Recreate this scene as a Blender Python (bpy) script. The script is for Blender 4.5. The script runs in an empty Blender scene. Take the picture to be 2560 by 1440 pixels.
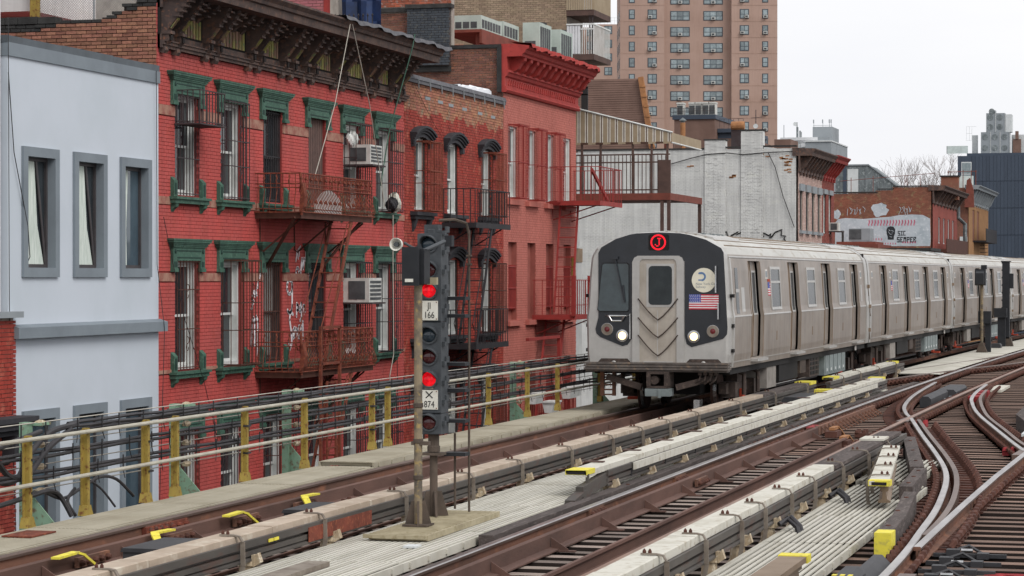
import bpy, math, random
from mathutils import Vector, Matrix
R = random.Random(7)
SC = bpy.context.scene
COL = SC.collection
rad = math.radians

# ---------------------------------------------------------------- camera
cam_d = bpy.data.cameras.new('camera'); cam = bpy.data.objects.new('camera', cam_d); COL.objects.link(cam)
cam_d.sensor_width = 36.0; cam_d.lens = 6200 / 2560 * 36
cam_d.clip_start = 0.5; cam_d.clip_end = 6000
cam.location = (0, 0, 2.767)
cam.rotation_euler = (rad(90 - 0.2588), 0, rad(15.4))
SC.camera = cam

# ---------------------------------------------------------------- sky, sun, exposure
SUN_EL, SUN_ROT = rad(44), rad(126)
W = bpy.data.worlds.new('World'); SC.world = W; W.use_nodes = True
nt = W.node_tree; nt.nodes.clear()
def wn(t): return nt.nodes.new(t)
sky = wn('ShaderNodeTexSky'); sky.sky_type = 'NISHITA'; sky.sun_disc = False
sky.sun_elevation = SUN_EL; sky.sun_rotation = SUN_ROT; sky.air_density = 1.0; sky.dust_density = 3.0
hs = wn('ShaderNodeHueSaturation'); hs.inputs['Saturation'].default_value = .25; hs.inputs['Value'].default_value = 1.0
tc = wn('ShaderNodeTexCoord'); mp = wn('ShaderNodeMapping'); mp.inputs['Scale'].default_value = (1.5, 1.5, 7)
nz = wn('ShaderNodeTexNoise'); nz.inputs['Scale'].default_value = 2.2; nz.inputs['Detail'].default_value = 5
cr = wn('ShaderNodeValToRGB')
cr.color_ramp.elements[0].position = .35; cr.color_ramp.elements[0].color = (8.8, 8.88, 9.25, 1)
cr.color_ramp.elements[1].position = .7; cr.color_ramp.elements[1].color = (9.6, 9.58, 9.7, 1)
mx = wn('ShaderNodeMix'); mx.data_type = 'RGBA'; mx.inputs['Factor'].default_value = .86
bg = wn('ShaderNodeBackground'); bg.inputs['Strength'].default_value = .1
ow = wn('ShaderNodeOutputWorld')
L = nt.links.new
L(sky.outputs[0], hs.inputs['Color']); L(tc.outputs['Generated'], mp.inputs[0]); L(mp.outputs[0], nz.inputs['Vector'])
L(nz.outputs['Fac'], cr.inputs[0]); L(hs.outputs[0], mx.inputs['A']); L(cr.outputs[0], mx.inputs['B'])
L(mx.outputs['Result'], bg.inputs['Color']); L(bg.outputs[0], ow.inputs[0])
sun_d = bpy.data.lights.new('sun', 'SUN'); sun_d.energy = 1.5; sun_d.angle = rad(30); sun_d.color = (1, .97, .93)
sun = bpy.data.objects.new('sun', sun_d); COL.objects.link(sun)
# sun stands behind the camera, to its right, and high
sd = Vector((math.sin(SUN_ROT) * math.cos(SUN_EL), math.cos(SUN_ROT) * math.cos(SUN_EL), math.sin(SUN_EL)))
sun.rotation_euler = sd.to_track_quat('Z', 'Y').to_euler()
sun.location = (20, -20, 40)
SC.view_settings.view_transform = 'Standard'; SC.view_settings.look = 'None'
SC.view_settings.gamma = 1; SC.view_settings.use_curve_mapping = False
SC.view_settings.exposure = 0.2

# ---------------------------------------------------------------- helpers
def lin(h):
    h = h.lstrip('#'); o = []
    for i in (0, 2, 4):
        v = int(h[i:i+2], 16) / 255
        o.append(v / 12.92 if v <= .04045 else ((v + .055) / 1.055) ** 2.4)
    return tuple(o) + (1,)

MATS = {}
def M(name, c1, c2=None, s=2.5, rough=.75, metal=0., bump=0., bs=40., lo=.38, hi=.66, c3=None, streak=0., spec=.35,
      rnd=0., emit=None, es=1., glow=False, stretch=(1, 1, 1), det=6, hue=0.):
    """weathered procedural material: two colours by noise, vertical run-off streaks, grain bump, shade per piece"""
    m = bpy.data.materials.new(name); MATS[name] = m; m.use_nodes = True
    t = m.node_tree; N = t.nodes; K = t.links.new
    b = N['Principled BSDF']
    b.inputs['Roughness'].default_value = rough; b.inputs['Metallic'].default_value = metal
    b.inputs['Specular IOR Level'].default_value = spec
    tcn = N.new('ShaderNodeTexCoord')
    mpn = N.new('ShaderNodeMapping'); mpn.inputs['Scale'].default_value = stretch
    K(tcn.outputs['Object'], mpn.inputs[0]); vec = mpn.outputs[0]
    oi = N.new('ShaderNodeObjectInfo'); ge = N.new('ShaderNodeNewGeometry')
    ad = N.new('ShaderNodeVectorMath'); ad.operation = 'ADD'
    sc_ = N.new('ShaderNodeVectorMath'); sc_.operation = 'SCALE'; sc_.inputs['Scale'].default_value = 37.
    cmb = N.new('ShaderNodeCombineXYZ'); K(oi.outputs['Random'], cmb.inputs[0]); K(oi.outputs['Random'], cmb.inputs[2])
    K(cmb.outputs[0], sc_.inputs[0]); K(vec, ad.inputs[0]); K(sc_.outputs[0], ad.inputs[1]); vec = ad.outputs[0]
    c1 = lin(c1); c2 = lin(c2) if c2 else tuple(x * .78 for x in c1[:3]) + (1,)
    n1 = N.new('ShaderNodeTexNoise'); n1.inputs['Scale'].default_value = s; n1.inputs['Detail'].default_value = det
    n1.inputs['Roughness'].default_value = .62; K(vec, n1.inputs['Vector'])
    r1 = N.new('ShaderNodeMapRange'); r1.inputs['From Min'].default_value = lo; r1.inputs['From Max'].default_value = hi
    K(n1.outputs['Fac'], r1.inputs['Value'])
    m1 = N.new('ShaderNodeMix'); m1.data_type = 'RGBA'; m1.inputs['A'].default_value = c1; m1.inputs['B'].default_value = c2
    K(r1.outputs[0], m1.inputs['Factor']); col = m1.outputs['Result']
    if c3:
        n2 = N.new('ShaderNodeTexNoise'); n2.inputs['Scale'].default_value = s * 3.7; n2.inputs['Detail'].default_value = 4
        K(vec, n2.inputs['Vector'])
        r2 = N.new('ShaderNodeMapRange'); r2.inputs['From Min'].default_value = .55; r2.inputs['From Max'].default_value = .7
        K(n2.outputs['Fac'], r2.inputs['Value'])
        m2 = N.new('ShaderNodeMix'); m2.data_type = 'RGBA'; K(col, m2.inputs['A']); m2.inputs['B'].default_value = lin(c3)
        K(r2.outputs[0], m2.inputs['Factor']); col = m2.outputs['Result']
    if streak:
        mp2 = N.new('ShaderNodeMapping'); mp2.inputs['Scale'].default_value = (5, 5, .35); K(tcn.outputs['Object'], mp2.inputs[0])
        n3 = N.new('ShaderNodeTexNoise'); n3.inputs['Scale'].default_value = 1.2; n3.inputs['Detail'].default_value = 5
        K(mp2.outputs[0], n3.inputs['Vector'])
        r3 = N.new('ShaderNodeMapRange'); r3.inputs['From Min'].default_value = .4; r3.inputs['From Max'].default_value = .75
        r3.inputs['To Min'].default_value = 1.; r3.inputs['To Max'].default_value = 1 - streak
        K(n3.outputs['Fac'], r3.inputs['Value'])
        m3 = N.new('ShaderNodeMix'); m3.data_type = 'RGBA'; m3.blend_type = 'MULTIPLY'; m3.inputs['Factor'].default_value = 1
        K(col, m3.inputs['A']); K(r3.outputs[0], m3.inputs['B']); col = m3.outputs['Result']
    if rnd or hue:
        s1 = N.new('ShaderNodeMath'); s1.operation = 'ADD'; K(oi.outputs['Random'], s1.inputs[0]); K(ge.outputs['Random Per Island'], s1.inputs[1])
        s2 = N.new('ShaderNodeMath'); s2.operation = 'FRACT'; K(s1.outputs[0], s2.inputs[0])
        r4 = N.new('ShaderNodeMapRange'); r4.inputs['To Min'].default_value = 1 - rnd; r4.inputs['To Max'].default_value = 1 + rnd
        K(s2.outputs[0], r4.inputs['Value'])
        hv = N.new('ShaderNodeHueSaturation'); K(col, hv.inputs['Color']); K(r4.outputs[0], hv.inputs['Value'])
        if hue:
            s3 = N.new('ShaderNodeMath'); s3.operation = 'MULTIPLY'; s3.inputs[1].default_value = 7.31; K(s2.outputs[0], s3.inputs[0])
            s4 = N.new('ShaderNodeMath'); s4.operation = 'FRACT'; K(s3.outputs[0], s4.inputs[0])
            r5 = N.new('ShaderNodeMapRange'); r5.inputs['To Min'].default_value = .5 - hue * .25; r5.inputs['To Max'].default_value = .5 + hue
            K(s4.outputs[0], r5.inputs['Value']); K(r5.outputs[0], hv.inputs['Hue'])
        col = hv.outputs[0]
    K(col, b.inputs['Base Color'])
    if bump:
        nb = N.new('ShaderNodeTexNoise'); nb.inputs['Scale'].default_value = bs; nb.inputs['Detail'].default_value = 5; K(vec, nb.inputs['Vector'])
        bp = N.new('ShaderNodeBump'); bp.inputs['Strength'].default_value = bump; bp.inputs['Distance'].default_value = .02
        K(nb.outputs['Fac'], bp.inputs['Height']); K(bp.outputs[0], b.inputs['Normal'])
    if emit:
        b.inputs['Emission Color'].default_value = lin(emit); b.inputs['Emission Strength'].default_value = es
        if glow:
            r6 = N.new('ShaderNodeMapRange'); r6.inputs['From Min'].default_value = .35; r6.inputs['From Max'].default_value = .65; r6.inputs['To Min'].default_value = es * .35; r6.inputs['To Max'].default_value = es * 1.5
            K(n1.outputs['Fac'], r6.inputs['Value']); K(r6.outputs[0], b.inputs['Emission Strength'])
    return m

class MB:
    """collects shapes for one mesh"""
    def __init__(s): s.v = []; s.f = []; s.m = []
    def poly(s, pts, mi=0):
        n = len(s.v); s.v += [tuple(p) for p in pts]; s.f.append(tuple(range(n, n + len(pts)))); s.m.append(mi)
    def box(s, x0, x1, y0, y1, z0, z1, mi=0):
        n = len(s.v)
        s.v += [(x0, y0, z0), (x1, y0, z0), (x1, y1, z0), (x0, y1, z0), (x0, y0, z1), (x1, y0, z1), (x1, y1, z1), (x0, y1, z1)]
        for f in ((3, 2, 1, 0), (4, 5, 6, 7), (0, 1, 5, 4), (1, 2, 6, 5), (2, 3, 7, 6), (3, 0, 4, 7)):
            s.f.append(tuple(n + i for i in f)); s.m.append(mi)
        return s
    def mbox(s, mat, sx, sy, sz, mi=0):
        n = len(s.v)
        for (a, b, c) in ((-1, -1, -1), (1, -1, -1), (1, 1, -1), (-1, 1, -1), (-1, -1, 1), (1, -1, 1), (1, 1, 1), (-1, 1, 1)):
            s.v.append(tuple(mat @ Vector((a * sx / 2, b * sy / 2, c * sz / 2))))
        for f in ((3, 2, 1, 0), (4, 5, 6, 7), (0, 1, 5, 4), (1, 2, 6, 5), (2, 3, 7, 6), (3, 0, 4, 7)):
            s.f.append(tuple(n + i for i in f)); s.m.append(mi)
        return s
    def bar(s, p0, p1, w, h=None, mi=0):
        p0 = Vector(p0); p1 = Vector(p1); d = p1 - p0; l = d.length
        if l < 1e-6: return s
        h = h or w; d = d / l
        up = Vector((0, 0, 1)) if abs(d.z) < .95 else Vector((0, 1, 0))
        x = d.cross(up).normalized(); z = x.cross(d)
        mat = Matrix(((x.x, d.x, z.x, 0), (x.y, d.y, z.y, 0), (x.z, d.z, z.z, 0), (0, 0, 0, 1))); mat.translation = (p0 + p1) / 2
        return s.mbox(mat, w, l, h, mi)
    def tube(s, pts, r, n=6, mi=0, cap=True):
        pts = [Vector(p) for p in pts]; rings = []; pv = None
        for i, p in enumerate(pts):
            d = (pts[min(i + 1, len(pts) - 1)] - pts[max(i - 1, 0)])
            if d.length < 1e-9: d = Vector((0, 1, 0))
            d.normalize()
            if pv is None:
                a = Vector((0, 0, 1)) if abs(d.z) < .9 else Vector((1, 0, 0)); x = d.cross(a).normalized()
            else: x = (pv - d * pv.dot(d)).normalized()
            pv = x; y = d.cross(x); rr = r[i] if isinstance(r, (list, tuple)) else r
            b = len(s.v); rings.append(b)
            for k in range(n):
                a = 2 * math.pi * k / n; s.v.append(tuple(p + x * math.cos(a) * rr + y * math.sin(a) * rr))
        for a, b in zip(rings, rings[1:]):
            for k in range(n):
                s.f.append((a + k, a + (k + 1) % n, b + (k + 1) % n, b + k)); s.m.append(mi)
        if cap:
            s.f.append(tuple(rings[0] + k for k in range(n))[::-1]); s.m.append(mi)
            s.f.append(tuple(rings[-1] + k for k in range(n))); s.m.append(mi)
        return s
    def prism(s, poly, ax, a, b, mi=0):
        """2-D polygon extruded along axis ax: 'x' -> (y,z), 'y' -> (x,z), 'z' -> (x,y)"""
        P = {'x': lambda u, w, t: (t, u, w), 'y': lambda u, w, t: (u, t, w), 'z': lambda u, w, t: (u, w, t)}[ax]
        n = len(s.v); k = len(poly)
        s.v += [P(u, w, a) for u, w in poly] + [P(u, w, b) for u, w in poly]
        s.f.append(tuple(range(n, n + k))); s.f.append(tuple(range(n + k, n + 2 * k))[::-1]); s.m += [mi, mi]
        for i in range(k):
            j = (i + 1) % k; s.f.append((n + i, n + j, n + k + j, n + k + i)); s.m.append(mi)
        return s
    def sweep(s, prof, path, mi=0, mis=None, closed=True, cap=True):
        """profile of (side, z) swept along a level path of (x,y[,z]); side is to the right of travel"""
        k = len(prof); base = len(s.v); P = [Vector((p[0], p[1], p[2] if len(p) > 2 else 0)) for p in path]
        for i, p in enumerate(P):
            d = P[min(i + 1, len(P) - 1)] - P[max(i - 1, 0)]; d.z = 0; d.normalize(); rt = Vector((d.y, -d.x, 0))
            for (a, z) in prof: s.v.append((p.x + rt.x * a, p.y + rt.y * a, p.z + z))
        for i in range(len(P) - 1):
            for j in range(k if closed else k - 1):
                q = (j + 1) % k; a = base + i * k
                s.f.append((a + j, a + q, a + k + q, a + k + j)); s.m.append(mis[j] if mis else mi)
        if cap and closed:
            s.f.append(tuple(base + j for j in range(k))); s.m.append(mi)
            e = base + (len(P) - 1) * k; s.f.append(tuple(e + j for j in range(k))[::-1]); s.m.append(mi)
        return s
    def lathe(s, prof, org, axis='z', n=12, mi=0, cap=True):
        """(r, t) profile spun about an axis through org"""
        b = len(s.v); o = Vector(org)
        for (r, t) in prof:
            for k in range(n):
                a = 2 * math.pi * k / n; c, q = math.cos(a) * r, math.sin(a) * r
                s.v.append(tuple(o + Vector({'z': (c, q, t), 'y': (c, t, q), 'x': (t, c, q)}[axis])))
        for i in range(len(prof) - 1):
            for k in range(n):
                s.f.append((b + i * n + k, b + i * n + (k + 1) % n, b + (i + 1) * n + (k + 1) % n, b + (i + 1) * n + k)); s.m.append(mi)
        if cap:
            s.f.append(tuple(b + k for k in range(n))[::-1]); s.m.append(mi)
            e = b + (len(prof) - 1) * n; s.f.append(tuple(e + k for k in range(n))); s.m.append(mi)
        return s
    def mesh(s, name, mats):
        me = bpy.data.meshes.new(name); me.from_pydata(s.v, [], s.f)
        mats = mats if isinstance(mats, (list, tuple)) else [mats]
        for m in mats: me.materials.append(MATS[m] if isinstance(m, str) else m)
        if len(mats) > 1: me.polygons.foreach_set('material_index', s.m)
        return me
    def build(s, name, mats, parent=None, smooth=False, label=None, kind=None):
        me = s.mesh(name, mats)
        if smooth: me.polygons.foreach_set('use_smooth', [True] * len(me.polygons))
        return put(name, me, parent, label, kind)

def put(name, me, parent=None, label=None, kind=None):
    o = bpy.data.objects.new(name, me); COL.objects.link(o)
    if parent is not None: attach(o, parent)
    if label: o['label'] = label
    if kind: o['kind'] = kind
    return o
WM = {}
def wm(o):
    return WM.get(o.name, Matrix.Identity(4))
def attach(o, parent):
    """parent keeping the child's coordinates as world coordinates"""
    o.parent = parent; o.matrix_parent_inverse = wm(parent).inverted()
def place(o, loc, rz=0.):
    o.location = loc; o.rotation_euler = (0, 0, rz)
    WM[o.name] = Matrix.Translation(loc) @ Matrix.Rotation(rz, 4, 'Z')
    return o
def T(o, label, cat, group=None, kind=None):
    o['label'] = label; o['category'] = cat
    if group: o['group'] = group
    if kind: o['kind'] = kind
    return o
def thing(name, label, cat, loc=(0, 0, 0), rz=0., group=None):
    o = bpy.data.objects.new(name, None); COL.objects.link(o); o.empty_display_size = .3
    place(o, loc, rz); return T(o, label, cat, group)
def struct(o):
    o['kind'] = 'structure'; return o
def lpart(mb, name, mats, parent, **k):
    """part whose vertices are local to its parent"""
    o = mb.build(name, mats, None, **k); o.parent = parent
    WM[o.name] = wm(parent) @ Matrix.Identity(4); return o
def kids():
    d = {}
    for o in SC.objects:
        if o.parent: d.setdefault(o.parent.name, []).append(o)
    return d
def dup(root, loc, rz=0., label=None, group=None, K=None):
    K = K if K is not None else kids()
    def cp(o, par):
        c = o.copy(); COL.objects.link(c)
        if par is not None: c.parent = par
        for ch in K.get(o.name, []): cp(ch, c)
        return c
    r = cp(root, None); place(r, loc, rz)
    if label: r['label'] = label
    if group: r['group'] = group
    return r

def text_mesh(txt, size, loc, ax, parent, mat, name='lettering', ext=.004, bold=0., sx=1., align='CENTER', kind=None, skew=0.):
    """lettering as thin solid letters; ax 'X': on a wall facing +x (reads along +y), 'Y': facing -y (reads along +x)"""
    cu = bpy.data.curves.new(name, 'FONT'); cu.body = txt; cu.size = size; cu.extrude = ext; cu.align_x = align; cu.offset = bold; cu.shear = skew
    cu.resolution_u = 3
    o = bpy.data.objects.new(name, cu); COL.objects.link(o)
    bpy.context.view_layer.update()
    me = bpy.data.meshes.new_from_object(o.evaluated_get(bpy.context.evaluated_depsgraph_get()))
    bpy.data.objects.remove(o); bpy.data.curves.remove(cu)
    if ax == 'X': rot = Matrix(((0, 0, 1, 0), (1, 0, 0, 0), (0, 1, 0, 0), (0, 0, 0, 1)))
    else: rot = Matrix(((1, 0, 0, 0), (0, 0, -1, 0), (0, 1, 0, 0), (0, 0, 0, 1)))
    me.transform(Matrix.Translation(loc) @ rot @ Matrix.Diagonal((sx, 1, 1, 1)))
    me.materials.clear(); me.materials.append(MATS[mat])
    return put(name, me, parent)

# ---- walls with openings.  pl 'X': wall at x=c facing +x, along y.  pl 'Y': wall at y=c facing -y, along x.
def PT(pl, c, a, z, d):
    return (c + d, a, z) if pl == 'X' else (a, c - d, z)
def bx(mb, pl, c, a0, a1, z0, z1, d0, d1, mi=0):
    if pl == 'X': mb.box(c + d0, c + d1, a0, a1, z0, z1, mi)
    else: mb.box(a0, a1, c - d1, c - d0, z0, z1, mi)
def wall(mb, pl, c, a0, a1, z0, z1, holes=(), rev=.25, mi=0, mr=0):
    A = sorted({a0, a1} | {min(max(h[i], a0), a1) for h in holes for i in (0, 1)})
    Z = sorted({z0, z1} | {min(max(h[i], z0), z1) for h in holes for i in (2, 3)})
    for i in range(len(A) - 1):
        for j in range(len(Z) - 1):
            am, zm = (A[i] + A[i + 1]) / 2, (Z[j] + Z[j + 1]) / 2
            if any(h[0] < am < h[1] and h[2] < zm < h[3] for h in holes): continue
            mb.poly([PT(pl, c, A[i], Z[j], 0), PT(pl, c, A[i + 1], Z[j], 0), PT(pl, c, A[i + 1], Z[j + 1], 0), PT(pl, c, A[i], Z[j + 1], 0)], mi)
    for h in holes:
        q = [(h[0], h[2]), (h[1], h[2]), (h[1], h[3]), (h[0], h[3])]
        for k in range(4):
            (p, u), (r, w) = q[k], q[(k + 1) % 4]
            mb.poly([PT(pl, c, p, u, 0), PT(pl, c, r, w, 0), PT(pl, c, r, w, -rev), PT(pl, c, p, u, -rev)], mr)
def brick_rects(a0, a1, z0, z1, holes=(), Lb=.21, H=.0705, j=.011, top=None, bond=.5):
    out = []; row = 0; z = z0
    while z + H * .6 < z1:
        zt = min(z + H - j, z1); zm = (z + zt) / 2
        cuts = sorted((h[0] + .004, h[1] - .004) for h in holes if h[2] < zm < h[3])
        segs = []; s = a0
        for (p, q) in cuts:
            if p > s: segs.append((s, p))
            s = max(s, q)
        if s < a1: segs.append((s, a1))
        off = (row % 2) * Lb * bond + R.uniform(-.01, .01)
        for (p, q) in segs:
            k = math.floor((p - a0 - off) / Lb); x = a0 + off + k * Lb
            while x < q:
                u, w = max(x, p), min(x + Lb - j, q)
                if w - u > .03 and (top is None or zt <= top((u + w) / 2)): out.append((u, w, z, zt))
                x += Lb
        z += H; row += 1
    return out
def bricks(mb, pl, c, rects, jit=.005, dep=.03, mi=0):
    for (u, w, z, zt) in rects:
        d = R.uniform(-jit, jit); v = []
        n = len(mb.v); b = -dep
        mb.v += [PT(pl, c, u, z, d), PT(pl, c, w, z, d), PT(pl, c, w, zt, d), PT(pl, c, u, zt, d),
                 PT(pl, c, u, z, b), PT(pl, c, w, z, b), PT(pl, c, w, zt, b), PT(pl, c, u, zt, b)]
        mb.f += [(n, n+1, n+2, n+3), (n, n+4, n+5, n+1), (n+3, n+2, n+6, n+7), (n, n+3, n+7, n+4), (n+1, n+5, n+6, n+2)]
        mb.m += [mi] * 5
def brick_parts(parent, pl, c, rects, mat, jit=.005, dep=.03):
    """each brick an object of its own, all sharing one unit mesh"""
    me = bpy.data.meshes.get('brick')
    if me is None:
        m = MB(); m.box(-.5, .5, -.5, .5, -.5, .5); me = m.mesh('brick', mat)
    if me.materials[0] != MATS[mat]:
        me = me.copy(); me.materials[0] = MATS[mat]
    inv = wm(parent).inverted()
    for (u, w, z, zt) in rects:
        o = bpy.data.objects.new('brick', me); COL.objects.link(o); o.parent = parent; o.matrix_parent_inverse = inv
        d = R.uniform(-jit, jit); a, zz = (u + w) / 2, (z + zt) / 2
        o.location = PT(pl, c, a, zz, (d - dep) / 2)
        t = d + dep
        o.scale = (t, w - u, zt - z) if pl == 'X' else (w - u, t, zt - z)
# ---------------------------------------------------------------- materials
M('red_brick_paint', '#bd4f4a', '#b05450', s=.9, rough=.8, bump=.15, bs=60, rnd=.045, streak=.16, c3='#b25048')
M('party_brick', '#a87460', '#8a5c4e', s=2, rough=.9, bump=.4, bs=50, rnd=.26, hue=.012, c3='#6e5148')
M('mortar_dark', '#4a3f3b', '#352d2b', rough=.95)
M('mortar_red', '#8a3a36', '#7d3431', rough=.95)
M('mortar_pale', '#a8a096', '#8c847c', rough=.95)
M('brownstone', '#a57f6e', '#8c5349', s=5, rough=.85, bump=.3)
M('orange_brick', '#a8705a', '#9a6252', s=1.2, rough=.85, bump=.3, rnd=.18, hue=.015, c3='#8d7a66')
M('red_brick_old', '#a03c30', '#8a382f', s=1.1, rough=.8, bump=.3, rnd=.12, streak=.2, c3='#b0604e')
M('salmon_paint', '#bd7064', '#b0665b', s=.8, rough=.8, bump=.2, bs=60, rnd=.035, streak=.12)
M('mortar_salmon', '#9c5a50', rough=.9)
M('brown_brick', '#7d5447', '#6a4840', s=2, rough=.9, bump=.4, rnd=.22, hue=.01, c3='#8f5a45')
M('orange_red_brick', '#a4573f', '#8a5a4c', s=3, rough=.9, bump=.3, rnd=.25, c3='#a89c96')
M('black_paint_brick', '#454a50', '#3b3f45', s=3, rough=.8, bump=.3, rnd=.1, c3='#5a5a58')
M('tan_brick', '#9a8672', '#857260', s=1.5, rough=.9, bump=.2, rnd=.16, hue=.01)
M('stucco', '#c3cad3', '#bcc4cc', s=.5, rough=.9, bump=.12, bs=90)
M('grey_trim', '#7f888f', '#757d84', s=1.2, rough=.85, bump=.1, bs=90)
M('grey_cap', '#5b6268', '#50565b', s=2, rough=.7)
M('dark_frame', '#4a4546', '#3c393b', rough=.5)
M('curtain', '#d3dad3', '#b6c2b9', s=6, rough=.9, stretch=(1, 6, .4))
M('glass', '#30363a', '#272c30', s=2, rough=.06, spec=.6)
M('glass_blue', '#4a5a64', '#3c4b55', s=2, rough=.06, spec=.6)
M('glass_pale', '#8b9699', '#6f7c80', s=2.5, rough=.15, spec=.5, rnd=.3)
M('white_paint', '#dcdedc', '#c8cac6', s=3, rough=.6, streak=.1)
M('green_paint', '#426455', '#345145', s=4, rough=.7, bump=.15, c3='#597666', streak=.2, lo=.45)
M('green_dark', '#234038', '#1d332d', s=4, rough=.7)
M('cornice_brown', '#645149', '#463a37', s=3, rough=.75, bump=.2, c3='#7d5846', lo=.35, hi=.6)
M('frieze_slat', '#806353', '#8d874e', s=2.0, rough=.8, c3='#5d7a55', lo=.45, hi=.55, rnd=.2)
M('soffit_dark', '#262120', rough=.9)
M('roof_felt', '#6a6a6e', '#55555a', s=6, rough=.9, bump=.3)
M('rust_iron', '#7d4030', '#5d3025', s=5, rough=.85, bump=.25, c3='#94563c')
M('rust_dark', '#56352c', '#43291f', s=5, rough=.85, bump=.2)
M('black_iron', '#2e2c2f', '#242326', s=4, rough=.7)
M('bar_iron', '#443c3e', '#3a2c2c', s=4, rough=.7)
M('red_iron', '#993732', '#852f2b', s=3, rough=.7)
M('cornice_red', '#ac3f39', '#9c3834', s=2.5, rough=.75, bump=.12, streak=.15, c3='#8f3531')
M('hood_black', '#3b3b3f', '#2f2f33', s=5, rough=.8, bump=.2)
M('snow', '#eef0f4', '#e2e6ec', rough=.9, bump=.4, bs=15)
M('board_brown', '#66504a', '#5a4843', s=6, rough=.85, rnd=.1)
M('blind_grey', '#8f8f8c', '#7a7a78', s=4, rough=.8)
M('ac_white', '#cfcfca', '#b8b8b2', s=5, rough=.6)
M('ac_grille', '#55585a', '#3c3f41', rough=.7)
M('ac_green', '#b2bfb7', '#a6b3ab', s=3, rough=.6)
M('wire_dark', '#2b2a2c', rough=.6)
M('wire_pale', '#b9b3a8', rough=.7)
M('graffiti_white', '#eae6e8', '#d9d0d5', s=6, rough=.7)
M('asphalt', '#4b4b4c', '#3f3f40', s=2, rough=.95)
# tracks
M('rail_rust', '#7a5646', '#5c443a', s=1.5, rough=.8, bump=.2, c3='#8a5f49', stretch=(1, .4, 1))
M('rail_dark', '#4e3830', '#3f2f2a', s=2, rough=.75, bump=.2, stretch=(1, .4, 1))
M('rail_shine', '#b9b4b2', '#8f8886', s=4, rough=.28, metal=.9, stretch=(1, .2, 1))
M('rail_copper', '#94705a', '#77523f', s=3, rough=.4, metal=.5, stretch=(1, .2, 1))
M('rail_worn', '#77655c', '#5e4a42', s=3, rough=.45, metal=.5, stretch=(1, .2, 1))
M('guard_rust', '#6a4f46', '#543f38', s=2, rough=.8, bump=.15, stretch=(1, .3, 1))
M('tie_side_shade', '#2f2622', '#241d1a', s=6, rough=.95, bump=.4)  # tie sides only: shade of the gaps put into the colour
M('tie_wood', '#978880', '#73655e', s=3, rough=.95, bump=.6, bs=25, rnd=.38, stretch=(.5, 4, 4), c3='#9c8f84', hue=.012)
M('tie_rusty', '#8a7367', '#6c574e', s=3, rough=.95, bump=.6, bs=25, rnd=.36, stretch=(.5, 4, 4), c3='#8f735f')
M('timber_guard', '#5c5350', '#463f3d', s=2, rough=.95, bump=.6, bs=25, stretch=(4, .5, 4), c3='#6f6662', rnd=.1)
M('grate_pale', '#c2bfb4', '#aca89b', s=1.1, rough=.85, bump=.1, rnd=.08, lo=.45)
M('grate_tan', '#b0a997', '#9a927f', s=.9, rough=.88, bump=.15, rnd=.06)
M('deck_dark', '#2e2826', '#211d1b', rough=.95)
M('cover_white', '#c9c6bb', '#b9b5a8', s=2.5, rough=.8, bump=.15, bs=80, c3='#aca494', lo=.5)
M('cover_beige', '#b5a594', '#9f8f7e', s=2, rough=.8, bump=.15, c3='#c2b8a8')
M('third_steel', '#5d5853', '#474340', s=2, rough=.6, metal=.3, stretch=(1, .3, 1), c3='#5a4740')
M('insulator', '#b9a98f', '#8f7b62', s=6, rough=.6, c3='#d0c6b2')
M('strap_grey', '#8a8176', '#6c6157', s=5, rough=.7)
M('yellow', '#e6d84a', '#d2c448', s=5, rough=.65, c3='#b9ae55')
M('post_yellow', '#a08a42', '#8c783a', s=5, rough=.75, c3='#6e4526', bump=.15, streak=.15)
M('post_green', '#82a088', '#728f7a', s=4, rough=.75, c3='#6b5a48', bump=.1)
M('pipe_grey', '#b4b0a2', '#9d988a', s=3, rough=.6)
M('cable_black', '#3a383b', '#2c2b2e', s=4, rough=.55)
M('rust_bolt', '#5a3a30', '#482c24', s=8, rough=.85, rnd=.2)
M('red_mark', '#9c3236', '#7d2a2d', s=9, rough=.8)
M('box_black', '#3d3d40', '#313134', s=3, rough=.6, bump=.1)
M('mast_paint', '#8a7c66', '#5d564d', s=4, rough=.8, bump=.2, c3='#a08a5a', lo=.4, hi=.6)
M('mast_brown', '#5c5047', '#473f38', s=4, rough=.85, bump=.2)
M('signal_grey', '#4c5054', '#3d4145', s=5, rough=.6, bump=.1, streak=.2)
M('signal_black', '#27292d', '#1e2024', s=4, rough=.6)
M('lens_red_lit', '#c01020', rough=.1, s=16, emit='#ff1522', es=.5, glow=True)
M('lens_red_off', '#5a2a2c', '#3d1c1e', s=8, rough=.08, spec=.6)
M('lens_blue_off', '#3a4852', '#28343d', s=8, rough=.08, spec=.6)
M('sign_white', '#d9d7cd', '#c9c6ba', s=5, rough=.5)
M('ink', '#262626', rough=.6)
M('beige_plate', '#aba187', '#958b72', s=4, rough=.8, c3='#8f8468')
# train
M('steel_side', '#9d938a', '#8c8279', s=1.2, rough=.42, metal=.3, streak=.2, c3='#93867a')
M('steel_bright', '#bcbab6', '#acaaa6', s=2, rough=.38, metal=.4)
M('steel_roof', '#c3c2bd', '#b2b0aa', s=1.5, rough=.5, metal=.15, c3='#a7a196', stretch=(1, .3, 1))
M('roof_dark', '#5a544d', '#48433e', s=3, rough=.9)
M('steel_stain', '#8a7765', '#75634f', s=2, rough=.6, metal=.2)
M('mask_black', '#23262c', '#1c1f24', s=2, rough=.25, spec=.5)
M('steel_door', '#b8b0a5', '#a69d91', s=2.5, rough=.45, metal=.25, streak=.15)
M('train_glass', '#3c4143', '#303436', s=2, rough=.22, spec=.12)
M('cab_glass', '#3a474b', '#2c3538', s=3, rough=.05, spec=.6)
M('anticlimber', '#6a635e', '#4e4743', s=3, rough=.7, c3='#7c6a5a')
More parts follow.
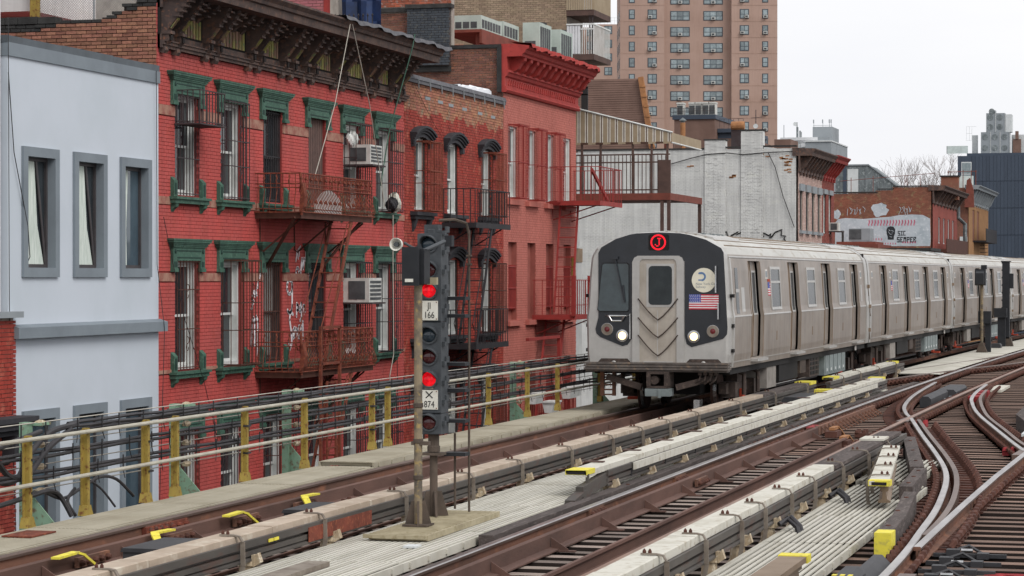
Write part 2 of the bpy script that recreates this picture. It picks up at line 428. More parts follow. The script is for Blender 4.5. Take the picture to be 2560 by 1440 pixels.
M('under_black', '#1d1b1b', '#151414', s=3, rough=.85)
M('under_brown', '#4a3f3a', '#3a322e', s=4, rough=.85, c3='#5d5048')
M('under_grey', '#7f8888', '#6d7575', s=4, rough=.65)
M('under_pale', '#8d8781', '#79736d', s=5, rough=.7)
M('lamp_lit', '#fff2d0', rough=.2, emit='#ffd68a', es=3.5)
M('lamp_red', '#6a1018', '#4a0c12', rough=.1, spec=.6)
M('chrome', '#c9c9c9', '#a5a5a5', s=6, rough=.25, metal=.9)
M('roundel', '#e2ddca', '#d6d1be', rough=.5)
M('logo_blue', '#5f7fa8', rough=.5)
M('flag_blue', '#33479c', rough=.5)
M('flag_red', '#c22338', rough=.5)
M('flag_white', '#e4dfe0', rough=.5)
M('led_red', '#c01020', rough=.4, emit='#ff1a2c', es=.75)
M('sticker_white', '#cfcac4', rough=.6)
M('hood_orange', '#b0442c', '#8f3824', s=5, rough=.7)
# far things
M('tower_brick', '#ac9184', '#a08578', s=.12, rough=.92, c3='#a3887a', streak=.08, rnd=.02)
M('tower_frame', '#454d54', rough=.6)
M('tower_band', '#a5897a', rough=.9)
M('white_brick', '#dbdbd8', '#cacac8', s=.5, rough=.9, bump=.25, bs=9, streak=.2, c3='#d6d6d1', stretch=(1, 1, 2.5))
M('pink_brick', '#bfa49a', '#ad8d84', s=2, rough=.9, rnd=.12, c3='#d3c4bb')
M('red_brick_far', '#8f4a40', '#7f433b', s=2, rough=.9, rnd=.12)
M('graf_brick', '#8f5a48', '#80594a', s=.9, rough=.9, rnd=.16, c3='#937a5c')
M('mural_white', '#b9c0c6', '#a3adb4', s=1.4, rough=.85, c3='#cdd2d6', lo=.45)
M('mural_pink', '#c8627a', rough=.8)
M('mural_black', '#2f3236', rough=.8)
M('tan_far', '#9c744e', '#8a6645', s=1.5, rough=.9, rnd=.1)
M('blue_metal', '#424c5a', '#3b4451', s=.3, rough=.6, rnd=.05)
M('brown_siding', '#7b6258', '#6c554c', s=1.0, rough=.9)
M('terra_cotta', '#a8774f', '#8f6444', s=3, rough=.85)
M('canvas_tan', '#a3937c', '#94846d', s=1.4, rough=.9)
M('canvas_brown', '#5a4238', rough=.9)
M('canvas_white', '#d8d3c8', rough=.9)
M('rust_steel', '#7d4438', '#6a3a30', s=3, rough=.8)
M('brown_steel', '#5d4841', '#4c3b36', s=3, rough=.8)
M('zinc', '#7d8486', '#5d6567', s=1.6, rough=.6, streak=.35, c3='#a4abab')
M('far_white', '#cfd2d2', '#c2c6c6', s=2, rough=.8)
M('far_grey', '#90969a', '#868c90', s=1, rough=.8)
M('rail_glass', '#c8d3d0', rough=.15)
M('hazy_bark', '#8a817d', '#756c68', s=4, rough=.95)  # bark made paler, distance haze put into its colour
M('siding_white', '#d5d6d8', '#c6c8ca', s=2, rough=.7)
M('blue_tarp', '#1d355f', '#14233f', s=2.5, rough=.4)
M('pink_paint_brick', '#a5686a', '#98606a', s=2, rough=.85, rnd=.08)
M('soot_stone', '#3f3e3d', '#302f2e', s=4, rough=.95, bump=.4, rnd=.15)
M('mesh_wire', '#8f9597', rough=.5)
# ================================================================ GROUND
g = MB(); g.box(-600, 300, -60, 1500, -7.2, -6.6); struct(g.build('street', 'asphalt'))

# ================================================================ NEAR BUILDINGS (facades on x = -18.9)
XR = -18.9
def sash_window(par, X, Yc, z0, z1, hw, fm='white_paint', glass='glass', rec=.08, fd=.17, mid=.48, sub=True, lower=None):
    hw -= .004; z0 += .004; z1 -= .004; f = MB(); j = .075; xa, xb = X - rec - fd, X - rec
    f.box(xa, xb, Yc - hw, Yc - hw + j, z0, z1); f.box(xa, xb, Yc + hw - j, Yc + hw, z0, z1)
    f.box(xa, xb, Yc - hw + j, Yc + hw - j, z1 - j, z1); f.box(xa, xb + .03, Yc - hw + j, Yc + hw - j, z0, z0 + j)
    zm = z0 + (z1 - z0) * mid; s = .05; a, b = Yc - hw + j, Yc + hw - j
    x1 = xa + .085   # upper sash, then the lower sash behind it
    for (u, w, xx) in ((zm, z1 - j, x1), (z0 + j, zm + s, x1 - .045)):
        f.box(xx - .04, xx, a, a + s, u, w); f.box(xx - .04, xx, b - s, b, u, w)
        f.box(xx - .04, xx, a + s, b - s, u, u + s); f.box(xx - .04, xx, a + s, b - s, w - s, w)
    o = f.build('window', fm, par)
    for (u, w, xx, gm) in ((zm + s, z1 - j - s, x1, glass), (z0 + j + s, zm, x1 - .045, lower or glass)):
        p = MB(); p.box(xx - .026, xx - .016, a + s, b - s, u, w); q = p.build('pane', gm, o)
    return o
def vbars(mb, X, y0, y1, z0, z1, n, hz=(), r=.007, mi=0):
    for k in range(n):
        y = y0 + (y1 - y0) * k / (n - 1); mb.box(X - r, X + r, y - r, y + r, z0, z1, mi)
    for z in hz: mb.box(X - r * .6, X + r * 1.6, y0 - .015, y1 + .015, z - r * 1.3, z + r * 1.3, mi)
def cage(mb, X, d, y0, y1, z0, z1, n, hz, r=.007, nside=2, top=True):
    vbars(mb, X + d, y0, y1, z0, z1, n, hz, r)
    for y in (y0, y1):
        for k in range(nside):
            x = X + .02 + (d - .05) * k / nside; mb.box(x - r, x + r, y - r, y + r, z0, z1)
        for z in hz: mb.box(X, X + d, y - r, y + r, z - r * 1.2, z + r * 1.2)
    if top:
        for z in (z0, z1):
            for k in range(n):
                y = y0 + (y1 - y0) * k / (n - 1); mb.box(X, X + d, y - r, y + r, z - r, z + r)
def scroll(mb, X, y, z, s, r=.008):
    """S-shaped iron scroll in the plane x = X"""
    for sg in (1, -1):
        pts = [(X, y + sg * (s * .5 * math.cos(a) * (1 - a / 9)), z + sg * s * .55 + s * .5 * math.sin(a) * (1 - a / 9) * sg) for a in [i * .55 - 1.6 for i in range(10)]]
        mb.tube(pts, r, 3, cap=False)
def hood(par, X, Yc, ztop, zb, zleg, hw):
    """green window hood: stepped cornice, panelled frieze, legs down both jambs"""
    m = MB(); w = hw + .22
    for (dz0, dz1, p, ex) in ((-.03, 0, .15, .17), (-.07, -.03, .14, .15), (-.1, -.07, .12, .11), (-.135, -.1, .1, .07), (-.165, -.135, .085, .03)):
        m.box(X, X + p, Yc - w - ex, Yc + w + ex, ztop + dz0, ztop + dz1)
    m.box(X, X + .06, Yc - w, Yc + w, zb, ztop - .165)
    for sg in (-1, 1):
        y0, y1 = sorted((Yc + sg * hw, Yc + sg * w))
        m.box(X, X + .06, y0, y1, zleg, zb); m.box(X, X + .08, y0 - .012, y1 + .012, zleg, zleg + .07)
        m.box(X + .06, X + .067, y0 + .05, y1 - .05, zleg + .1, zb - .02, 1)
        m.lathe([(.045, 0), (.045, .012), (.02, .02)], (X + .06, (y0 + y1) / 2, ztop - .24), 'x', 10, 1)
    for z in (zb + .05, zb + .18): m.box(X + .06, X + .068, Yc - w + .2, Yc + w - .2, z, z + .022, 1)
    return m.build('window_hood', ['green_paint', 'green_dark'], par)
def sill(par, X, Yc, z, hw):
    m = MB(); w = hw + .3
    m.box(X, X + .17, Yc - w, Yc + w, z - .05, z); m.box(X, X + .13, Yc - w + .03, Yc + w - .03, z - .13, z - .05)
    for sg in (-1, 1):
        y = Yc + sg * (hw + .14)
        m.prism([(X, z - .13), (X + .12, z - .13), (X + .1, z - .2), (X + .04, z - .24), (X, z - .3)], 'y', y - .07, y + .07)
        m.prism([(X, z), (X + .08, z), (X + .08, z + .3), (X, z + .38)], 'y', y - .085, y + .085)
        m.box(X + .08, X + .088, y - .04, y + .04, z + .04, z + .26, 1)
    return m.build('window_sill', ['green_paint', 'green_dark'], par)

# ---------------------------------------------------------------- grey rendered house
GX = -18.7
gh = thing('rendered_house', 'pale grey rendered house with dark grey window surrounds and a flat coping', 'house', (GX, 40, -6.6))
cols = [(37.36, 38.70), (39.30, 40.63), (41.24, 42.58)]; b_ = .16
holes = [(a + .05, e - .05, z0, z1) for (a, e) in cols for (z0, z1) in ((2.76 + .05, 4.93 - .05), (-2.35, .54 - .05))]
m = MB(); wall(m, 'X', GX, 36.86, 42.98, -6.6, 6.4, holes, .2); m.box(-31, GX - .31, 36.9, 42.9, -6.6, 6.45)
m.poly([(GX, 42.98, -6.6), (GX - .35, 42.98, -6.6), (GX - .35, 42.98, 6.4), (GX, 42.98, 6.4)]); m.poly([(GX, 36.86, -6.6), (GX - .35, 36.86, -6.6), (GX - .35, 36.86, 6.4), (GX, 36.86, 6.4)])
m.build('wall', 'stucco', gh)
m = MB(); m.box(GX - .4, GX + .035, 36.84, 42.99, 6.38, 6.6); m.build('coping_band', 'grey_trim', gh)
m = MB()
for k in range(3): m.box(-31, GX + .02, 36.83 + k * 2.055, 36.83 + k * 2.055 + 2.047, 6.6, 6.715 + .01 * (k % 2))
m.build('roof_cap', 'grey_cap', gh)
m = MB(); m.box(GX, GX + .16, 36.95, 43.05, 1.75, 1.93); m.prism([(GX, 1.98), (GX + .16, 1.93), (GX, 1.93)], 'y', 36.95, 43.05); m.build('string_band', 'grey_trim', gh)
for ci, (a, e) in enumerate(cols):
    for ri, (z0, z1) in enumerate(((2.76, 4.93), (-2.4, .54))):
        f = MB(); d = .05
        f.box(GX - .18, GX + d, a, a + b_, z0, z1); f.box(GX - .18, GX + d, e - b_, e, z0, z1)
        f.box(GX - .18, GX + d, a + b_, e - b_, z1 - b_, z1); f.box(GX - .18, GX + d, a + b_, e - b_, z0, z0 + b_)
        o = f.build('window_surround', 'grey_trim', gh)
        w = MB(); A, E_, Z0, Z1 = a + b_, e - b_, z0 + b_, z1 - b_; x = GX - .1; t = .06
        w.box(x - .06, x, A, A + t, Z0, Z1); w.box(x - .06, x, E_ - t, E_, Z0, Z1); w.box(x - .06, x, A + t, E_ - t, Z0, Z0 + t); w.box(x - .06, x, A + t, E_ - t, Z1 - t, Z1)
        wo = w.build('window', 'dark_frame', gh)
        p = MB(); p.box(x - .045, x - .035, A + t, E_ - t, Z0 + t, Z1 - t); p.build('pane', 'glass_blue' if ri or ci == 2 else 'glass', wo)
        # curtain gathered to one side, seen just inside
        if ri == 0:
            c = MB(); n = 10; top, bot = ((.2, .58), (.2, .93)) if ci < 2 else ((.22, .5), (.22, .44))
            for k in range(n):
                T_ = lambda q: A + top[0] + (top[1] - top[0]) * q / n; B_ = lambda q: A + bot[0] + (bot[1] - bot[0]) * q / n; o0, o1 = .012 * (k % 2), .012 * ((k + 1) % 2); zm = Z0 + (Z1 - Z0) * .38; M_ = lambda q: (T_(q) + B_(q)) / 2 - .06 * q / n
                c.poly([(x - .032 + o0, B_(k), Z0 + t), (x - .032 + o1, B_(k + 1), Z0 + t), (x - .032 + o1, M_(k + 1), zm), (x - .032 + o0, M_(k), zm)])
                c.poly([(x - .032 + o0, M_(k), zm), (x - .032 + o1, M_(k + 1), zm), (x - .032 + o1, T_(k + 1), Z1 - t), (x - .032 + o0, T_(k), Z1 - t)])
            c.build('curtain', 'curtain', wo)
            if ci < 2:   # the sash tipped inward
                c = MB(); c.bar((x - .012, A + .6, Z1 - t), (x - .012, A + .95, Z0 + t), .02, .06); c.build('sash_edge', 'dark_frame', wo)

# neighbour at the frame's edge: white upper wall, brick pier below
nb = thing('corner_house', 'white walled house with a red brick pier, adjoining the grey rendered house', 'house', (-18.75, 35, -6.6))
m = MB(); m.box(-30, -18.78, 28, 36.78, 2.15, 12); m.build('upper_wall', 'siding_white', nb)
m = MB(); m.box(-30, -18.66, 28, 36.98, -6.6, 2.1); m.build('pier_core', 'mortar_pale', nb)
rc = brick_rects(30, 37.0, -3, 2.05); m = MB(); bricks(m, 'X', -18.62, rc, .006, .05); m.build('brickwork', 'red_brick_old', nb, kind='stuff')
m = MB(); m.box(-18.7, -18.5, 30, 37.05, 2.1, 2.2); m.build('pier_cap', 'far_grey', nb)
m = MB()
for (a, e, p) in ((.42, .5, .42), (.3, .42, .34), (.2, .3, .22)): m.box(-18.62, -18.62 + p, 35, 36.75 + p * .6, a, e)
m.prism([(-18.62, .2), (-18.35, .2), (-18.4, -.1), (-18.62, -.3)], 'y', 36.5, 36.72); m.build('window_hood', 'hood_black', nb)

# ---------------------------------------------------------------- red brownstone pair
rh = thing('brownstone_house', 'three storey red painted brick house with green window hoods and a heavy dark bracketed cornice', 'house', (XR, 51, -6.6))
RC = [44.80, 47.13, 49.48, 52.24, 54.57, 56.93]; hw = .57
rows = [(4.34, 6.30, 6.71), (.97, 3.09, 3.50), (-2.24, -.16, .25)]
holes = [(c - hw, c + hw, z0, z1) for c in RC for (z0, z1, zt) in rows]
m = MB(); wall(m, 'X', XR - .013, 43.42, 58.54, -6.6, 8.0, holes, .34)
m.box(-31, XR - .36, 43.46, 58.5, -6.6, 7.3); m.box(XR - .5, XR - .36, 43.72, 58.5, 7.3, 8.0); m.build('wall', 'mortar_red', rh)
bandz = [(5.84, 6.05), (4.14, 4.31), (2.67, 2.85), (.91, 1.0)]
rc = brick_rects(43.4, 58.55, -3.4, 7.98, holes + [(43.4, 58.55, a, e) for a, e in bandz], j=.009)
m = MB(); bricks(m, 'X', XR, rc, .0025, .03); m.build('painted_brickwork', 'red_brick_paint', rh, kind='stuff')
m = MB()
for (a, e) in bandz:
    ys = [43.4] + [q for c in RC for q in (c - hw - .02, c + hw + .02)] + [58.55]
    for k in range(0, len(ys), 2): m = MB(); m.box(XR - .06, XR + .012 + R.uniform(0, .01), ys[k] + .01, ys[k + 1] - .01, a + .01, e - .01); m.build('stone_band', 'brownstone', rh)
for ri, (z0, z1, zt) in enumerate(rows):
    for ci, c in enumerate(RC):
        hood(rh, XR, c, zt, zt - .42, zt - .64, hw); sill(rh, XR, c, z0 - .03, hw)
        st = {(0, 2): 'bars', (0, 3): 'board', (1, 2): 'blind', (1, 3): 'dark'}.get((ri, ci), 'white')
        if st == 'white': sash_window(rh, XR, c, z0, z1, hw, lower='glass' if ci % 2 else None)
        elif st == 'board':
            m = MB()
            for k in range(16): m.box(XR - .12, XR - .08 + .008 * (k % 2), c - hw + .02 + k * .069, c - hw + .02 + k * .069 + .06, z0 + .02, z1)
            m.box(XR - .16, XR - .12, c - hw, c + hw, z0, z1); m.build('window', 'board_brown', rh)
        else:
            o = sash_window(rh, XR, c, z0, z1, hw, 'dark_frame', 'glass' if st != 'blind' else 'blind_grey')
            m = MB(); vbars(m, XR - .05, c - hw + .05, c + hw - .05, z0, z1, 9 if st != 'dark' else 4, (z0 + .05, (z0 + z1) / 2, z1 - .05), .009)
            m.build('window_bars', 'rust_dark' if st == 'blind' else 'black_iron', o)
# iron guards over the windows
def guard(ri, ci, kind, mat, d=.3):
    z0, z1, _ = rows[ri]; c = RC[ci]; m = MB()
    if kind == 'flush':
        vbars(m, XR + .03, c - hw + .04, c + hw - .02, z0, z1, 8, (z0 + .04, z0 + (z1 - z0) * .37, z0 + (z1 - z0) * .73, z1 - .03), .0075)
        if ri: scroll(m, XR + .03, c - .02, z0 + .5, .14); scroll(m, XR + .03, c - .02, z1 - .6, .14)
    else:
        cage(m, XR, d, c - hw + .03, c + hw + .02, z0, z1 + .02, 8, (z0 + .03, z0 + (z1 - z0) * .34, z0 + (z1 - z0) * .6, z1), .0075)
        scroll(m, XR + d, c + .1, z0 + .5, .15); scroll(m, XR + d, c + .1, z1 - .6, .15)
    m.build('window_guard', mat, rh)
for (ri, ci, k, mt) in ((0, 0, 'flush', 'bar_iron'), (0, 1, 'cage', 'bar_iron'), (0, 4, 'cage', 'bar_iron'), (0, 5, 'cage', 'bar_iron'), (1, 0, 'flush', 'rust_dark'), (1, 1, 'cage', 'rust_dark'),
                        (1, 4, 'cage', 'black_iron'), (1, 5, 'cage', 'black_iron'), (2, 0, 'flush', 'rust_dark'), (2, 1, 'flush', 'bar_iron'), (2, 2, 'cage', 'rust_dark'), (2, 4, 'cage', 'bar_iron'), (2, 5, 'cage', 'black_iron')):
    guard(ri, ci, k, mt, {(0, 1): .16, (1, 1): .42}.get((ri, ci), .3))
# open rack of bars on a plate, high on the first window
m = MB(); y0, y1, d = 44.2, 45.45, .5; cage(m, XR + .03, d, y0, y1, 5.72, 6.35, 9, (5.75, 6.35), .008, 4, False)
m.box(XR + .02, XR + .05 + d, y0 - .03, y1 + .03, 5.69, 5.72); m.build('window_rack', 'bar_iron', rh)

# cornice
co = MB(); y0, y1 = 43.4, 58.5
co.prism([(XR, 8.05), (XR + .88, 8.05), (XR + .9, 8.2), (XR + .96, 8.22), (XR + .98, 8.28), (XR + 1.06, 8.36), (XR + 1.06, 8.4), (XR - .6, 8.42), (XR - .6, 8.05)], 'y', y0 - .02, y1 + .15)
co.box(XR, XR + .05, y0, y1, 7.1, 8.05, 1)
co.box(XR, XR + .14, y0, y1, 7.16, 7.22); co.box(XR, XR + .1, y0, y1, 7.1, 7.16); co.box(XR, XR + .07, y0, y1, 7.24, 7.36); co.box(XR, XR + .17, y0, y1, 7.22, 7.245)
co.box(XR, XR + .1, y0, y1, 7.86, 8.05)
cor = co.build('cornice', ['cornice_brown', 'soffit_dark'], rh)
BY = [43.55, 44.13, 45.56, 46.06, 47.88, 48.40, 49.81, 50.32, 51.10, 51.65, 53.1, 53.7, 55.30, 55.94, 57.22, 57.85]
def bracket(y):
    m = MB(); t = .085; X = XR
    m.prism([(X, 7.02), (X + .09, 7.0), (X + .13, 7.06), (X + .11, 7.14), (X + .2, 7.24), (X + .2, 7.34), (X + .16, 7.4), (X + .2, 7.46), (X + .55, 7.9), (X + .62, 8.05), (X, 8.05)], 'y', y - t, y + t)
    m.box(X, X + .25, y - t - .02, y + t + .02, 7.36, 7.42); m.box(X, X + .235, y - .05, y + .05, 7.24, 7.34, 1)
    for k in range(4):
        u = k / 4; m.box(X + .3 + .3 * u, X + .42 + .33 * u, y - t - .015, y + t + .015, 7.68 + .09 * k, 7.715 + .09 * k)
    for s_ in (-.04, .03): m.bar((X + .22, y + s_, 7.47), (X + .37, y + s_, 7.66), .014, .03, 2)
    return m.build('bracket', ['cornice_brown', 'soffit_dark', 'frieze_slat'], cor)
for y in BY: bracket(y)
def modillion(y):
    m = MB(); X = XR; m.prism([(X, 7.74), (X + .1, 7.72), (X + .18, 7.8), (X + .5, 7.95), (X + .58, 8.05), (X, 8.05)], 'y', y - .07, y + .07)
    for k in range(3): m.box(X + .26 + .1 * k, X + .36 + .1 * k, y - .085, y + .085, 7.82 + .06 * k, 7.85 + .06 * k)
    return m.build('modillion', 'cornice_brown', cor)
for i in range(1, len(BY) - 1, 2):
    a, e = BY[i] + .1, BY[i + 1] - .1; n = 2 if e - a < 1.45 else 3
    if e - a < .8: continue
    for k in range(n): modillion(a + (e - a) * (k + .75) / (n + .5))
    f = MB(); w = e - a - .24; ns = 7 if n == 2 else 8
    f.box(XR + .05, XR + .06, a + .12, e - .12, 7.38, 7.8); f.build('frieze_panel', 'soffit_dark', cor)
    for k in range(ns):
        y = a + .14 + w * k / ns; q = MB(); q.box(XR + .06, XR + .09, y, y + w / ns - .05, 7.4, 7.76); q.build('slat', 'frieze_slat', cor)
# lead flashing lifting along the cornice top
m = MB(); n = 60
for k in range(n):
    ya, yb = 51 + k * 7.9 / n, 51 + (k + 1) * 7.9 / n; f = lambda y: .022 * math.sin(y * 3.1) + .016 * math.sin(y * 7.7)
    m.poly([(XR + .3, ya, 8.47), (XR + .3, yb, 8.47), (XR + 1.1 + f(yb), yb, 8.45 + .4 * f(yb)), (XR + 1.1 + f(ya), ya, 8.45 + .4 * f(ya))])
    m.poly([(XR + 1.1 + f(ya), ya, 8.45 + .4 * f(ya)), (XR + 1.1 + f(yb), yb, 8.45 + .4 * f(yb)), (XR + 1.13 + f(yb), yb, 8.36 + f(yb)), (XR + 1.13 + f(ya), ya, 8.36 + f(ya))])
m.build('flashing', 'roof_felt', rh)

# party wall above the rendered house: its bricks one by one
def ptop(x):
    for (xa, z) in ((-19.35, 8.02), (-19.6, 7.95), (-19.8, 7.86), (-20.05, 7.75), (-20.9, 7.72), (-21.4, 7.66)):
        if x > xa: return z
    return 7.6
m = MB(); m.box(-23.6, XR - .02, 43.43, 43.7, 6.0, 7.58)
for (xa, xb, z) in ((-19.35, -18.93, 7.98), (-19.6, -19.35, 7.9), (-19.8, -19.6, 7.8), (-20.05, -19.8, 7.7), (-21.4, -20.05, 7.63)): m.box(xa, xb, 43.44, 43.7, 7.58, z)
m.build('party_wall', 'mortar_dark', rh)
rc = brick_rects(-23.4, -18.92, 6.62, 8.12, top=ptop, j=.014)
sooty = [q for q in rc if q[3] > ptop((q[0] + q[1]) / 2) - .085]; rc = [q for q in rc if q not in sooty]
rc.sort(key=lambda q: -q[0]); rc_a = rc[:300 - len(sooty)]; rc_b = rc[300 - len(sooty):]
brick_parts(rh, 'Y', 43.4, rc_a, 'party_brick', .007, .05); brick_parts(rh, 'Y', 43.39, sooty, 'soot_stone', .02, .06)
m = MB(); bricks(m, 'Y', 43.4, rc_b, .007, .05); m.build('party_brickwork', 'party_brick', rh, kind='stuff')
m = MB(); x = -23.4
while x < -21.3:
    w = R.uniform(.2, .5); m.box(x, x + w - .012, 43.38, 43.7, 7.61, 7.74 + R.uniform(-.02, .03)); x += w
m.build('coping_stone', 'soot_stone', rh)
m = MB(); m.box(-31, -18.95, 43.2, 43.41, 6.45, 6.68); m.build('roof_upstand', 'grey_cap', rh)

# rooftop fence and white hut behind the party wall
cl = thing('chain_link_fence', 'grey chain link fence standing on the roof behind the broken brick parapet', 'fence', (-21, 45, 8.05))
m = MB(); z0, z1, xa, xb = 7.6, 8.75, -22.12, -19.9; p = .052; n = int((xb - xa + (z1 - z0)) / p)
for k in range(n):
    x = xa - (z1 - z0) + k * p
    for s_ in (1, -1):
        u0, u1 = (x, x + (z1 - z0)) if s_ > 0 else (x + (z1 - z0), x)
        za, zb = z0, z1
        def cl_(u): return min(max(u, xa), xb)
        c0, c1 = cl_(u0), cl_(u1)
        if abs(c1 - c0) < .02: continue
        f0 = (c0 - u0) / (u1 - u0); f1 = (c1 - u0) / (u1 - u0)
        m.tube([(c0, 45 + .004 * s_, z0 + (z1 - z0) * f0), (c1, 45 + .004 * s_, z0 + (z1 - z0) * f1)], .0035, 3, cap=False)
m.build('mesh', 'mesh_wire', cl)
m = MB()
for x in (-20.95, -19.9): m.tube([(x, 45, 7.4), (x, 45, 8.8)], .022, 8)
m.build('post', 'mesh_wire', cl)
m = MB(); m.box(-22.3, -22.13, 44.93, 45.05, 7.5, 8.8); m.build('corner_post', 'post_yellow', cl)
t = thing('roof_hut', 'patchy white painted roof hut behind the chain link fence', 'hut', (-23.3, 45.5, 8.05))
m = MB(); m.box(-26, -22.3, 45.1, 48, 8.06, 9.6); m.build('wall', 'white_brick', t); m = MB(); m.box(-26.1, -22.2, 45, 48.1, 9.6, 9.7); m.build('roof', 'grey_cap', t)

# roof bulkhead with pink brick, blue tarp and spiked rail, behind the dark cornice
t = thing('roof_bulkhead', 'pink brick roof bulkhead peeking over the dark cornice', 'bulkhead', (-21.8, 57, 8.05))
m = MB(); m.box(-25, -20.46, 57.03, 60, 8.05, 10.6); m.build('core', 'mortar_pale', t)
m = MB(); bricks(m, 'Y', 57.0, brick_rects(-24, -20.45, 8.3, 10.5), .004, .05); m.build('brickwork', 'pink_paint_brick', t, kind='stuff')
m = MB(); m.box(-20.45, -20.36, 56.98, 57.2, 8.06, 10.6); m.build('door_jamb', 'red_iron', t)
t = thing('tarpaulin', 'dark blue tarpaulin hung beside the pink brick roof bulkhead', 'tarpaulin', (-20, 58, 8.05))
m = MB(); n = 8
for k in range(n):
    for j in range(5):
        q = lambda a, b: (-20.34 + a * .13, 58 + .06 * math.sin(a * 1.9 + b), 8.06 + b * .5)
        m.poly([q(k, j), q(k + 1, j), q(k + 1, j + 1), q(k, j + 1)])
m.build('sheet', 'blue_tarp', t, True)
t = thing('roof_railing', 'black spiked roof railing in front of the blue tarpaulin', 'railing', (-20, 57.4, 8.05))
m = MB(); 
for k in range(9):
    x = -20.3 + k * .12; m.box(x - .01, x + .01, 57.39, 57.41, 8.06, 9.12); m.lathe([(.004, .1), (.028, .05), (.01, 0)], (x, 57.4, 9.1), 'z', 6)
for z in (8.9, 8.3): m.box(-20.35, -19.3, 57.385, 57.415, z - .012, z + .012)
m.build('bars', 'black_iron', t)

# ---------------------------------------------------------------- brick house with black arched hoods
h3 = thing('brick_house', 'narrow brick house with black arched window hoods and bare brick under a metal coping', 'house', (XR, 63, -6.6))
C3 = [59.87, 62.73, 65.93]; w3 = .48; r3 = [(4.42, 6.28, 6.58), (1.24, 3.24, 3.57), (-1.95, .05, .38)]
holes = [(c - w3, c + w3, a, e) for c in C3 for (a, e, _) in r3]
m = MB(); wall(m, 'X', XR - .013, 58.56, 67.68, -6.6, 7.66, holes, .3); m.box(-31, XR - .32, 58.6, 67.64, -6.6, 7.5); m.build('wall', 'mortar_dark', h3)
rc = brick_rects(58.56, 67.69, -3.2, 7.64, holes); up = lambda q: q[2] > 6.88 + .06 * math.sin(q[0] * 3) + .05 * math.sin(q[0] * 9)
m = MB(); bricks(m, 'X', XR, [q for q in rc if up(q)], .007, .03); m.build('bare_brickwork', 'orange_brick', h3, kind='stuff')
m = MB(); bricks(m, 'X', XR, [q for q in rc if not up(q)], .006, .03); m.build('painted_brickwork', 'red_brick_old', h3, kind='stuff')
for k, y in enumerate((60.3, 61.4, 62.35, 63.6, 65.1, 66.4)):
    m = MB(); m.box(XR - .02, XR + .008, y, y + .42, 7.28 - .02 * k, 7.36 - .02 * k); m.build('vent_slot', 'far_grey', h3)
m = MB(); m.box(XR - .35, XR + .07, 58.5, 67.72, 7.63, 7.72); m.prism([(XR - .35, 7.72), (XR + .09, 7.72), (XR + .05, 7.83), (XR - .3, 7.88)], 'y', 58.5, 67.74)
m.build('coping', 'roof_felt', h3)
m = MB()
for k in range(9): y = 59.4 + k * 1.0; m.bar((XR + .1, y, 7.74), (XR + .11, y + .02, 7.5), .03, .012)
m.build('strap', 'mesh_wire', h3)
def arch_hood(par, Yc, ztop):
    m = MB(); X = XR; n = 8
    for (ro, ri_, p) in ((0, .06, .2), (.06, .12, .16), (.12, .18, .12), (.18, .28, .08)):
        up_ = []; dn = []
        for k in range(n + 1):
            y = -.87 + 1.74 * k / n; a = 1 - (y / .87) ** 2
            up_.append((Yc + y * (1 - ro * .3), ztop - .2 - ro + .2 * a)); dn.append((Yc + y * (1 - ri_ * .3), ztop - .2 - ri_ + .2 * a))
        m.prism(up_ + dn[::-1], 'x', X, X + p)
    for sg in (-1, 1): m.box(X, X + .1, Yc + sg * .7 - .08, Yc + sg * .7 + .08, ztop - .54, ztop - .4)
    return m.build('window_hood', 'hood_black', par)
for (a, e, zt) in r3:
    for c in C3:
        arch_hood(h3, c, zt); sash_window(h3, XR, c, a, e, w3)
        m = MB(); m.box(XR, XR + .2, c - .85, c + .85, a - .11, a - .02); m.box(XR, XR + .13, c - .8, c + .8, a - .2, a - .11)
        for sg in (-1, 1): m.prism([(XR, a - .2), (XR + .12, a - .2), (XR + .06, a - .4), (XR, a - .52)], 'y', c + sg * .62 - .09, c + sg * .62 + .09)
        m.build('window_sill', 'hood_black', h3)
for (c, (a, e, _), mt) in ((C3[0], r3[0], 'rust_iron'), (C3[2], r3[0], 'rust_iron'), (C3[2], r3[1], 'rust_dark'), (C3[2], r3[2], 'rust_dark')):
    m = MB(); cage(m, XR, .42, c - w3, c + w3 + .1, a, e - .1, 9, (a + .02, a + .7, e - .85, e - .12), .009, 2); m.build('window_guard', mt, h3)
m = MB(); n = 14
sp = lambda k, j: (XR - .3 - .5 * j, 64.2 + k * 3.3 / n, 7.86 + (0 if j == 2 else .10 + .22 * (k / n) * (1 if j == 1 else .35)) + .03 * math.sin(k * 2.1 + j))
for k in range(n):
    for j in range(2): m.poly([sp(k, j), sp(k + 1, j), sp(k + 1, j + 1), sp(k, j + 1)])
    a, b = sp(k, 0), sp(k + 1, 0); m.poly([a, b, (b[0] + .02, b[1], 7.7), (a[0] + .02, a[1], 7.7)])
o = m.build('snow_patch', 'snow', None, True); T(o, 'patch of white snow lying behind the metal coping of the brick house', 'snow')

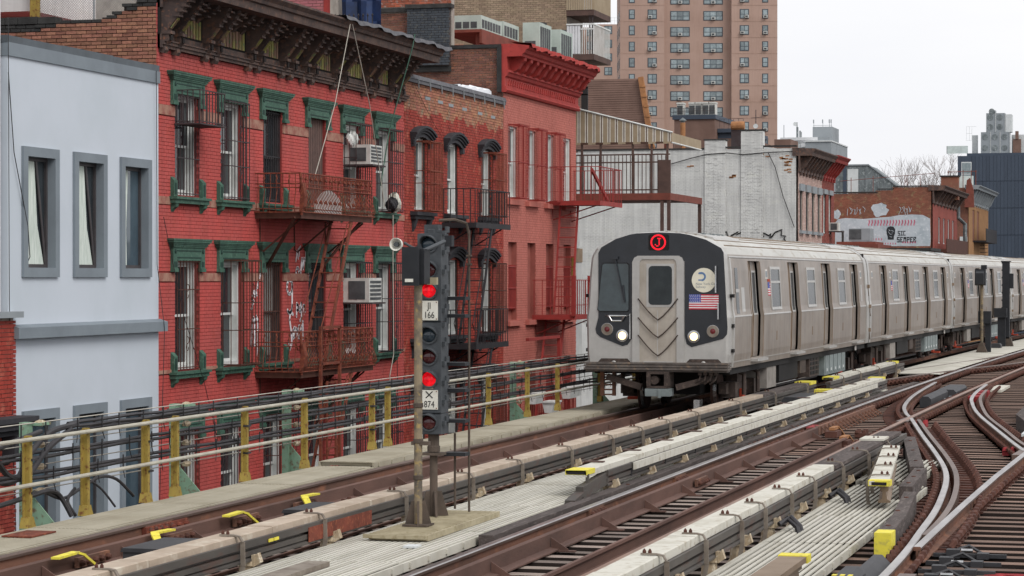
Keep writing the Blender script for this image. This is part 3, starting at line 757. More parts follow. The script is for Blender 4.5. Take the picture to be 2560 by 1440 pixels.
# ---------------------------------------------------------------- salmon red house with red cornice
h4 = thing('red_house', 'salmon red painted house with a bright red projecting cornice and red cage guards', 'house', (XR, 72, -6.6))
C4 = [68.68, 70.79, 72.95, 75.1]; w4 = .47; r4 = [(5.0, 7.1), (1.53, 3.76), (-2.0, .33)]
holes = [(c - w4, c + w4, a, e) for c in C4 for (a, e) in r4]
m = MB(); wall(m, 'X', XR - .008, 67.7, 76.25, -6.6, 8.05, holes, .3); m.box(-30, XR - .32, 67.75, 76.2, -6.6, 9.2); m.box(XR - .32, XR - .05, 67.98, 76.2, 8.0, 9.25); m.box(-30, XR - .01, 76.2, 76.25, -6.6, 8.9); m.build('wall', 'mortar_salmon', h4)
m = MB(); bricks(m, 'X', XR, brick_rects(67.72, 76.25, -3, 8.03, holes), .003, .02); m.build('painted_brickwork', 'salmon_paint', h4, kind='stuff')
for ri, (a, e) in enumerate(r4):
    for ci, c in enumerate(C4):
        m = MB(); m.box(XR, XR + .12, c - w4 - .22, c + w4 + .25, a - .17, a - .03); m.build('window_sill', 'salmon_paint', h4)
        if ri == 0: sash_window(h4, XR, c, a, e, w4, rec=.05); continue
        if ci == 1:
            m = MB(); m.box(XR - .22, XR - .16, c - w4, c + w4, a, e); m.build('blind_panel', 'mortar_salmon', h4); continue
        m = MB(); m.box(XR - .22, XR - .16, c - w4, c + w4, e - .7, e); m.box(XR - .22, XR - .16, c - w4, c + w4, a, a + .3); m.build('window_infill', 'mortar_salmon', h4)
        o = sash_window(h4, XR, c, a + .3, e - .7, w4, rec=.1)
        m = MB(); vbars(m, XR - .04, c - w4 + .03, c + w4 - .03, a + .3, e - .65, 8, (a + .35, (a + e) / 2 - .2, e - .7), .014); m.build('window_bars', 'red_iron', o)
for c in C4[:3]:
    a, e = r4[0]; m = MB(); cage(m, XR, .34, c - w4 + .02, c + w4 + .1, a + .02, e + .02, 8, (a + .03, a + 1.05, e), .008, 2)
    for k in range(6): scroll(m, XR + .35, c + .3, a + .35 + k * .28, .12, .009)
    m.build('window_guard', 'red_iron', h4)
# cornice with scooped brackets
co = MB(); y0, y1 = 67.62, 76.3; X = XR
co.prism([(X, 8.0), (X + .1, 8.0), (X + .14, 8.06), (X + .1, 8.1), (X + .1, 8.16), (X + .06, 8.18), (X + .06, 8.42), (X + .12, 8.46), (X + .16, 8.54), (X + .2, 8.56), (X + .2, 8.62), (X + .12, 8.64), (X + .12, 9.0),
          (X + .56, 9.0), (X + .58, 9.06), (X + .64, 9.1), (X + .68, 9.18), (X + .76, 9.22), (X + .78, 9.3), (X + .3, 9.36), (X - .04, 9.36), (X - .04, 8.0)], 'y', y0, y1)
co.box(X - .8, X - .04, y0 + .1, y1 - .05, 9.26, 9.37)
for k in range(34): y = 68.0 + k * .235; co.bar((X + .07, y, 8.22), (X + .07, y + .1, 8.38), .03, .04)
cr4 = co.build('cornice', 'cornice_red', h4)
for k in range(12):
    y = 68.15 + k * .705; m = MB()
    m.prism([(X + .1, 8.62), (X + .22, 8.6), (X + .34, 8.68), (X + .44, 8.84), (X + .52, 8.9), (X + .54, 9.0), (X + .1, 9.0)], 'y', y - .13, y + .13); m.build('bracket', 'cornice_red', cr4)
m = MB(); n = 40
for k in range(n):
    f = lambda y: .04 * math.sin(y * 4.1) + .03 * math.sin(y * 11); ya, yb = 67.6 + k * 8.75 / n, 67.6 + (k + 1) * 8.75 / n
    m.poly([(X + .2, ya, 9.42), (X + .2, yb, 9.42), (X + .8 + f(yb), yb, 9.36), (X + .8 + f(ya), ya, 9.36)])
    m.poly([(X + .8 + f(ya), ya, 9.36), (X + .8 + f(yb), yb, 9.36), (X + .82 + f(yb), yb, 9.24 + f(yb) * .6), (X + .82 + f(ya), ya, 9.24 + f(ya) * .6)])
m.build('flashing', 'cornice_red', h4)
# party wall over the brick house roof, with its painted chimney breast
YP = 67.7
m = MB(); m.box(-20.44, XR - .02, YP + .02, YP + .3, 7.5, 9.25); m.box(-26, -20.44, YP + .02, YP + .3, 7.5, 12.2); m.build('party_wall', 'mortar_pale', h4)
m = MB(); bricks(m, 'Y', YP, brick_rects(-23.4, XR - .03, 7.7, 9.26), .008, .05); m.build('party_brickwork', 'brown_brick', h4, kind='stuff')
m = MB(); bricks(m, 'Y', YP, brick_rects(-25.5, -21.72, 9.27, 10.34), .008, .05); m.build('party_brickwork', 'brown_brick', h4, kind='stuff')
m = MB(); bricks(m, 'Y', YP, brick_rects(-25.5, -20.45, 10.5, 12.1), .01, .05); m.build('party_brickwork', 'orange_red_brick', h4, kind='stuff')
m = MB(); m.box(-25.5, -21.72, YP - .06, YP + .1, 10.35, 10.47); m.box(-21.75, -20.38, YP - .24, YP + .1, 10.42, 10.53); m.box(-20.44, XR, YP - .05, YP + .35, 9.26, 9.36); m.box(-21.71, -20.44, YP - .1, YP, 8.62, 8.78); m.build('ledge', 'soot_stone', h4)
ch = MB(); ch.box(-21.69, -20.46, YP - .17, YP, 8.78, 10.41); cho = ch.build('chimney_breast', 'mortar_dark', h4)
m = MB(); bricks(m, 'Y', YP - .19, brick_rects(-21.71, -20.44, 8.8, 10.41), .006, .04); m.build('painted_brickwork', 'black_paint_brick', cho, kind='stuff')
m = MB(); m.box(-19.06, XR - .03, YP - .12, YP, 8.0, 9.3); m.build('wall_end', 'soot_stone', h4)

# ---------------------------------------------------------------- cooling units on a rack
t = thing('equipment_rack', 'rusty brown steel rack carrying green cooling units above the brown party wall', 'rack', (-20.9, 72, 9.2))
m = MB(); m.box(-21.9, -20.55, 71.2, 78.5, 10.08, 10.17)
m.box(-20.62, -20.55, 71.2, 78.5, 9.75, 10.08); m.build('frame', 'rust_steel', t)
for y in (71.4, 75, 78.3):
    for x in (-21.8, -20.72): m = MB(); m.box(x - .06, x + .06, y - .06, y + .06, 9.2, 10.08); m.build('leg', 'rust_steel', t)
def cool(name, lab, x0, x1, y0, y1, z0, z1, nf, ns):
    t = thing(name, lab, 'cooling unit', ((x0 + x1) / 2, (y0 + y1) / 2, z0), 0, 'green cooling units on the red house roof')
    m = MB(); m.box(x0, x1, y0, y1, z0, z1); m.build('cabinet', 'ac_green', t)
    m = MB(); w = (x1 - x0)
    for k in range(nf): m.box(x0 + .08 + (w - .16) * k / nf, x0 + .03 + (w - .16) * (k + 1) / nf, y0 - .012, y0, z0 + .05, z0 + (z1 - z0) * .55)
    m.build('front_grille', 'ac_grille', t)
    m = MB(); d = y1 - y0
    for k in range(ns): m.box(x1, x1 + .012, y0 + .1 + (d - .2) * k / ns, y0 + .1 + (d - .2) * (k + .7) / ns, z0 + .06, z1 - .12)
    m.build('side_grille', 'ac_grille', t)
    m = MB(); m.lathe([(.3, 0), (.32, .05), (.05, .08)], ((x0 + x1) / 2, (y0 + y1) / 2, z1), 'z', 14); m.build('fan_guard', 'ac_grille', t)
cool('cooling_unit', 'wide low green cooling unit next to the dark chimney breast', -21.72, -20.6, 71.3, 73.6, 10.17, 10.6, 4, 7)
cool('cooling_unit', 'green cooling unit second from the dark chimney breast', -21.7, -20.6, 73.8, 75.6, 10.17, 10.66, 2, 5)
cool('cooling_unit', 'taller green cooling unit standing third along the rack', -20.5, -19.95, 75.7, 77.2, 9.5, 10.8, 1, 5)
cool('cooling_unit', 'green cooling unit with a round top fan at the far end of the rack', -20.4, -19.75, 77.6, 79.2, 9.5, 10.75, 1, 5)

# ---------------------------------------------------------------- window air conditioners and bundles
def window_ac(Yc, z0, w, h, d, lab):
    t = thing('air_conditioner', lab, 'air conditioner', (XR + d / 2, Yc, z0), 0, 'window air conditioners of the red painted house')
    m = MB(); m.box(XR - .2, XR + d, Yc - w / 2, Yc + w / 2, z0, z0 + h); m.build('casing', 'ac_white', t)
    m = MB(); m.box(XR + .12, XR + d - .1, Yc - w / 2 - .012, Yc - w / 2, z0 + .07, z0 + h - .07)
    for k in range(5): m.box(XR + d, XR + d + .01, Yc - w / 2 + .06, Yc + w / 2 - .06, z0 + .06 + k * h * .17, z0 + .06 + k * h * .17 + h * .1)
    m.build('grille', 'ac_grille', t)
    m = MB(); m.box(XR, XR + d + .08, Yc - w / 2 - .05, Yc + w / 2 + .05, z0 - .04, z0 - .003); m.build('shelf', 'bar_iron', t)
window_ac(RC[4] - .05, 5.36, .85, .45, .62, 'white window air conditioner in the upper row beside a bundled bag')
window_ac(RC[4] - .1, 2.18, .9, .56, .62, 'white window air conditioner in the lower row above a caged window')
def lump(name, lab, cat, c, s, mat, seed):
    r = random.Random(seed); m = MB(); nu, nv = 22, 14; P = []
    for j in range(nv + 1):
        row = []
        for k in range(nu):
            a, b = 2 * math.pi * k / nu, math.pi * j / nv; q = .9 + .12 * math.sin(a * 3 + seed + j * .5) + .08 * math.sin(a * 7 + j * 1.3) + r.uniform(-.03, .03)
            row.append((c[0] + s[0] * q * math.cos(a) * math.sin(b), c[1] + s[1] * q * math.sin(a) * math.sin(b), c[2] - s[2] * math.cos(b) * q))
        P.append(row)
    for j in range(nv):
        for k in range(nu): m.poly([P[j][k], P[j][(k + 1) % nu], P[j + 1][(k + 1) % nu], P[j + 1][k]])
    o = m.build(name, mat, None, True); return T(o, lab, cat)
lump('plastic_bag', 'white plastic bag stuffed above the upper window air conditioner', 'bag', (XR + .16, RC[4] - .42, 5.93), (.15, .2, .19), 'white_paint', 3)
lump('cloth_bundle', 'off white cloth bundle on the green sill by the fire escape', 'bundle', (XR + .26, RC[5] + .05, 4.56), (.17, .24, .24), 'cover_white', 5)
lump('cloth_bundle', 'dark crumpled bundle beside the off white cloth on the green sill', 'bundle', (XR + .3, RC[5] - .28, 4.5), (.16, .16, .18), 'black_iron', 8)

# ---------------------------------------------------------------- fire escapes
def belly(z0, h):   # bowed bar: (outward, z)
    return [(0, z0 + h), (.0, z0 + h * .72), (-.02, z0 + h * .55), (.05, z0 + h * .3), (.09, z0 + h * .14), (.04, z0 + .02), (-.04, z0)]
def fe_balcony(par, y0, y1, zf, h, d):
    X0, X1 = XR, XR + d; m = MB()
    m.box(X0, X1, y0, y1, zf - .08, zf - .05)
    for k in range(int((y1 - y0) / .09)): m.box(X0, X1, y0 + k * .09, y0 + k * .09 + .045, zf - .05, zf - .01)
    m.box(X1 - .03, X1 + .01, y0, y1, zf - .12, zf + .01); m.box(X0, X1, y0 - .01, y0 + .03, zf - .12, zf + .01); m.build('platform', 'rust_dark', par)
    r = MB()
    for z, rr in ((zf + h, .016), (zf + h * .74, .012), (zf + h * .64, .012), (zf + h * .1, .012), (zf + .01, .012)):
        ox = .06 if z < zf + h * .2 else 0
        r.tube([(X0, y0 - ox, z), (X1 + ox, y0 - ox, z), (X1 + ox, y1 + ox, z), (X0, y1 + ox, z)], rr, 5)
    n = int((y1 - y0) / .098)
    for k in range(n + 1):
        y = y0 + (y1 - y0) * k / n; r.tube([(X1 + o_, y, z) for o_, z in belly(zf, h)], .0095, 4, cap=False)
        if k % 3 == 0:
            for zz in (zf + h * .85, zf + h * .28):
                r.bar((X1 + .01, y - .05, zz), (X1 + .01, y + .05, zz + .03), .02, .05); r.bar((X1 + .03, y - .05, zz + .03), (X1 + .03, y + .05, zz), .02, .05)
    for sg, yy in ((-1, y0), (1, y1)):
        for k in range(7):
            x = X0 + .06 + (d - .1) * k / 6.5; r.tube([(x, yy + sg * o_, z) for o_, z in belly(zf, h)], .0095, 4, cap=False)
            if k % 2: scroll(r, x, yy, zf + h * .85, .09, .009)
    r.build('railing', 'rust_iron', par)
    a = MB()   # acanthus at the corner
    for s_ in (-.5, -.2, .1, .4): a.prism([(X1, zf), (X1 + .1, zf + .12), (X1 + .13, zf + .35), (X1 + .07, zf + .62), (X1 + .02, zf + .3)], 'y', y0 + s_ * .16, y0 + s_ * .16 + .035)
    a.tube([(X1 + .03, y0 - .02, zf - .05), (X1 + .07, y0 - .05, zf + .2), (X1, y0, zf + h)], .03, 6); a.build('corner_leaf', 'rust_iron', par)
    for y in (y0 + .25, (y0 + y1) / 2, y1 - .3): b = MB(); b.tube([(X0, y, zf - .1), (X0 + .02, y, zf - .75), (X0 + .08, y, zf - .8), (X1 - .1, y, zf - .14)], .02, 5); b.build('support_bracket', 'rust_dark', par)
def stair(par, p0, p1, xw, nst, mat, hand=True):
    """steep open stair: two stringers parallel in y, treads along x"""
    s = MB(); (ya, za), (yb, zb) = p0, p1
    for x in xw: s.bar((x, ya, za), (x, yb, zb), .03, .12)
    s.build('stringer', mat, par)
    for k in range(nst):
        u = (k + .6) / nst; y, z = ya + (yb - ya) * u, za + (zb - za) * u
        q = MB(); q.box(xw[0], xw[1], y - .07, y + .07, z - .012, z + .012); q.build('tread', mat, par)
    if hand:
        hh = MB()
        for x in xw: hh.tube([(x, ya + .05, za - .1), (x, ya - .12, za - .05), (x, ya - .3, za - .1), (x, yb - .38, zb + .55), (x, yb - .25, zb + .4), (x, yb + .05, zb + .4)], .014, 5)
        hh.build('handrail', mat, par)
fe = thing('fire_escape', 'rusty brown fire escape with bowed ornamental balconies on the red painted house', 'fire escape', (XR, 51, -2))
fe_balcony(fe, 48.45, 53.05, 4.1, .82, 1.0); fe_balcony(fe, 48.45, 53.15, .78, .84, 1.0); fe_balcony(fe, 48.45, 53.15, -2.5, .84, 1.0)
stair(fe, (51.75, 4.02), (49.9, .8), (-18.4, -17.92), 10, 'rust_iron'); stair(fe, (51.75, .7), (49.9, -2.5), (-18.4, -17.92), 10, 'rust_iron')
for p, q in (((XR + .9, 48.4, 4.0), (XR + .02, 49.1, 3.0)), ((XR + .9, 52.6, 4.0), (XR + .02, 51.8, 2.7)), ((XR + .9, 52.6, .68), (XR + .02, 51.8, -.6))): m = MB(); m.bar(p, q, .05); m.build('brace', 'rust_dark', fe)
m = MB(); x = XR + 1.12
for y in (49.35, 50.55): m.box(x - .03, x + .03, y - .035, y + .035, -3.3, 1.72)
m.box(x - .03, x + .03, 49.35, 50.55, 1.66, 1.72); m.box(x - .03, x + .03, 49.35, 50.55, .9, .95); m.build('ladder_guide', 'rust_iron', fe)
m = MB()
for y in (49.75, 50.3): m.box(x - .02, x + .02, y - .02, y + .02, -2.6, .55)
for k in range(9): m.box(x - .012, x + .012, 49.75, 50.3, .5 - k * .35, .53 - k * .35)
m.build('drop_ladder', 'rust_iron', fe)
m = MB()
for k in range(26): y = 50.05 + k * .065; m.box(XR + .72, XR + .76, y, y + .045, 4.12, 4.3 + .34 * math.sin(math.pi * (k + 2) / 30))
o = m.build('bedhead', 'white_paint'); T(o, 'white slatted bedhead leaning inside the upper fire escape balcony', 'bedhead')

def plain_fe(lab, y0, y1, zf, h, d, mat, par=None, nb=16, dy=.12):
    m = MB(); X1 = XR + d
    m.box(XR, X1, y0, y1, zf - .06, zf - .03)
    for k in range(int((y1 - y0) / .12)): m.box(XR, X1, y0 + k * .12, y0 + k * .12 + .06, zf - .03, zf)
    m.box(X1 - .02, X1 + .03, y0, y1, zf - .12, zf + .02); m.box(XR, X1, y0 - .02, y0 + .03, zf - .12, zf + .02); m.build('platform', mat, par)
    r = MB()
    for z, w in ((zf + h, .03), (zf + h * .28, .014)): 
        r.bar((XR, y0, z), (X1, y0, z), w, w * .8); r.bar((X1, y0, z), (X1, y1, z), w, w * .8); r.bar((X1, y1, z), (XR, y1, z), w, w * .8)
    n = int((y1 - y0) / .24)
    for k in range(n + 1): y = y0 + (y1 - y0) * k / n; r.box(X1 - .009, X1 + .009, y - .009, y + .009, zf, zf + h)
    for yy in (y0, y1):
        for k in range(5): x = XR + d * k / 5 + .05; r.box(x - .011, x + .011, yy - .011, yy + .011, zf, zf + h)
    r.build('railing', mat, par)
    for y in (y0 + .3, y1 - .4): b = MB(); b.tube([(XR, y, zf - .1), (XR + .04, y, zf - .55), (X1 - .1, y, zf - .1)], .02, 5); b.build('support_bracket', mat, par)
f3 = thing('fire_escape', 'black iron fire escape with plain rails on the brick house behind the signal mast', 'fire escape', (XR, 63, -2))
plain_fe('', 61.75, 65.1, 4.16, .9, .9, 'black_iron', f3); plain_fe('', 61.75, 64.9, 1.0, .9, .9, 'black_iron', f3); plain_fe('', 61.75, 64.9, -2.2, .9, .9, 'black_iron', f3)
stair(f3, (63.35, 4.1), (61.9, 1.0), (-18.5, -18.0), 10, 'black_iron'); stair(f3, (63.35, .95), (61.9, -2.2), (-18.5, -18.0), 10, 'black_iron')
f4 = thing('fire_escape', 'bright red fire escape with a tall upright ladder on the salmon red house', 'fire escape', (XR, 73, -2))
plain_fe('', 72.9, 75.9, 5.05, 1.05, 1.55, 'red_iron', f4); plain_fe('', 70.9, 74.2, 1.62, 1.05, 1.25, 'red_iron', f4)
m = MB()
for x in (XR + .25, XR + .8): m.bar((x, 73.3, 5.0), (x, 72.5, 1.7), .05, .09)
for k in range(11): u = (k + .5) / 11; m.box(XR + .25, XR + .8, 73.3 - .8 * u - .02, 73.3 - .8 * u + .02, 5.0 - 3.3 * u, 5.03 - 3.3 * u)
m.build('ladder', 'red_iron', f4)
m = MB()
for x in (XR + .25, XR + .8): m.bar((x, 71.6, 1.55), (x, 69.9, -2.4), .05, .1)
for k in range(12): u = (k + .5) / 12; m.box(XR + .25, XR + .8, 71.6 - 1.7 * u - .03, 71.6 - 1.7 * u + .03, 1.55 - 3.95 * u, 1.58 - 3.95 * u)
m.build('ladder', 'red_iron', f4)
m = MB()
for y in (70.9, 72.9): m = MB(); m.box(XR + 1.2, XR + 1.32, y - .06, y + .06, 1.6, 2.8); m.build('upright', 'red_iron', f4)
m = MB(); m.box(XR + .95, XR + 1.05, 66.6, 70.2, .98, 1.06); m.box(XR + .95, XR + 1.05, 70.12, 70.2, -2.2, 1.06); m.build('frame', 'red_iron', f4); m = MB(); m.bar((XR + 1.3, 73, 6.0), (XR + 1.3, 75.2, 5.1), .06, .12); m.build('brace', 'red_iron', f4)
m = MB(); m.box(XR + .01, XR + .09, 75.62, 75.72, 2.0, 3.4); m.build('gas_pipe', 'post_yellow', f4)
# flower boxes by the lowest balcony
for k, (y, x) in enumerate(((68.0, .75), (69.1, .95), (71.4, .9), (72.6, .75))):
    lab = ['empty white plastic flower box at the near end of the red balcony', 'white flower box hung lower than its neighbours beside the green post', 'small white flower box third along the red balcony', 'tilted white flower box at the far end of the red balcony'][k]
    m = MB(); zt = -.55 - (.3 if k == 1 else 0); m.prism([(XR + x, zt - .28), (XR + x + .2, zt - .28), (XR + x + .27, zt), (XR + x - .07, zt)], 'y', y - .42, y + .42); m.box(XR + x - .09, XR + x + .29, y - .45, y + .45, zt, zt + .05)
    T(m.build('flower_box', 'white_paint'), lab, 'flower box', 'white flower boxes on the red balcony')
m = MB(); plain = MB()
pl4 = thing('balcony', 'low red iron balcony holding white flower boxes', 'balcony', (XR, 70, -1.6))
plain_fe('', 67.8, 73.4, -1.5, .95, .7, 'red_iron', pl4)

# ---------------------------------------------------------------- wires, ropes and hoses on the facades
def wire(name, lab, cat, pts, r, mat):
    m = MB(); m.tube(pts, r, 4); o = m.build(name, mat); return T(o, lab, cat)
wire('rope', 'pale rope hanging from the dark cornice to the upper balcony', 'rope', [(XR + 1.07, 51.4, 8.3), (XR + 1.0, 50.6, 6.5), (XR + .9, 49.6, 4.9)], .011, 'wire_pale')
wire('rope', 'pale rope running from the dark cornice to the upper air conditioner', 'rope', [(XR + 1.07, 51.55, 8.3), (XR + .9, 53.2, 6.7), (XR + .7, 54.5, 5.3), (XR + .7, 54.9, 4.4)], .011, 'wire_pale')
wire('hose', 'green hose hanging over the dark cornice past the bracket row', 'hose', [(XR + 1.12, 55.9, 8.5), (XR + 1.1, 55.8, 8.2), (XR + .6, 55.55, 6.2), (XR + .5, 55.2, 4.9)], .016, 'green_paint')
wire('cable', 'slack white cable hanging below the green sill with the cloth bundle', 'cable', [(XR + .35, 56.6, 4.25), (XR + .33, 56.65, 3.0), (XR + .33, 56.7, .9), (XR + .3, 56.5, .4), (XR + .3, 56.55, -.5)], .012, 'wire_pale')
wire('cable', 'thin black cable down the edge between rendered and red houses', 'cable', [(GX + .06, 42.75, 6.6), (GX + .03, 42.85, 3), (GX + .18, 42.85, 1.8), (GX + .05, 42.8, -3)], .007, 'wire_dark')
wire('cable', 'black cable curving down to the first grey framed window', 'cable', [(GX + .05, 36.8, 6.1), (GX + .05, 37.0, 4.8), (GX + .05, 37.5, 3.6), (GX + .06, 37.55, 3.1), (GX + .0, 37.5, 2.9)], .009, 'wire_dark')
wire('cable', 'black cable straight down the corner of the rendered house', 'cable', [(GX + .05, 36.8, 7), (GX + .05, 36.83, 2.3), (GX + .12, 36.95, -2)], .007, 'wire_dark')
wire('cable', 'thin black cable slanting across a rusty barred window of the red house', 'cable', [(XR + .1, 43.45, 3.9), (XR + .2, 44.2, 2.0), (XR + .2, 45.2, .7), (XR + .2, 46.2, -1)], .007, 'wire_dark')
wire('cable', 'thin black cable down the wall between red and bare brick houses', 'cable', [(XR + .02, 57.9, 4.2), (XR + .02, 58.0, -3)], .008, 'wire_dark')
wire('cable', 'thin dark cable slanting down the bare brick below the metal coping', 'cable', [(XR + .05, 59.2, 7.6), (XR + .04, 60.8, 6.75), (XR + .04, 61.6, 6.4)], .006, 'wire_dark')

# graffiti strokes on the red house
def strokes(par, X, S, r, mat, y0, z0, s, sk=1.0):
    for st in S:
        m = MB(); pts = [(X, y0 + a * s * sk, z0 + b * s) for a, b in st]
        for p, q in zip(pts, pts[1:]): m.bar(p, q, .006, r)
        for p in pts: m.lathe([(r / 2, -.003), (r / 2, .003)], p, 'x', 6)
        m.build('graffiti', mat, par)
arc = lambda cx, cy, rx, ry, a0, a1, n=9: [(cx + rx * math.cos(rad(a0 + (a1 - a0) * i / n)), cy + ry * math.sin(rad(a0 + (a1 - a0) * i / n))) for i in range(n + 1)]
GXR = XR + .012
strokes(rh, GXR, [arc(0, 0, .1, .1, 0, 360), [(.1, .05), (.1, -.25)] + arc(0, -.25, .1, .1, 0, -140)], .075, 'graffiti_white', 50.45, 2.55, 1.6)     # g
strokes(rh, GXR, [arc(0, 0, .08, .1, 0, 360)], .07, 'graffiti_white', 50.95, 2.85, 1.2)                                                      # o
strokes(rh, GXR, [[(0, -.1), (.05, .1), (.1, -.05), (.14, .1)], [(.2, .28), (.26, -.12)], [(.2, .1), (.33, -.15)]], .07, 'graffiti_white', 51.15, 3.02, 1.5)
strokes(rh, GXR, [[(0, .2), (-.02, -.1)], arc(.04, .1, .06, .07, 120, -120), [(.3, .2), (.2, .1), (.2, 0), (.3, .05)], [(.3, .2), (.3, -.15), (.22, -.2)], [(.45, .15), (.45, -.05)], arc(.5, .05, .06, .08, 130, -30)], .07, 'graffiti_white', 50.9, 2.0, .95)
strokes(rh, GXR, [[(.18, .35), (.05, .4), (0, .25), (.1, 0), (.12, -.2), (.02, -.3), (-.05, -.15)], [(.2, -.1), (.2, .05), (.27, .1), (.28, -.08), (.35, .08), (.42, .05), (.42, -.1)], [(.5, -.1), (.5, .12), (.58, .12)], [(.65, .12), (.58, .02), (.66, -.06), (.58, -.12)], [(.72, .2), (.72, -.12)]], .075, 'graffiti_white', 50.45, 1.55, 1.15)
strokes(rh, GXR, [[(0, 0), (.02, .4), (.1, .5), (.16, .4), (.16, 0)], [(.16, .4), (.24, .52), (.32, .42), (.3, -.2)]], .065, 'graffiti_white', 48.2, 1.35, 1.15)
strokes(rh, GXR, [[(0, 0), (.1, .12), (.02, .16), (.12, .28)], [(.14, .2), (.2, .3), (.24, .22)], [(.26, .34), (.3, .42)], [(.36, .5), (.4, .56)]], .065, 'graffiti_white', 48.2, 2.1, 1.3)
strokes(rh, GXR, [[(0, 0), (.05, .2), (.12, .05)], [(.16, .1), (.18, .26)], [(.12, .22), (.24, .28)]], .04, 'graffiti_white', 50.85, 3.1, 1.2)
# ================================================================ BUILDINGS FURTHER UP THE STREET
def share(name, me, par, loc, rz=0., local=True):
    o = bpy.data.objects.new(name, me); COL.objects.link(o); o.parent = par; o.location = loc; o.rotation_euler = (0, 0, rz); return o

# ---------------------------------------------------------------- tan brick block with balconies
t = thing('apartment_block', 'plain tan brick apartment wall rising behind the green cooling units', 'apartment block', (-25, 88, -6.6))
m = MB(); m.box(-42, -21.45, 85.03, 87.6, 9.6, 22); m.box(-42, -24, 85.03, 87.6, -6.6, 9.6); m.build('core', 'mortar_pale', t)
m = MB(); bricks(m, 'Y', 85.0, brick_rects(-26.2, -21.42, 8.9, 13.0, (), .21, .072, .009), .004, .04); m.build('brickwork', 'tan_brick', t, kind='stuff')
m = MB(); m.box(-26.05, -25.2, 84.9, 85.0, 10.95, 11.05); m.build('ledge', 'hood_orange', t)
def balcony(par, z, closed):
    m = MB(); m.box(-21.42, -20.42, 85.0, 87.6, z - .2, z); m.build('balcony_floor', 'brown_steel', par)
    r = MB()
    if closed:
        for k in range(12): r.box(-21.42 + k * .083, -21.42 + k * .083 + .07, 84.98, 85.02, z, z + 1.2)
        for k in range(20): r.box(-20.46, -20.42, 85.02 + k * .13, 85.02 + k * .13 + .11, z, z + 1.2)
        r.build('balcony_panel', 'canvas_tan', par)
    else:
        for k in range(6): r.box(-20.85 + k * .08, -20.83 + k * .08, 84.99, 85.01, z, z + 1.05)
        r.box(-21.42, -20.42, 84.98, 85.02, z + 1.03, z + 1.08); r.box(-20.9, -20.42, 84.98, 85.02, z + .86, z + .9)
        for k in range(20): r.box(-20.45, -20.43, 85.02 + k * .13, 85.04 + k * .13, z, z + 1.05)
        r.box(-20.46, -20.42, 85.02, 87.6, z + 1.03, z + 1.08); r.build('balcony_railing', 'white_paint', par)
        q = MB(); q.box(-21.42, -20.92, 85.03, 85.06, z, z + 1.02)
        for k in range(5): q.box(-21.4 + k * .1, -21.33 + k * .1, 85.0, 85.03, z + .02, z + 1.0)
        q.build('balcony_screen', 'siding_white', par)
balcony(t, 10.62, False); balcony(t, 12.18, True)
m = MB()
for x in (-20.6, -20.5): m.box(x - .02, x + .02, 85.1, 85.14, 10.6, 12.1)
m.build('balcony_post', 'bar_iron', t)

# ---------------------------------------------------------------- roof terrace with striped awning
t = thing('roof_terrace', 'raised rusty steel terrace with a barred railing beside the white wall', 'terrace', (-20, 88, -6.6))
m = MB(); m.box(-26, -18.3, 88.0, 88.14, 5.55, 5.8); m.box(-18.44, -18.3, 88.14, 94, 5.55, 5.8); m.box(-26, -18.44, 88.14, 94, 5.62, 5.7); m.build('deck_frame', 'rust_steel', t)
m = MB()
for x in (-18.62, -18.37): m.box(x - .06, x + .06, 88.02, 88.12, -6.6, 5.55)
m.box(-18.43, -18.31, 93.8, 93.92, -6.6, 5.55); m.build('post', 'brown_steel', t)
m = MB()
for z in (5.9, 6.9, 7.18): m.box(-22.5, -18.32, 88.03, 88.07, z, z + .05)
for k in range(28): x = -22.4 + k * .145; m.box(x - .013, x + .013, 88.035, 88.065, 5.8, 7.2)
for x in (-21.6, -20.9, -19.7, -19.0, -18.42): m.box(x - .04, x + .04, 88.02, 88.08, 5.8, 7.75)
m.box(-18.75, -18.3, 88.0, 88.1, 5.8, 7.0); m.build('railing', 'brown_steel', t)
t = thing('awning', 'tan awning with white and brown stripes over the steel terrace', 'awning', (-20, 88, 7.6))
def az(x): return 7.98 + (x + 18.24) / (-3.57) * .93
m = MB(); x = -25.0; k = 0
while x < -18.27:
    w = .16; xe = min(x + w, -18.25); j = k % 2
    seg = ((x, xe, 0),) if j == 0 else ((x, x + .042, 2), (x + .042, x + .078, 1), (x + .078, x + .12, 2))
    for (a, b, mi) in seg:
        b = min(b, -18.24)
        if b > a: m.poly([(a, 88, 7.64), (b, 88, 7.64), (b, 88, az(b)), (a, 88, az(a))], mi); m.poly([(a, 87.99, 7.58 + (.02 if mi else 0)), (b, 87.99, 7.58), (b, 87.99, 7.66), (a, 87.99, 7.66)], 1 if (k % 4) < 2 else 0); m.poly([(a, 88, az(a)), (b, 88, az(b)), (b, 93.5, az(b)), (a, 93.5, az(a))], mi)
    x += .16 if j == 0 else .12; k += 1
m.poly([(-18.24, 88, 7.6), (-18.24, 93.5, 7.6), (-18.24, 93.5, 7.98), (-18.24, 88, 7.98)])
m.build('canopy', ['canvas_tan', 'canvas_brown', 'canvas_white'], t)
m = MB(); m.tube([(-25, 87.99, az(-25)), (-18.22, 87.99, 7.99)], .035, 5); m.tube([(-18.24, 88, 7.62), (-18.24, 93.5, 7.62)], .03, 5); m.build('frame', 'white_paint', t)
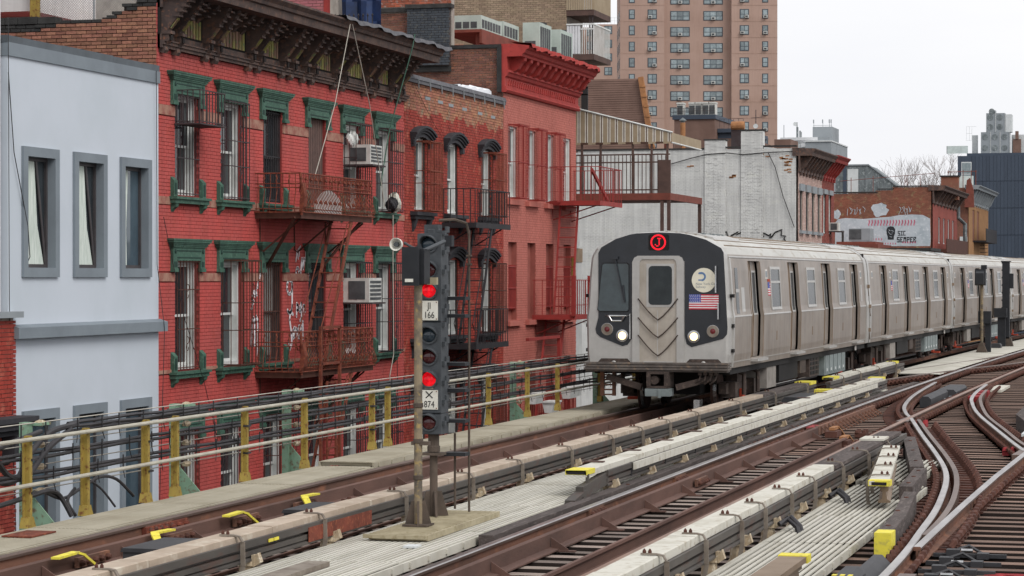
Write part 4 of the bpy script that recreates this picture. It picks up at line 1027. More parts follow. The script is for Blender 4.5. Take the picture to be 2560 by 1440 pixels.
# cream house behind terrace, brown gable, low annexe with white bay
t = thing('terrace_house', 'cream walled low house half hidden behind the steel terrace', 'house', (-35, 150, -6.6))
m = MB(); m.box(-44, -33.2, 150, 150.5, -6.6, 10.95); m.build('wall', 'cover_beige', t); m = MB(); m.box(-44, -33.1, 149.9, 150.6, 10.95, 11.05); m.build('roof', 'grey_cap', t)
t = thing('gable_house', 'brown shingled gable wall edged with terracotta coping tiles', 'house', (-33, 142, -6.6))
m = MB(); m.prism([(-45, -6.6), (-30.1, -6.6), (-30.2, 10), (-30.43, 11.1), (-30.9, 14.2), (-45, 14.1)], 'y', 140.05, 140.6); m.build('wall', 'brown_siding', t)
m = MB(); z = 8.5
while z < 14.1:
    xr = -30.2 - (z - 10) * .2 if z < 11.1 else -30.43 - (z - 11.1) * .15
    m.prism([(140.0, z), (140.05, z), (140.05, z + .13), (140.03, z + .13)], 'x', -38, xr); z += .13
m.build('shingles', 'brown_siding', t, kind='stuff')
for k in range(8):
    u = k / 8; z = 9.7 + 4.6 * u; x = -30.15 - .75 * u; m = MB(); m.bar((x + .06, 139.9, z), (x - .03, 139.9, z + .56), .3, .22); m.box(x + .0, x + .24, 139.75, 140.05, z - .03, z + .06); m.build('coping_tile', 'terra_cotta', t)
t = thing('bay_annexe', 'low annexe with a white framed bay window and black window rail', 'annexe', (-24, 100, -6.6))
m = MB(); m.box(-34, -23.72, 94.9, 96.8, 3.35, 3.9); m.build('wall', 'tan_brick', t); m = MB(); m.box(-34, -23.75, 94.93, 96.8, -6.6, 3.35); m.build('lower_wall', 'white_brick', t)
m = MB(); m.box(-26, -23.66, 94.6, 96, 3.9, 5.6); m.prism([(-26, 5.6), (-23.6, 5.6), (-23.9, 5.85), (-26, 5.85)], 'y', 94.5, 96); m.build('bay_frame', 'white_paint', t)
for (a, b) in ((-24.75, -24.3), (-24.22, -23.85)):
    m = MB(); m.box(a, b, 94.585, 94.6, 4.15, 4.75); m.box(a, b, 94.585, 94.6, 4.82, 5.4); m.build('pane', 'glass', t)
m = MB()
for k in range(10): m.box(-24.9 + k * .13, -24.88 + k * .13, 94.3, 94.32, 3.95, 4.8)
m.box(-24.9, -23.6, 94.29, 94.33, 4.78, 4.84); m.build('window_rail', 'black_iron', t)
t = thing('roof_cage', 'black barred stair cage on the roof before the brown gable', 'railing', (-23.5, 92, 9.2))
m = MB(); m.box(-25.4, -22.35, 92, 92.06, 9.95, 10.02); m.box(-25.4, -22.35, 92, 92.06, 9.7, 9.74); m.box(-22.6, -22.35, 92, 92.1, 8.6, 10.0)
for k in range(18): m.box(-25.3 + k * .15, -25.28 + k * .15, 92.01, 92.04, 8.6, 10)
m.build('bars', 'black_iron', t)

# ---------------------------------------------------------------- white painted building with chimneys
t = thing('white_building', 'old white painted brick building with two chimney stacks and a stained blank side wall', 'building', (-24, 127, -6.6))
wb = t; YW = 121.0
m = MB(); m.box(-42, -18.9, YW + .02, 128.9, -6.6, 9.0); m.build('core', 'white_brick', t)
def wtop(x):
    return 9.12 if x > -20.5 else 9.1
rc = brick_rects(-29.9, -18.88, .5, 9.12, (), .23, .078, .008)
m = MB(); bricks(m, 'Y', YW, rc, .005, .05); m.build('side_brickwork', 'white_brick', t, kind='stuff')
for (a, b, z) in ((-23.42, -22.38, 9.52), (-21.6, -20.5, 9.97)):
    m = MB(); m.box(a + .01, b - .01, YW - .05, YW + .5, .5, z - .02); bricks(m, 'Y', YW - .07, brick_rects(a, b, .5, z, (), .23, .078, .008), .012, .05); m.build('chimney_stack', 'white_brick', t)
    m = MB(); m.box(a - .05, b + .05, YW - .1, YW + .55, z, z + .06); m.build('chimney_cap', 'soot_stone', t)
m = MB()
for (a, b, z) in ((-42, -23.42, 9.08), (-22.38, -21.6, 9.13), (-20.5, -18.85, 9.16)): m.box(a, b, YW - .05, YW + .3, z, z + .07)
m.build('coping', 'soot_stone', t)
# patches of bared red brick
m = MB(); r = random.Random(4)
for (cx, cz, nn) in ((-19.55, 8.62, 4), (-19.35, 8.45, 5), (-19.4, 7.95, 3), (-19.45, 8.3, 4), (-22.2, 7.68, 5), (-24.2, 8.25, 2), (-20.5, 8.75, 2)):
    for k in range(nn): x = cx + r.uniform(-.18, .18); z = cz + r.uniform(-.1, .1); m.box(x, x + .19, YW - .018, YW, z, z + .06)
m.build('bare_brick', 'terra_cotta', t)
# black tag on the side wall
m = MB(); gw = lambda x, y: (-22.83 + (x - 560) / 640 * 3.47, YW - .03, 4.69 + (1270 - y) / 100 * .532)
for st in ([(565, 1248), (600, 1222), (655, 1215), (665, 1255)], [(690, 1255), (730, 1230), (760, 1212), (745, 1240), (790, 1218), (800, 1255)], [(800, 1250), (815, 1215), (830, 1250)], [(860, 1225), (880, 1190), (920, 1180), (940, 1200), (915, 1195), (960, 1225)], [(845, 1270), (850, 1250), (880, 1240), (905, 1255)], [(930, 1275), (940, 1255), (970, 1245), (1000, 1258)],
           [(900, 1262), (870, 1258)], [(985, 1265), (955, 1262)], [(1000, 1228), (1040, 1250), (1060, 1230), (1050, 1270)], [(1060, 1272), (1100, 1220), (1160, 1195), (1155, 1250), (1195, 1255), (1180, 1280), (1195, 1300)], [(860, 1225), (1000, 1228)]):
    m.tube([gw(*p) for p in st], .036, 4)
m.build('graffiti', 'ink', t)
# its street front: pale pink brick, dark cornice
XW = -18.75
holes = [(a, a + .95, 5.1, 7.3) for a in (119.95 + 1.3, 122.3 + .9, 124.55 + .5, 126.6 + .4)]
holes = [(121.35 + 2.0 * k, 121.35 + 2.0 * k + .95, 5.05, 7.0) for k in range(4)]
m = MB(); wall(m, 'X', XW - .01, YW, 128.9, -6.6, 9.0, holes, .3); m.build('front_wall', 'mortar_pale', t)
m = MB(); bricks(m, 'X', XW, brick_rects(YW, 128.9, 2, 8.1, holes, .21, .072), .004, .03); m.build('front_brickwork', 'pink_brick', t, kind='stuff')
for h in holes:
    m = MB(); m.box(XW, XW + .1, h[0] - .2, h[1] + .2, 7.0, 7.35); m.build('lintel', 'far_grey', t)
    m = MB(); m.box(XW, XW + .14, h[0] - .15, h[1] + .15, 4.9, 5.05); m.build('window_sill', 'far_grey', t)
    sash_window(t, XW, (h[0] + h[1]) / 2, 5.05, 7.0, .475, 'dark_frame')
def small_cornice(par, X, y0, y1, zb, zt, p, mat, n):
    m = MB(); m.prism([(X, zt - .35), (X + p * .8, zt - .35), (X + p * .85, zt - .2), (X + p, zt - .05), (X + p, zt), (X - .3, zt + .05), (X - .3, zt - .35)], 'y', y0, y1); m.box(X, X + .08, y0, y1, zb + .15, zt - .35)
    o = m.build('cornice', mat, par)
    for k in range(n):
        y = y0 + (y1 - y0) * (k + .5) / n; b = MB(); b.prism([(X, zb), (X + .1, zb), (X + .12, zb + .25), (X + p * .35, zb + .45), (X + p * .75, zt - .35), (X, zt - .35)], 'y', y - .12, y + .12); b.build('bracket', mat, o)
small_cornice(t, XW, YW - .1, 128.9, 7.75, 9.05, .85, 'cornice_brown', 8)
t = thing('red_house', 'narrow red brick house with a red cornice, joined to the white building', 'house', (-24, 131, -6.6))
holes = [(129.4 + 2.0 * k, 130.3 + 2.0 * k, 5.05, 7.1) for k in range(2)]
m = MB(); wall(m, 'X', XW - .01, 128.92, 133.4, -6.6, 9.0, holes, .3); m.box(-36, XW - .32, 128.95, 133.4, -6.6, 9.0); m.build('wall', 'mortar_dark', t)
m = MB(); bricks(m, 'X', XW, brick_rects(128.92, 133.4, 2, 8.1, holes), .004, .03); m.build('brickwork', 'red_brick_far', t, kind='stuff')
for h in holes:
    m = MB(); m.box(XW, XW + .1, h[0] - .2, h[1] + .2, 7.1, 7.35); m.build('lintel', 'far_grey', t); sash_window(t, XW, (h[0] + h[1]) / 2, 5.05, 7.1, .45)
small_cornice(t, XW, 128.95, 133.5, 7.8, 9.1, .9, 'red_iron', 5)
t = thing('air_conditioner', 'small white air conditioner in the far red house beside the mural', 'air conditioner', (XW, 132, 5.1))
m = MB(); m.box(XW - .1, XW + .5, 131.5, 132.2, 5.2, 5.65); m.build('casing', 'ac_white', t); m = MB(); m.box(XW + .08, XW + .42, 131.49, 131.5, 5.26, 5.6); m.build('grille', 'ac_grille', t); m = MB(); m.box(XW, XW + .7, 131.4, 132.3, 5.14, 5.2); m.build('shelf', 'bar_iron', t)
wire('cable', 'black cable sagging across the top of the white side wall', 'cable', [(-25.2, YW - .08, 8.35), (-24.2, YW - .08, 8.62), (-23.3, YW - .1, 8.83), (-22.3, YW - .1, 8.88), (-21.5, YW - .1, 8.79), (-20.6, YW - .1, 8.86), (-19.9, YW - .08, 8.89), (-18.9, YW - .08, 8.92)], .022, 'wire_dark')
wire('cable', 'black cable slanting down the corner of the white side wall', 'cable', [(-20.25, YW - .08, 8.88), (-19.9, YW - .08, 8.15), (-19.5, YW - .08, 6.7), (-18.95, YW - .08, 5.2)], .02, 'wire_dark')

# ---------------------------------------------------------------- roofs behind the white building
t = thing('brick_block', 'plain reddish brick block with a row of condensers on its roof', 'building', (-29.7, 152, -6.6))
m = MB(); m.box(-30.95, -28.42, 150, 160, -6.6, 12.45); m.build('wall', 'brown_siding', t); m = MB(); m.box(-31.05, -28.35, 149.9, 160, 12.45, 12.72); m.build('roof_edge', 'blue_metal', t)
for k, x in enumerate((-30.85, -30.1, -29.7, -29.25, -28.85)):
    lab = 'white condenser %s on the brick block roof' % ('standing apart from the others', 'first of the first tight pair', 'second of the first tight pair', 'first of the second tight pair', 'beside the dark gap end of the row')[k]
    c = thing('condenser', lab, 'condenser', (x, 150.5, 12.72), 0, 'condensers on the brick block roof')
    m = MB(); m.box(x, x + .4, 150.3, 151, 12.72, 13.45); m.box(x - .02, x + .42, 150.25, 151.05, 13.42, 13.52); m.build('casing', 'ac_white', c)
    m = MB(); m.box(x + .03, x + .37, 150.28, 150.3, 12.78, 13.32); m.build('grille', 'ac_grille', c)
t = thing('roof_rail', 'thin dark railing around the condensers on the brick block', 'railing', (-29.7, 150, 12.72))
m = MB()
for z in (12.95, 13.12): m.box(-31, -28.4, 150.0, 150.02, z, z + .02)
for k in range(9): m.box(-31 + k * .32, -30.98 + k * .32, 150, 150.02, 12.72, 13.14)
m.build('bars', 'bar_iron', t)
t = thing('side_block', 'low brown brick block with a dark roof edge, lower than the condensers', 'building', (-27.6, 152, -6.6))
m = MB(); m.box(-28.4, -26.5, 151, 160, -6.6, 11.3); m.build('wall', 'brown_siding', t); m = MB(); m.box(-28.4, -26.8, 150.8, 160, 11.66, 11.9); m.box(-28.4, -26.9, 151, 160, 11.3, 11.66); m.build('roof_edge', 'blue_metal', t)
m = MB()
for k in range(6): m.box(-28.3 + k * .3, -28.28 + k * .3, 150.8, 150.82, 11.9, 12.5)
m.box(-28.3, -26.8, 150.8, 150.82, 12.48, 12.5); m.build('roof_railing', 'bar_iron', t)
for (x, z0, z1, r, lab, mt) in ((-29.6, 9.0, 12.0, .16, 'tall yellowish vent pipe with a conical cap', 'terra_cotta'), (-30.6, 9.0, 11.5, .15, 'stubby rusty orange vent pipe', 'rust_steel')):
    t = thing('vent_pipe', lab + ' above the white wall', 'vent pipe', (x, 146, z0)); m = MB(); m.lathe([(r, 0), (r, z1 - z0)], (x, 146, z0), 'z', 12); m.build('pipe', mt, t)
    if z1 > 11.8: m = MB(); m.lathe([(r * .8, 0), (r * .8, .12), (r * 1.5, .12), (.02, .3)], (x, 146, z1), 'z', 12); m.build('cap', 'zinc', t)
t = thing('roof_frame', 'small rusty steel frame standing on the white building roof', 'frame', (-29.9, 140, 9))
m = MB(); y = 140
m.box(-29.0, -27.6, y, y + .5, 10.65, 10.7)
for x in (-28.95, -27.7): m.bar((x, y, 10.65), (x + .1 * (1 if x < -28 else -1), y, 9), .05)
m.bar((-28.4, y, 10.65), (-28.7, y, 9), .04); m.build('bars', 'brown_steel', t)
t = thing('antenna', 'thin roof antenna with two small white dishes above the chimney stack', 'antenna', (-25.7, 149, 9))
m = MB(); m.tube([(-25.7, 149, 9), (-25.7, 149, 12.9)], .025, 5); m.bar((-26, 149, 12.4), (-25.3, 149, 12.45), .03); m.build('mast', 'bar_iron', t)
for z in (11.9, 11.5): m = MB(); m.lathe([(.02, .06), (.14, 0), (.15, .01)], (-25.7, 148.9, z), 'y', 10); m.build('dish', 'far_white', t)
t = thing('water_drum', 'yellowish roof drum behind the chimney stack', 'drum', (-26.7, 149, 11.3)); m = MB(); m.lathe([(.25, -.4), (.27, -.3), (.27, .3), (.25, .4)], (-26.8, 149, 11.95), 'x', 12); m.build('drum', 'terra_cotta', t); m = MB(); m.box(-27.2, -26.4, 148.9, 149.1, 9, 11.7); m.build('stand', 'bar_iron', t)
t = thing('skylight', 'pale glazed skylight beside the taller chimney stack', 'skylight', (-24.9, 146, 9)); m = MB(); m.prism([(-25.4, 9), (-23.9, 9), (-24.0, 10.4), (-25.3, 10.55)], 'y', 146, 148); m.build('frame', 'far_white', t)
t = thing('roof_shed', 'low brown roof shed behind the glazed skylight', 'shed', (-24, 150, 9)); m = MB(); m.box(-24.9, -23.9, 151, 154, 9, 11.2); m.build('wall', 'brown_siding', t)

# cream parapet house, grey clad house, concrete bulkhead with antennas
t = thing('cream_house', 'cream house with a heavy white parapet cornice in front of the antenna hut', 'house', (-30.5, 198, -6.6))
m = MB(); m.box(-32.2, -29.1, 199, 206, -6.6, 13.6); m.build('wall', 'far_white', t); m = MB(); m.box(-32.3, -29.3, 198.8, 206, 13.75, 14.0); m.box(-32.2, -29.5, 198.9, 206, 13.6, 13.75); m.build('cornice', 'siding_white', t)
m = MB(); m.box(-30.6, -30.3, 198.7, 199, 13.2, 13.5); m.build('bracket', 'siding_white', t)
t = thing('clad_house', 'blue grey clad house between cream parapet and red cornice', 'house', (-28.8, 196, -6.6))
m = MB(); m.box(-29.9, -27.85, 196.5, 206, -6.6, 13.5); m.build('wall', 'far_grey', t); m = MB(); m.box(-29.95, -27.8, 196.4, 206, 13.5, 13.6); m.build('roof_edge', 'far_white', t)
m = MB(); m.box(-28.95, -28.0, 196.6, 197, 13.6, 13.85); m.build('roof_plant', 'far_grey', t)
t = thing('antenna_hut', 'pale concrete roof hut topped with mobile phone antennas', 'hut', (-29.7, 208, 13.6))
m = MB(); m.box(-30.6, -28.98, 205, 209, 12, 15.2); m.build('wall', 'far_grey', t)
m = MB()
for x in (-30.5, -29.75, -29.2, -29.05): m.tube([(x, 205, 15.2), (x, 205, 15.75)], .02, 5); m.box(x - .06, x + .02, 204.95, 205.05, 15.5, 15.8)
m.box(-30.55, -29.0, 204.98, 205.02, 15.3, 15.33); m.build('antenna', 'far_grey', t)
t = thing('phone_mast', 'short phone mast with a dish beside the antenna hut', 'mast', (-31.7, 205, 13.6))
m = MB(); m.tube([(-31.9, 205, 13.6), (-31.9, 205, 15.6)], .04, 6); m.box(-31.95, -31.8, 204.9, 205.1, 14.2, 15.2); m.box(-31.7, -31.6, 204.9, 205.1, 14.0, 14.9); m.box(-31.55, -31.5, 204.9, 205, 13.9, 14.8); m.build('pole', 'zinc', t)
m = MB(); m.lathe([(.03, .08), (.16, 0), (.17, .01)], (-32.05, 204.9, 15.45), 'y', 10); m.build('dish', 'far_white', t)
t = thing('whip_aerial', 'thin whip aerial between brick tower and phone mast', 'aerial', (-33.5, 205, 13.6)); m = MB(); m.tube([(-33.0, 205, 13), (-33.0, 205, 15.4)], .03, 5); m.build('rod', 'far_grey', t)

# ---------------------------------------------------------------- mural house
YG = 178.0
t = thing('mural_house', 'brick house whose side wall carries a large white painted mural and tags', 'house', (-22, 186, -6.6))
def gtop(x): return 8.72 + (x + 24.9) * .08 if x < -21.9 else (8.98 if x < -20.8 else 9.17)
m = MB(); m.box(-30, -18.12, YG + .03, 197, -6.6, 8.7); m.box(-21.9, -18.12, YG + .03, 180, 8.7, 8.95); m.box(-20.8, -18.12, YG + .03, 180, 8.95, 9.12); m.build('core', 'mortar_dark', t)
m = MB(); bricks(m, 'Y', YG, brick_rects(-27, -18.1, 4.6, 9.2, (), .22, .075, .01, gtop), .006, .05); m.build('side_brickwork', 'graf_brick', t, kind='stuff')
m = MB()
for (a, b, z) in ((-27, -21.9, 8.78), (-21.9, -20.8, 9.0), (-20.8, -18.05, 9.19)): m.box(a, b, YG - .06, YG + .3, z, z + .08)
m.build('coping', 'soot_stone', t)
GM = lambda x, y: (-24.91 + (x - 35) / 905 * 6.81, 9.2 - (y - 780) / 530 * 3.98)     # mural drawing grid on the wall
m = MB(); pts = [GM(*p) for p in ((30, 1120), (60, 1085), (130, 1075), (300, 1085), (420, 1075), (560, 1065), (640, 1050), (760, 1045), (860, 1050), (930, 1085), (935, 1300), (930, 1345), (30, 1345))]
m.poly([(x, YG - .008, z) for x, z in pts]); 
r = random.Random(2); c = GM(455, 1000); blob = [(c[0] + .62 * r.uniform(.75, 1.1) * math.cos(a), YG - .01, c[1] + .55 * r.uniform(.75, 1.1) * math.sin(a)) for a in [i * .35 for i in range(18)]]; m.poly(blob)
c = GM(45, 1040); m.poly([(c[0] + .3 * r.uniform(.7, 1.1) * math.cos(a), YG - .01, c[1] + .35 * r.uniform(.7, 1.1) * math.sin(a)) for a in [i * .45 for i in range(14)]])
m.build('mural_ground', 'mural_white', t)
m = MB()
for base, sx in ((150, 1), (640, .8)):
    for k in range(9):
        x0 = base + k * 18 * sx; st = [(x0, 965 + r.uniform(0, 30)), (x0 + r.uniform(-8, 24), 1000 + r.uniform(-10, 20)), (x0 + r.uniform(-15, 25), 1030 + r.uniform(-10, 25))]
        m.tube([(GM(*p)[0], YG - .012, GM(*p)[1]) for p in st], .022, 3)
m.build('tag', 'mural_white', t)
m = MB(); 
for k in range(16):
    x = 355 + k * 28.5; 
    for (dx, dy0, dy1) in ((0, 1095, 1112), (4, 1110, 1120), (0, 1118, 1132), (-4, 1130, 1150)): a = GM(x + dx - 5, dy1); b = GM(x + dx + 5, dy0); m.box(a[0], b[0], YG - .014, YG - .01, a[1], b[1])
for k in range(5): a = GM(365 + k * 26, 1290); b = GM(373 + k * 26, 1268); m.box(a[0], b[0], YG - .014, YG - .01, a[1], b[1])
for k in range(5): a = GM(505 + k * 24, 1328); b = GM(513 + k * 24, 1312); m.box(a[0], b[0], YG - .014, YG - .01, a[1], b[1])
for k in range(6): a = GM(668 + k * 23, 1318); b = GM(680 + k * 23, 1300); m.box(a[0], b[0], YG - .013, YG - .01, a[1], b[1])
m.build('mural_figure', 'mural_pink', t)
m = MB(); a = GM(518, 1185)
face = [GM(*p) for p in ((518, 1190), (530, 1165), (555, 1155), (585, 1160), (602, 1185), (600, 1225), (590, 1250), (588, 1284), (530, 1284), (530, 1255), (520, 1225))]
m.poly([(x, YG - .012, z) for x, z in face]); m.build('mural_face', 'mural_black', t)
m = MB()
for st in ([(540, 1190), (555, 1200)], [(565, 1195), (590, 1205), (570, 1215)], [(545, 1225), (560, 1235), (575, 1228)], [(550, 1255), (570, 1260)], [(536, 1210), (545, 1215)]): m.tube([(GM(*p)[0], YG - .016, GM(*p)[1]) for p in st], .028, 3)
m.build('mural_face_light', 'mural_white', t)
def block_text(txt, x0, y0, w, h, gap, mat):
    G_ = {'S': ('111', '100', '111', '001', '111'), 'I': ('111', '010', '010', '010', '111'), 'C': ('111', '100', '100', '100', '111'), 'E': ('111', '100', '110', '100', '111'), 'M': ('111', '111', '101', '101', '101'), 'P': ('111', '101', '111', '100', '100'), 'R': ('111', '101', '110', '101', '101')}
    for i, chv in enumerate(txt):
        m = MB(); X0 = x0 + i * (w + gap)
        for rr, row in enumerate(G_[chv]):
            for cc, v in enumerate(row):
                if v == '1': a = GM(X0 + cc * w / 3, y0 + (rr + 1) * h / 5 - 1); b = GM(X0 + (cc + 1) * w / 3 - .6, y0 + rr * h / 5); m.box(a[0], b[0], YG - .018, YG - .012, a[1], b[1])
        m.build('mural_letter', mat, t)
block_text('SIC', 626, 1200, 22, 46, 4, 'mural_black'); block_text('SEMPER', 618, 1258, 26, 52, 5, 'mural_black')
# its red street front
X2 = -18.0; holes = [(182 + 3.6 * k, 183.6 + 3.6 * k, 5.2, 7.1) for k in range(4)]
m = MB(); wall(m, 'X', X2, YG, 197, -6.6, 9.0, holes, .3); m.build('front_wall', 'red_brick_far', t)
for h in holes: sash_window(t, X2, (h[0] + h[1]) / 2, h[2], h[3], .8, 'far_white', 'glass_pale')
small_cornice(t, X2, YG - .1, 197, 7.85, 9.25, .95, 'cornice_brown', 8)
m = MB(); m.box(X2 - .3, X2 + .9, 179, 196, 4.5, 4.75); m.box(X2 + .85, X2 + .9, 179, 196, 4.75, 5.5); m.build('fire_balcony', 'rust_dark', t)
m = MB(); m.tube([(X2 + .1, 196.5, 8.4), (X2 + .1, 196.6, 7.4), (X2 + .55, 197.5, 6.9), (X2 + .55, 197.5, 3)], .16, 8); m.build('downpipe', 'zinc', t)
# roof cooler, canopy and greenhouse there
t = thing('roof_cooler', 'dark grey rooftop cooler standing in front of the white mural', 'cooling unit', (-22.7, 174, 5.2))
m = MB(); m.box(-23.42, -21.94, 174, 176, 5.28, 6.15); m.build('cabinet', 'far_grey', t); m = MB(); m.box(-23.4, -22.55, 173.97, 174, 5.4, 6.1); m.build('grille', 'ac_grille', t)
m = MB(); m.lathe([(.08, 0), (.08, .9)], (-23.85, 174, 5.1), 'z', 8); m.build('flue', 'soot_stone', t)
t = thing('low_shop', 'low rust red roofed shop in front of the mural wall', 'shop', (-22, 172, -6.6))
m = MB(); m.box(-28, -20.9, 170, 177.9, -6.6, 5.0); m.box(-24, -21.3, 171.9, 176.5, 5.0, 5.2); m.build('wall', 'rust_steel', t); m = MB(); m.box(-21, -17.4, 171, 177.9, 4.55, 4.75); m.build('canopy', 'soot_stone', t)
t = thing('greenhouse', 'weathered grey metal roof lean-to with a pale door on the mural house', 'lean-to', (-23.5, 185, 8.7))
m = MB(); m.prism([(-25.9, 8.7), (-20.9, 8.7), (-21.3, 9.45), (-23.41, 11.05), (-25.06, 11.09), (-25.9, 11.0)], 'y', 185, 190); m.build('shell', 'zinc', t)
m = MB(); m.box(-25.0, -24.2, 184.96, 185, 8.75, 10.8); m.build('door', 'far_white', t); m = MB(); m.box(-25.32, -25.08, 184.95, 185, 8.7, 11.0); m.build('post', 'blue_metal', t)
m = MB(); m.bar((-23.41, 184.97, 11.08), (-21.2, 184.97, 9.45), .1, .08); m.box(-25.1, -23.4, 184.9, 185, 11.05, 11.15)
for k in range(6): x = -24.1 + k * .45; m.box(x, x + .03, 184.96, 185, 8.8, 10.9 - max(0, x + 23.4) * .72)
m.build('rib', 'far_grey', t)
t = thing('roof_rail', 'thin rusty roof railing running along the mural house', 'railing', (-22, 180, 9))
m = MB(); m.tube([(-25, 181, 9.75), (-21, 181, 10.05), (-18.2, 181, 10.25)], .02, 4)
for x in (-24.2, -22.6, -20.3, -20.15, -19.2): m.tube([(x, 181, 8.7), (x, 181, 10.1 if x > -23 else 10.0)], .025, 4)
m.build('bars', 'rust_steel', t)
t = thing('chimney', 'square red brick chimney on the mural house roof', 'chimney', (-18.3, 190, 9)); m = MB(); m.box(-18.6, -17.3, 190, 191, 8.6, 10.35); m.build('stack', 'graf_brick', t); m = MB(); m.box(-18.68, -17.22, 189.9, 191.1, 10.35, 10.45); m.build('cap', 'soot_stone', t)

# ---------------------------------------------------------------- tan corner house, dark blue metal block
t = thing('tan_house', 'tan and brown brick house with a pale cornice before the dark blue block', 'house', (-20, 222, -6.6))
m = MB(); m.box(-24, -18.75, 215, 236, -6.6, 10.4); m.build('wall', 'brown_brick', t)
X3 = -18.7; holes = [(219 + 4.6 * k, 221.2 + 4.6 * k, 5.8, 8.6) for k in range(2)]
m = MB(); wall(m, 'X', X3, 215, 236, -6.6, 10.4, holes, .3); m.build('front_wall', 'tan_far', t)
for h in holes: sash_window(t, X3, (h[0] + h[1]) / 2, h[2], h[3], 1.1)
small_cornice(t, X3, 214.9, 236, 8.9, 10.6, 1.0, 'far_grey', 9)
m = MB(); m.prism([(-19.0, 8.7), (-18.2, 8.7), (-18.25, 10.2), (-18.55, 11.2), (-18.8, 11.0)], 'y', 214.4, 214.95); m.build('cornice_end', 'rust_steel', t)
m = MB(); m.box(-19.4, -18.8, 214.6, 214.98, 3, 6.2); m.build('sign_panel', 'far_white', t)
t = thing('fire_escape', 'small black fire escape on the tan house front', 'fire escape', (X3, 228, 3)); m = MB(); m.box(X3, X3 + 1.1, 220, 232, 5.8, 5.95); m.box(X3 + 1.05, X3 + 1.1, 220, 232, 5.95, 7.0)
for k in range(9): m.box(X3 + .2, X3 + .9, 224, 224.05, 3 + k * .32, 3.05 + k * .32)
m.build('frame', 'black_iron', t)
t = thing('glass_terrace', 'roof terrace with glass panels and a leaning white chair, before the dark block', 'terrace', (-19.5, 220, 10.4))
m = MB(); m.box(-20.9, -18.7, 219.9, 220, 10.5, 11.6); m.build('glass_panel', 'rail_glass', t)
m = MB(); m.tube([(-21, 219.9, 11.95), (-18.4, 219.9, 12.0)], .025, 4)
for x in (-20.9, -19.6, -18.9, -18.5): m.tube([(x, 219.9, 10.4), (x, 219.9, 12.1)], .03, 4)
m.build('railing', 'rust_steel', t)
bb = thing('blue_block', 'dark blue block clad in vertical metal panels with one tall white window', 'building', (-14, 262, -6.6))
m = MB(); m.box(-22.82, -6, 250.06, 275, -6.6, 14.8); m.prism([(-23.85, 262), (-22.82, 250.06), (-22.82, 262)], 'z', -6.6, 14.8); m.build('core', 'blue_metal', bb)
ps = MB(); ps.box(-.165, .165, -.03, .03, -.5, .5); pm = ps.mesh('wall_panel', 'blue_metal')
Zs = [4.0, 6.9, 9.58, 12.26, 14.83]
for zi in range(4):
    for k in range(38):
        x = -22.65 + k * .35
        if -22.3 < x < -21.4 and zi == 3: continue
        o = share('wall_panel', pm, bb, (0, 0, 0)); o.location = (x + 14, 250.03 - 262 - .012 * (k % 2), (Zs[zi] + Zs[zi + 1]) / 2 + 6.6); o.scale = (1, 1, Zs[zi + 1] - Zs[zi] - .06)
m = MB(); m.box(-22.46, -21.45, 250.0, 250.08, 12.35, 14.2); m.build('window', 'far_white', bb); m = MB(); m.box(-22.38, -21.53, 249.98, 250.0, 13.05, 14.1); m.box(-22.38, -21.53, 249.98, 250.0, 12.42, 12.95); m.build('pane', 'glass_pale', bb)
m = MB(); m.box(-21.2, -20.75, 249.96, 250, 9.7, 11.2); m.build('window', 'glass_pale', bb)
m = MB(); m.box(-24.0, -21.9, 251, 251.04, 15.1, 15.85); m.box(-24.0, -23.96, 251, 256, 15.1, 15.85); m.build('roof_glass_rail', 'rail_glass', bb)
m = MB(); m.box(-22.0, -6, 251, 270, 14.8, 15.1); m.build('roof_kerb', 'blue_metal', bb)
def cond(x0, x1, z0, z1, rows_, lab, y=255):
    t = thing('condenser', lab, 'condenser', ((x0 + x1) / 2, y, z0), 0, 'stacked grey condensers on the dark blue block')
    m = MB(); m.box(x0, x1, y, y + 1.2, z0, z1); m.build('casing', 'far_grey', t)
    h = (z1 - z0) / rows_
    for k in range(rows_):
        m = MB(); zc = z0 + h * (k + .55); m.lathe([(.3, 0), (.3, .03), (.26, .03), (.24, .0), (.06, .02)], ((x0 + x1) / 2 - .05, y - .03, zc), 'y', 14); m.build('fan', 'zinc', t)
    m = MB(); m.box(x0, x0 + .03, y - .05, y, z0, z1); m.box(x1 - .03, x1, y - .05, y, z0, z1); m.build('rail', 'far_white', t)
for k, lb in enumerate(('first grey condenser in the lower row, beside the white frame', 'second grey condenser in the lower row on the blue block', 'third grey condenser in the lower row on the blue block')): cond(-20.96 + k * .97, -20.02 + k * .97, 15.2, 17.42, 2, lb)
cond(-20.43, -19.5, 17.42, 19.33, 2, 'upper grey condenser directly under the small fan box'); cond(-19.48, -18.55, 17.42, 19.33, 2, 'upper grey condenser against the pale screen panel')
cond(-20.15, -19.5, 19.36, 19.62, 1, 'small grey fan box on the very top of the condenser stack')
t = thing('plant_screen', 'pale glassy screen wall around the condenser stack', 'screen', (-19, 258, 15))
m = MB(); m.box(-21.95, -21.4, 256.4, 257, 15.1, 17.2); m.box(-18.52, -17.9, 255.1, 257, 17.42, 19.2); m.box(-18.0, -16.2, 256.4, 258, 15.1, 17.2); m.build('panel', 'far_white', t)
m = MB(); m.box(-17.8, -17.0, 255.4, 256, 15.1, 16.7); m.box(-17.55, -17.25, 255.3, 256, 16.7, 17.5); m.build('duct', 'brown_siding', t)
t = thing('roof_frame', 'thin white open frame standing beside the condenser stack', 'frame', (-22.2, 255, 15)); m = MB()
for x in (-22.4, -22.1, -21.85): m.box(x - .012, x + .012, 255, 255.03, 16.6, 18.0)
for z in (16.6, 17.3, 18.0): m.box(-22.4, -21.4 if z > 17.9 else -21.85, 255, 255.03, z - .012, z + .012)
m.build('bars', 'far_white', t)

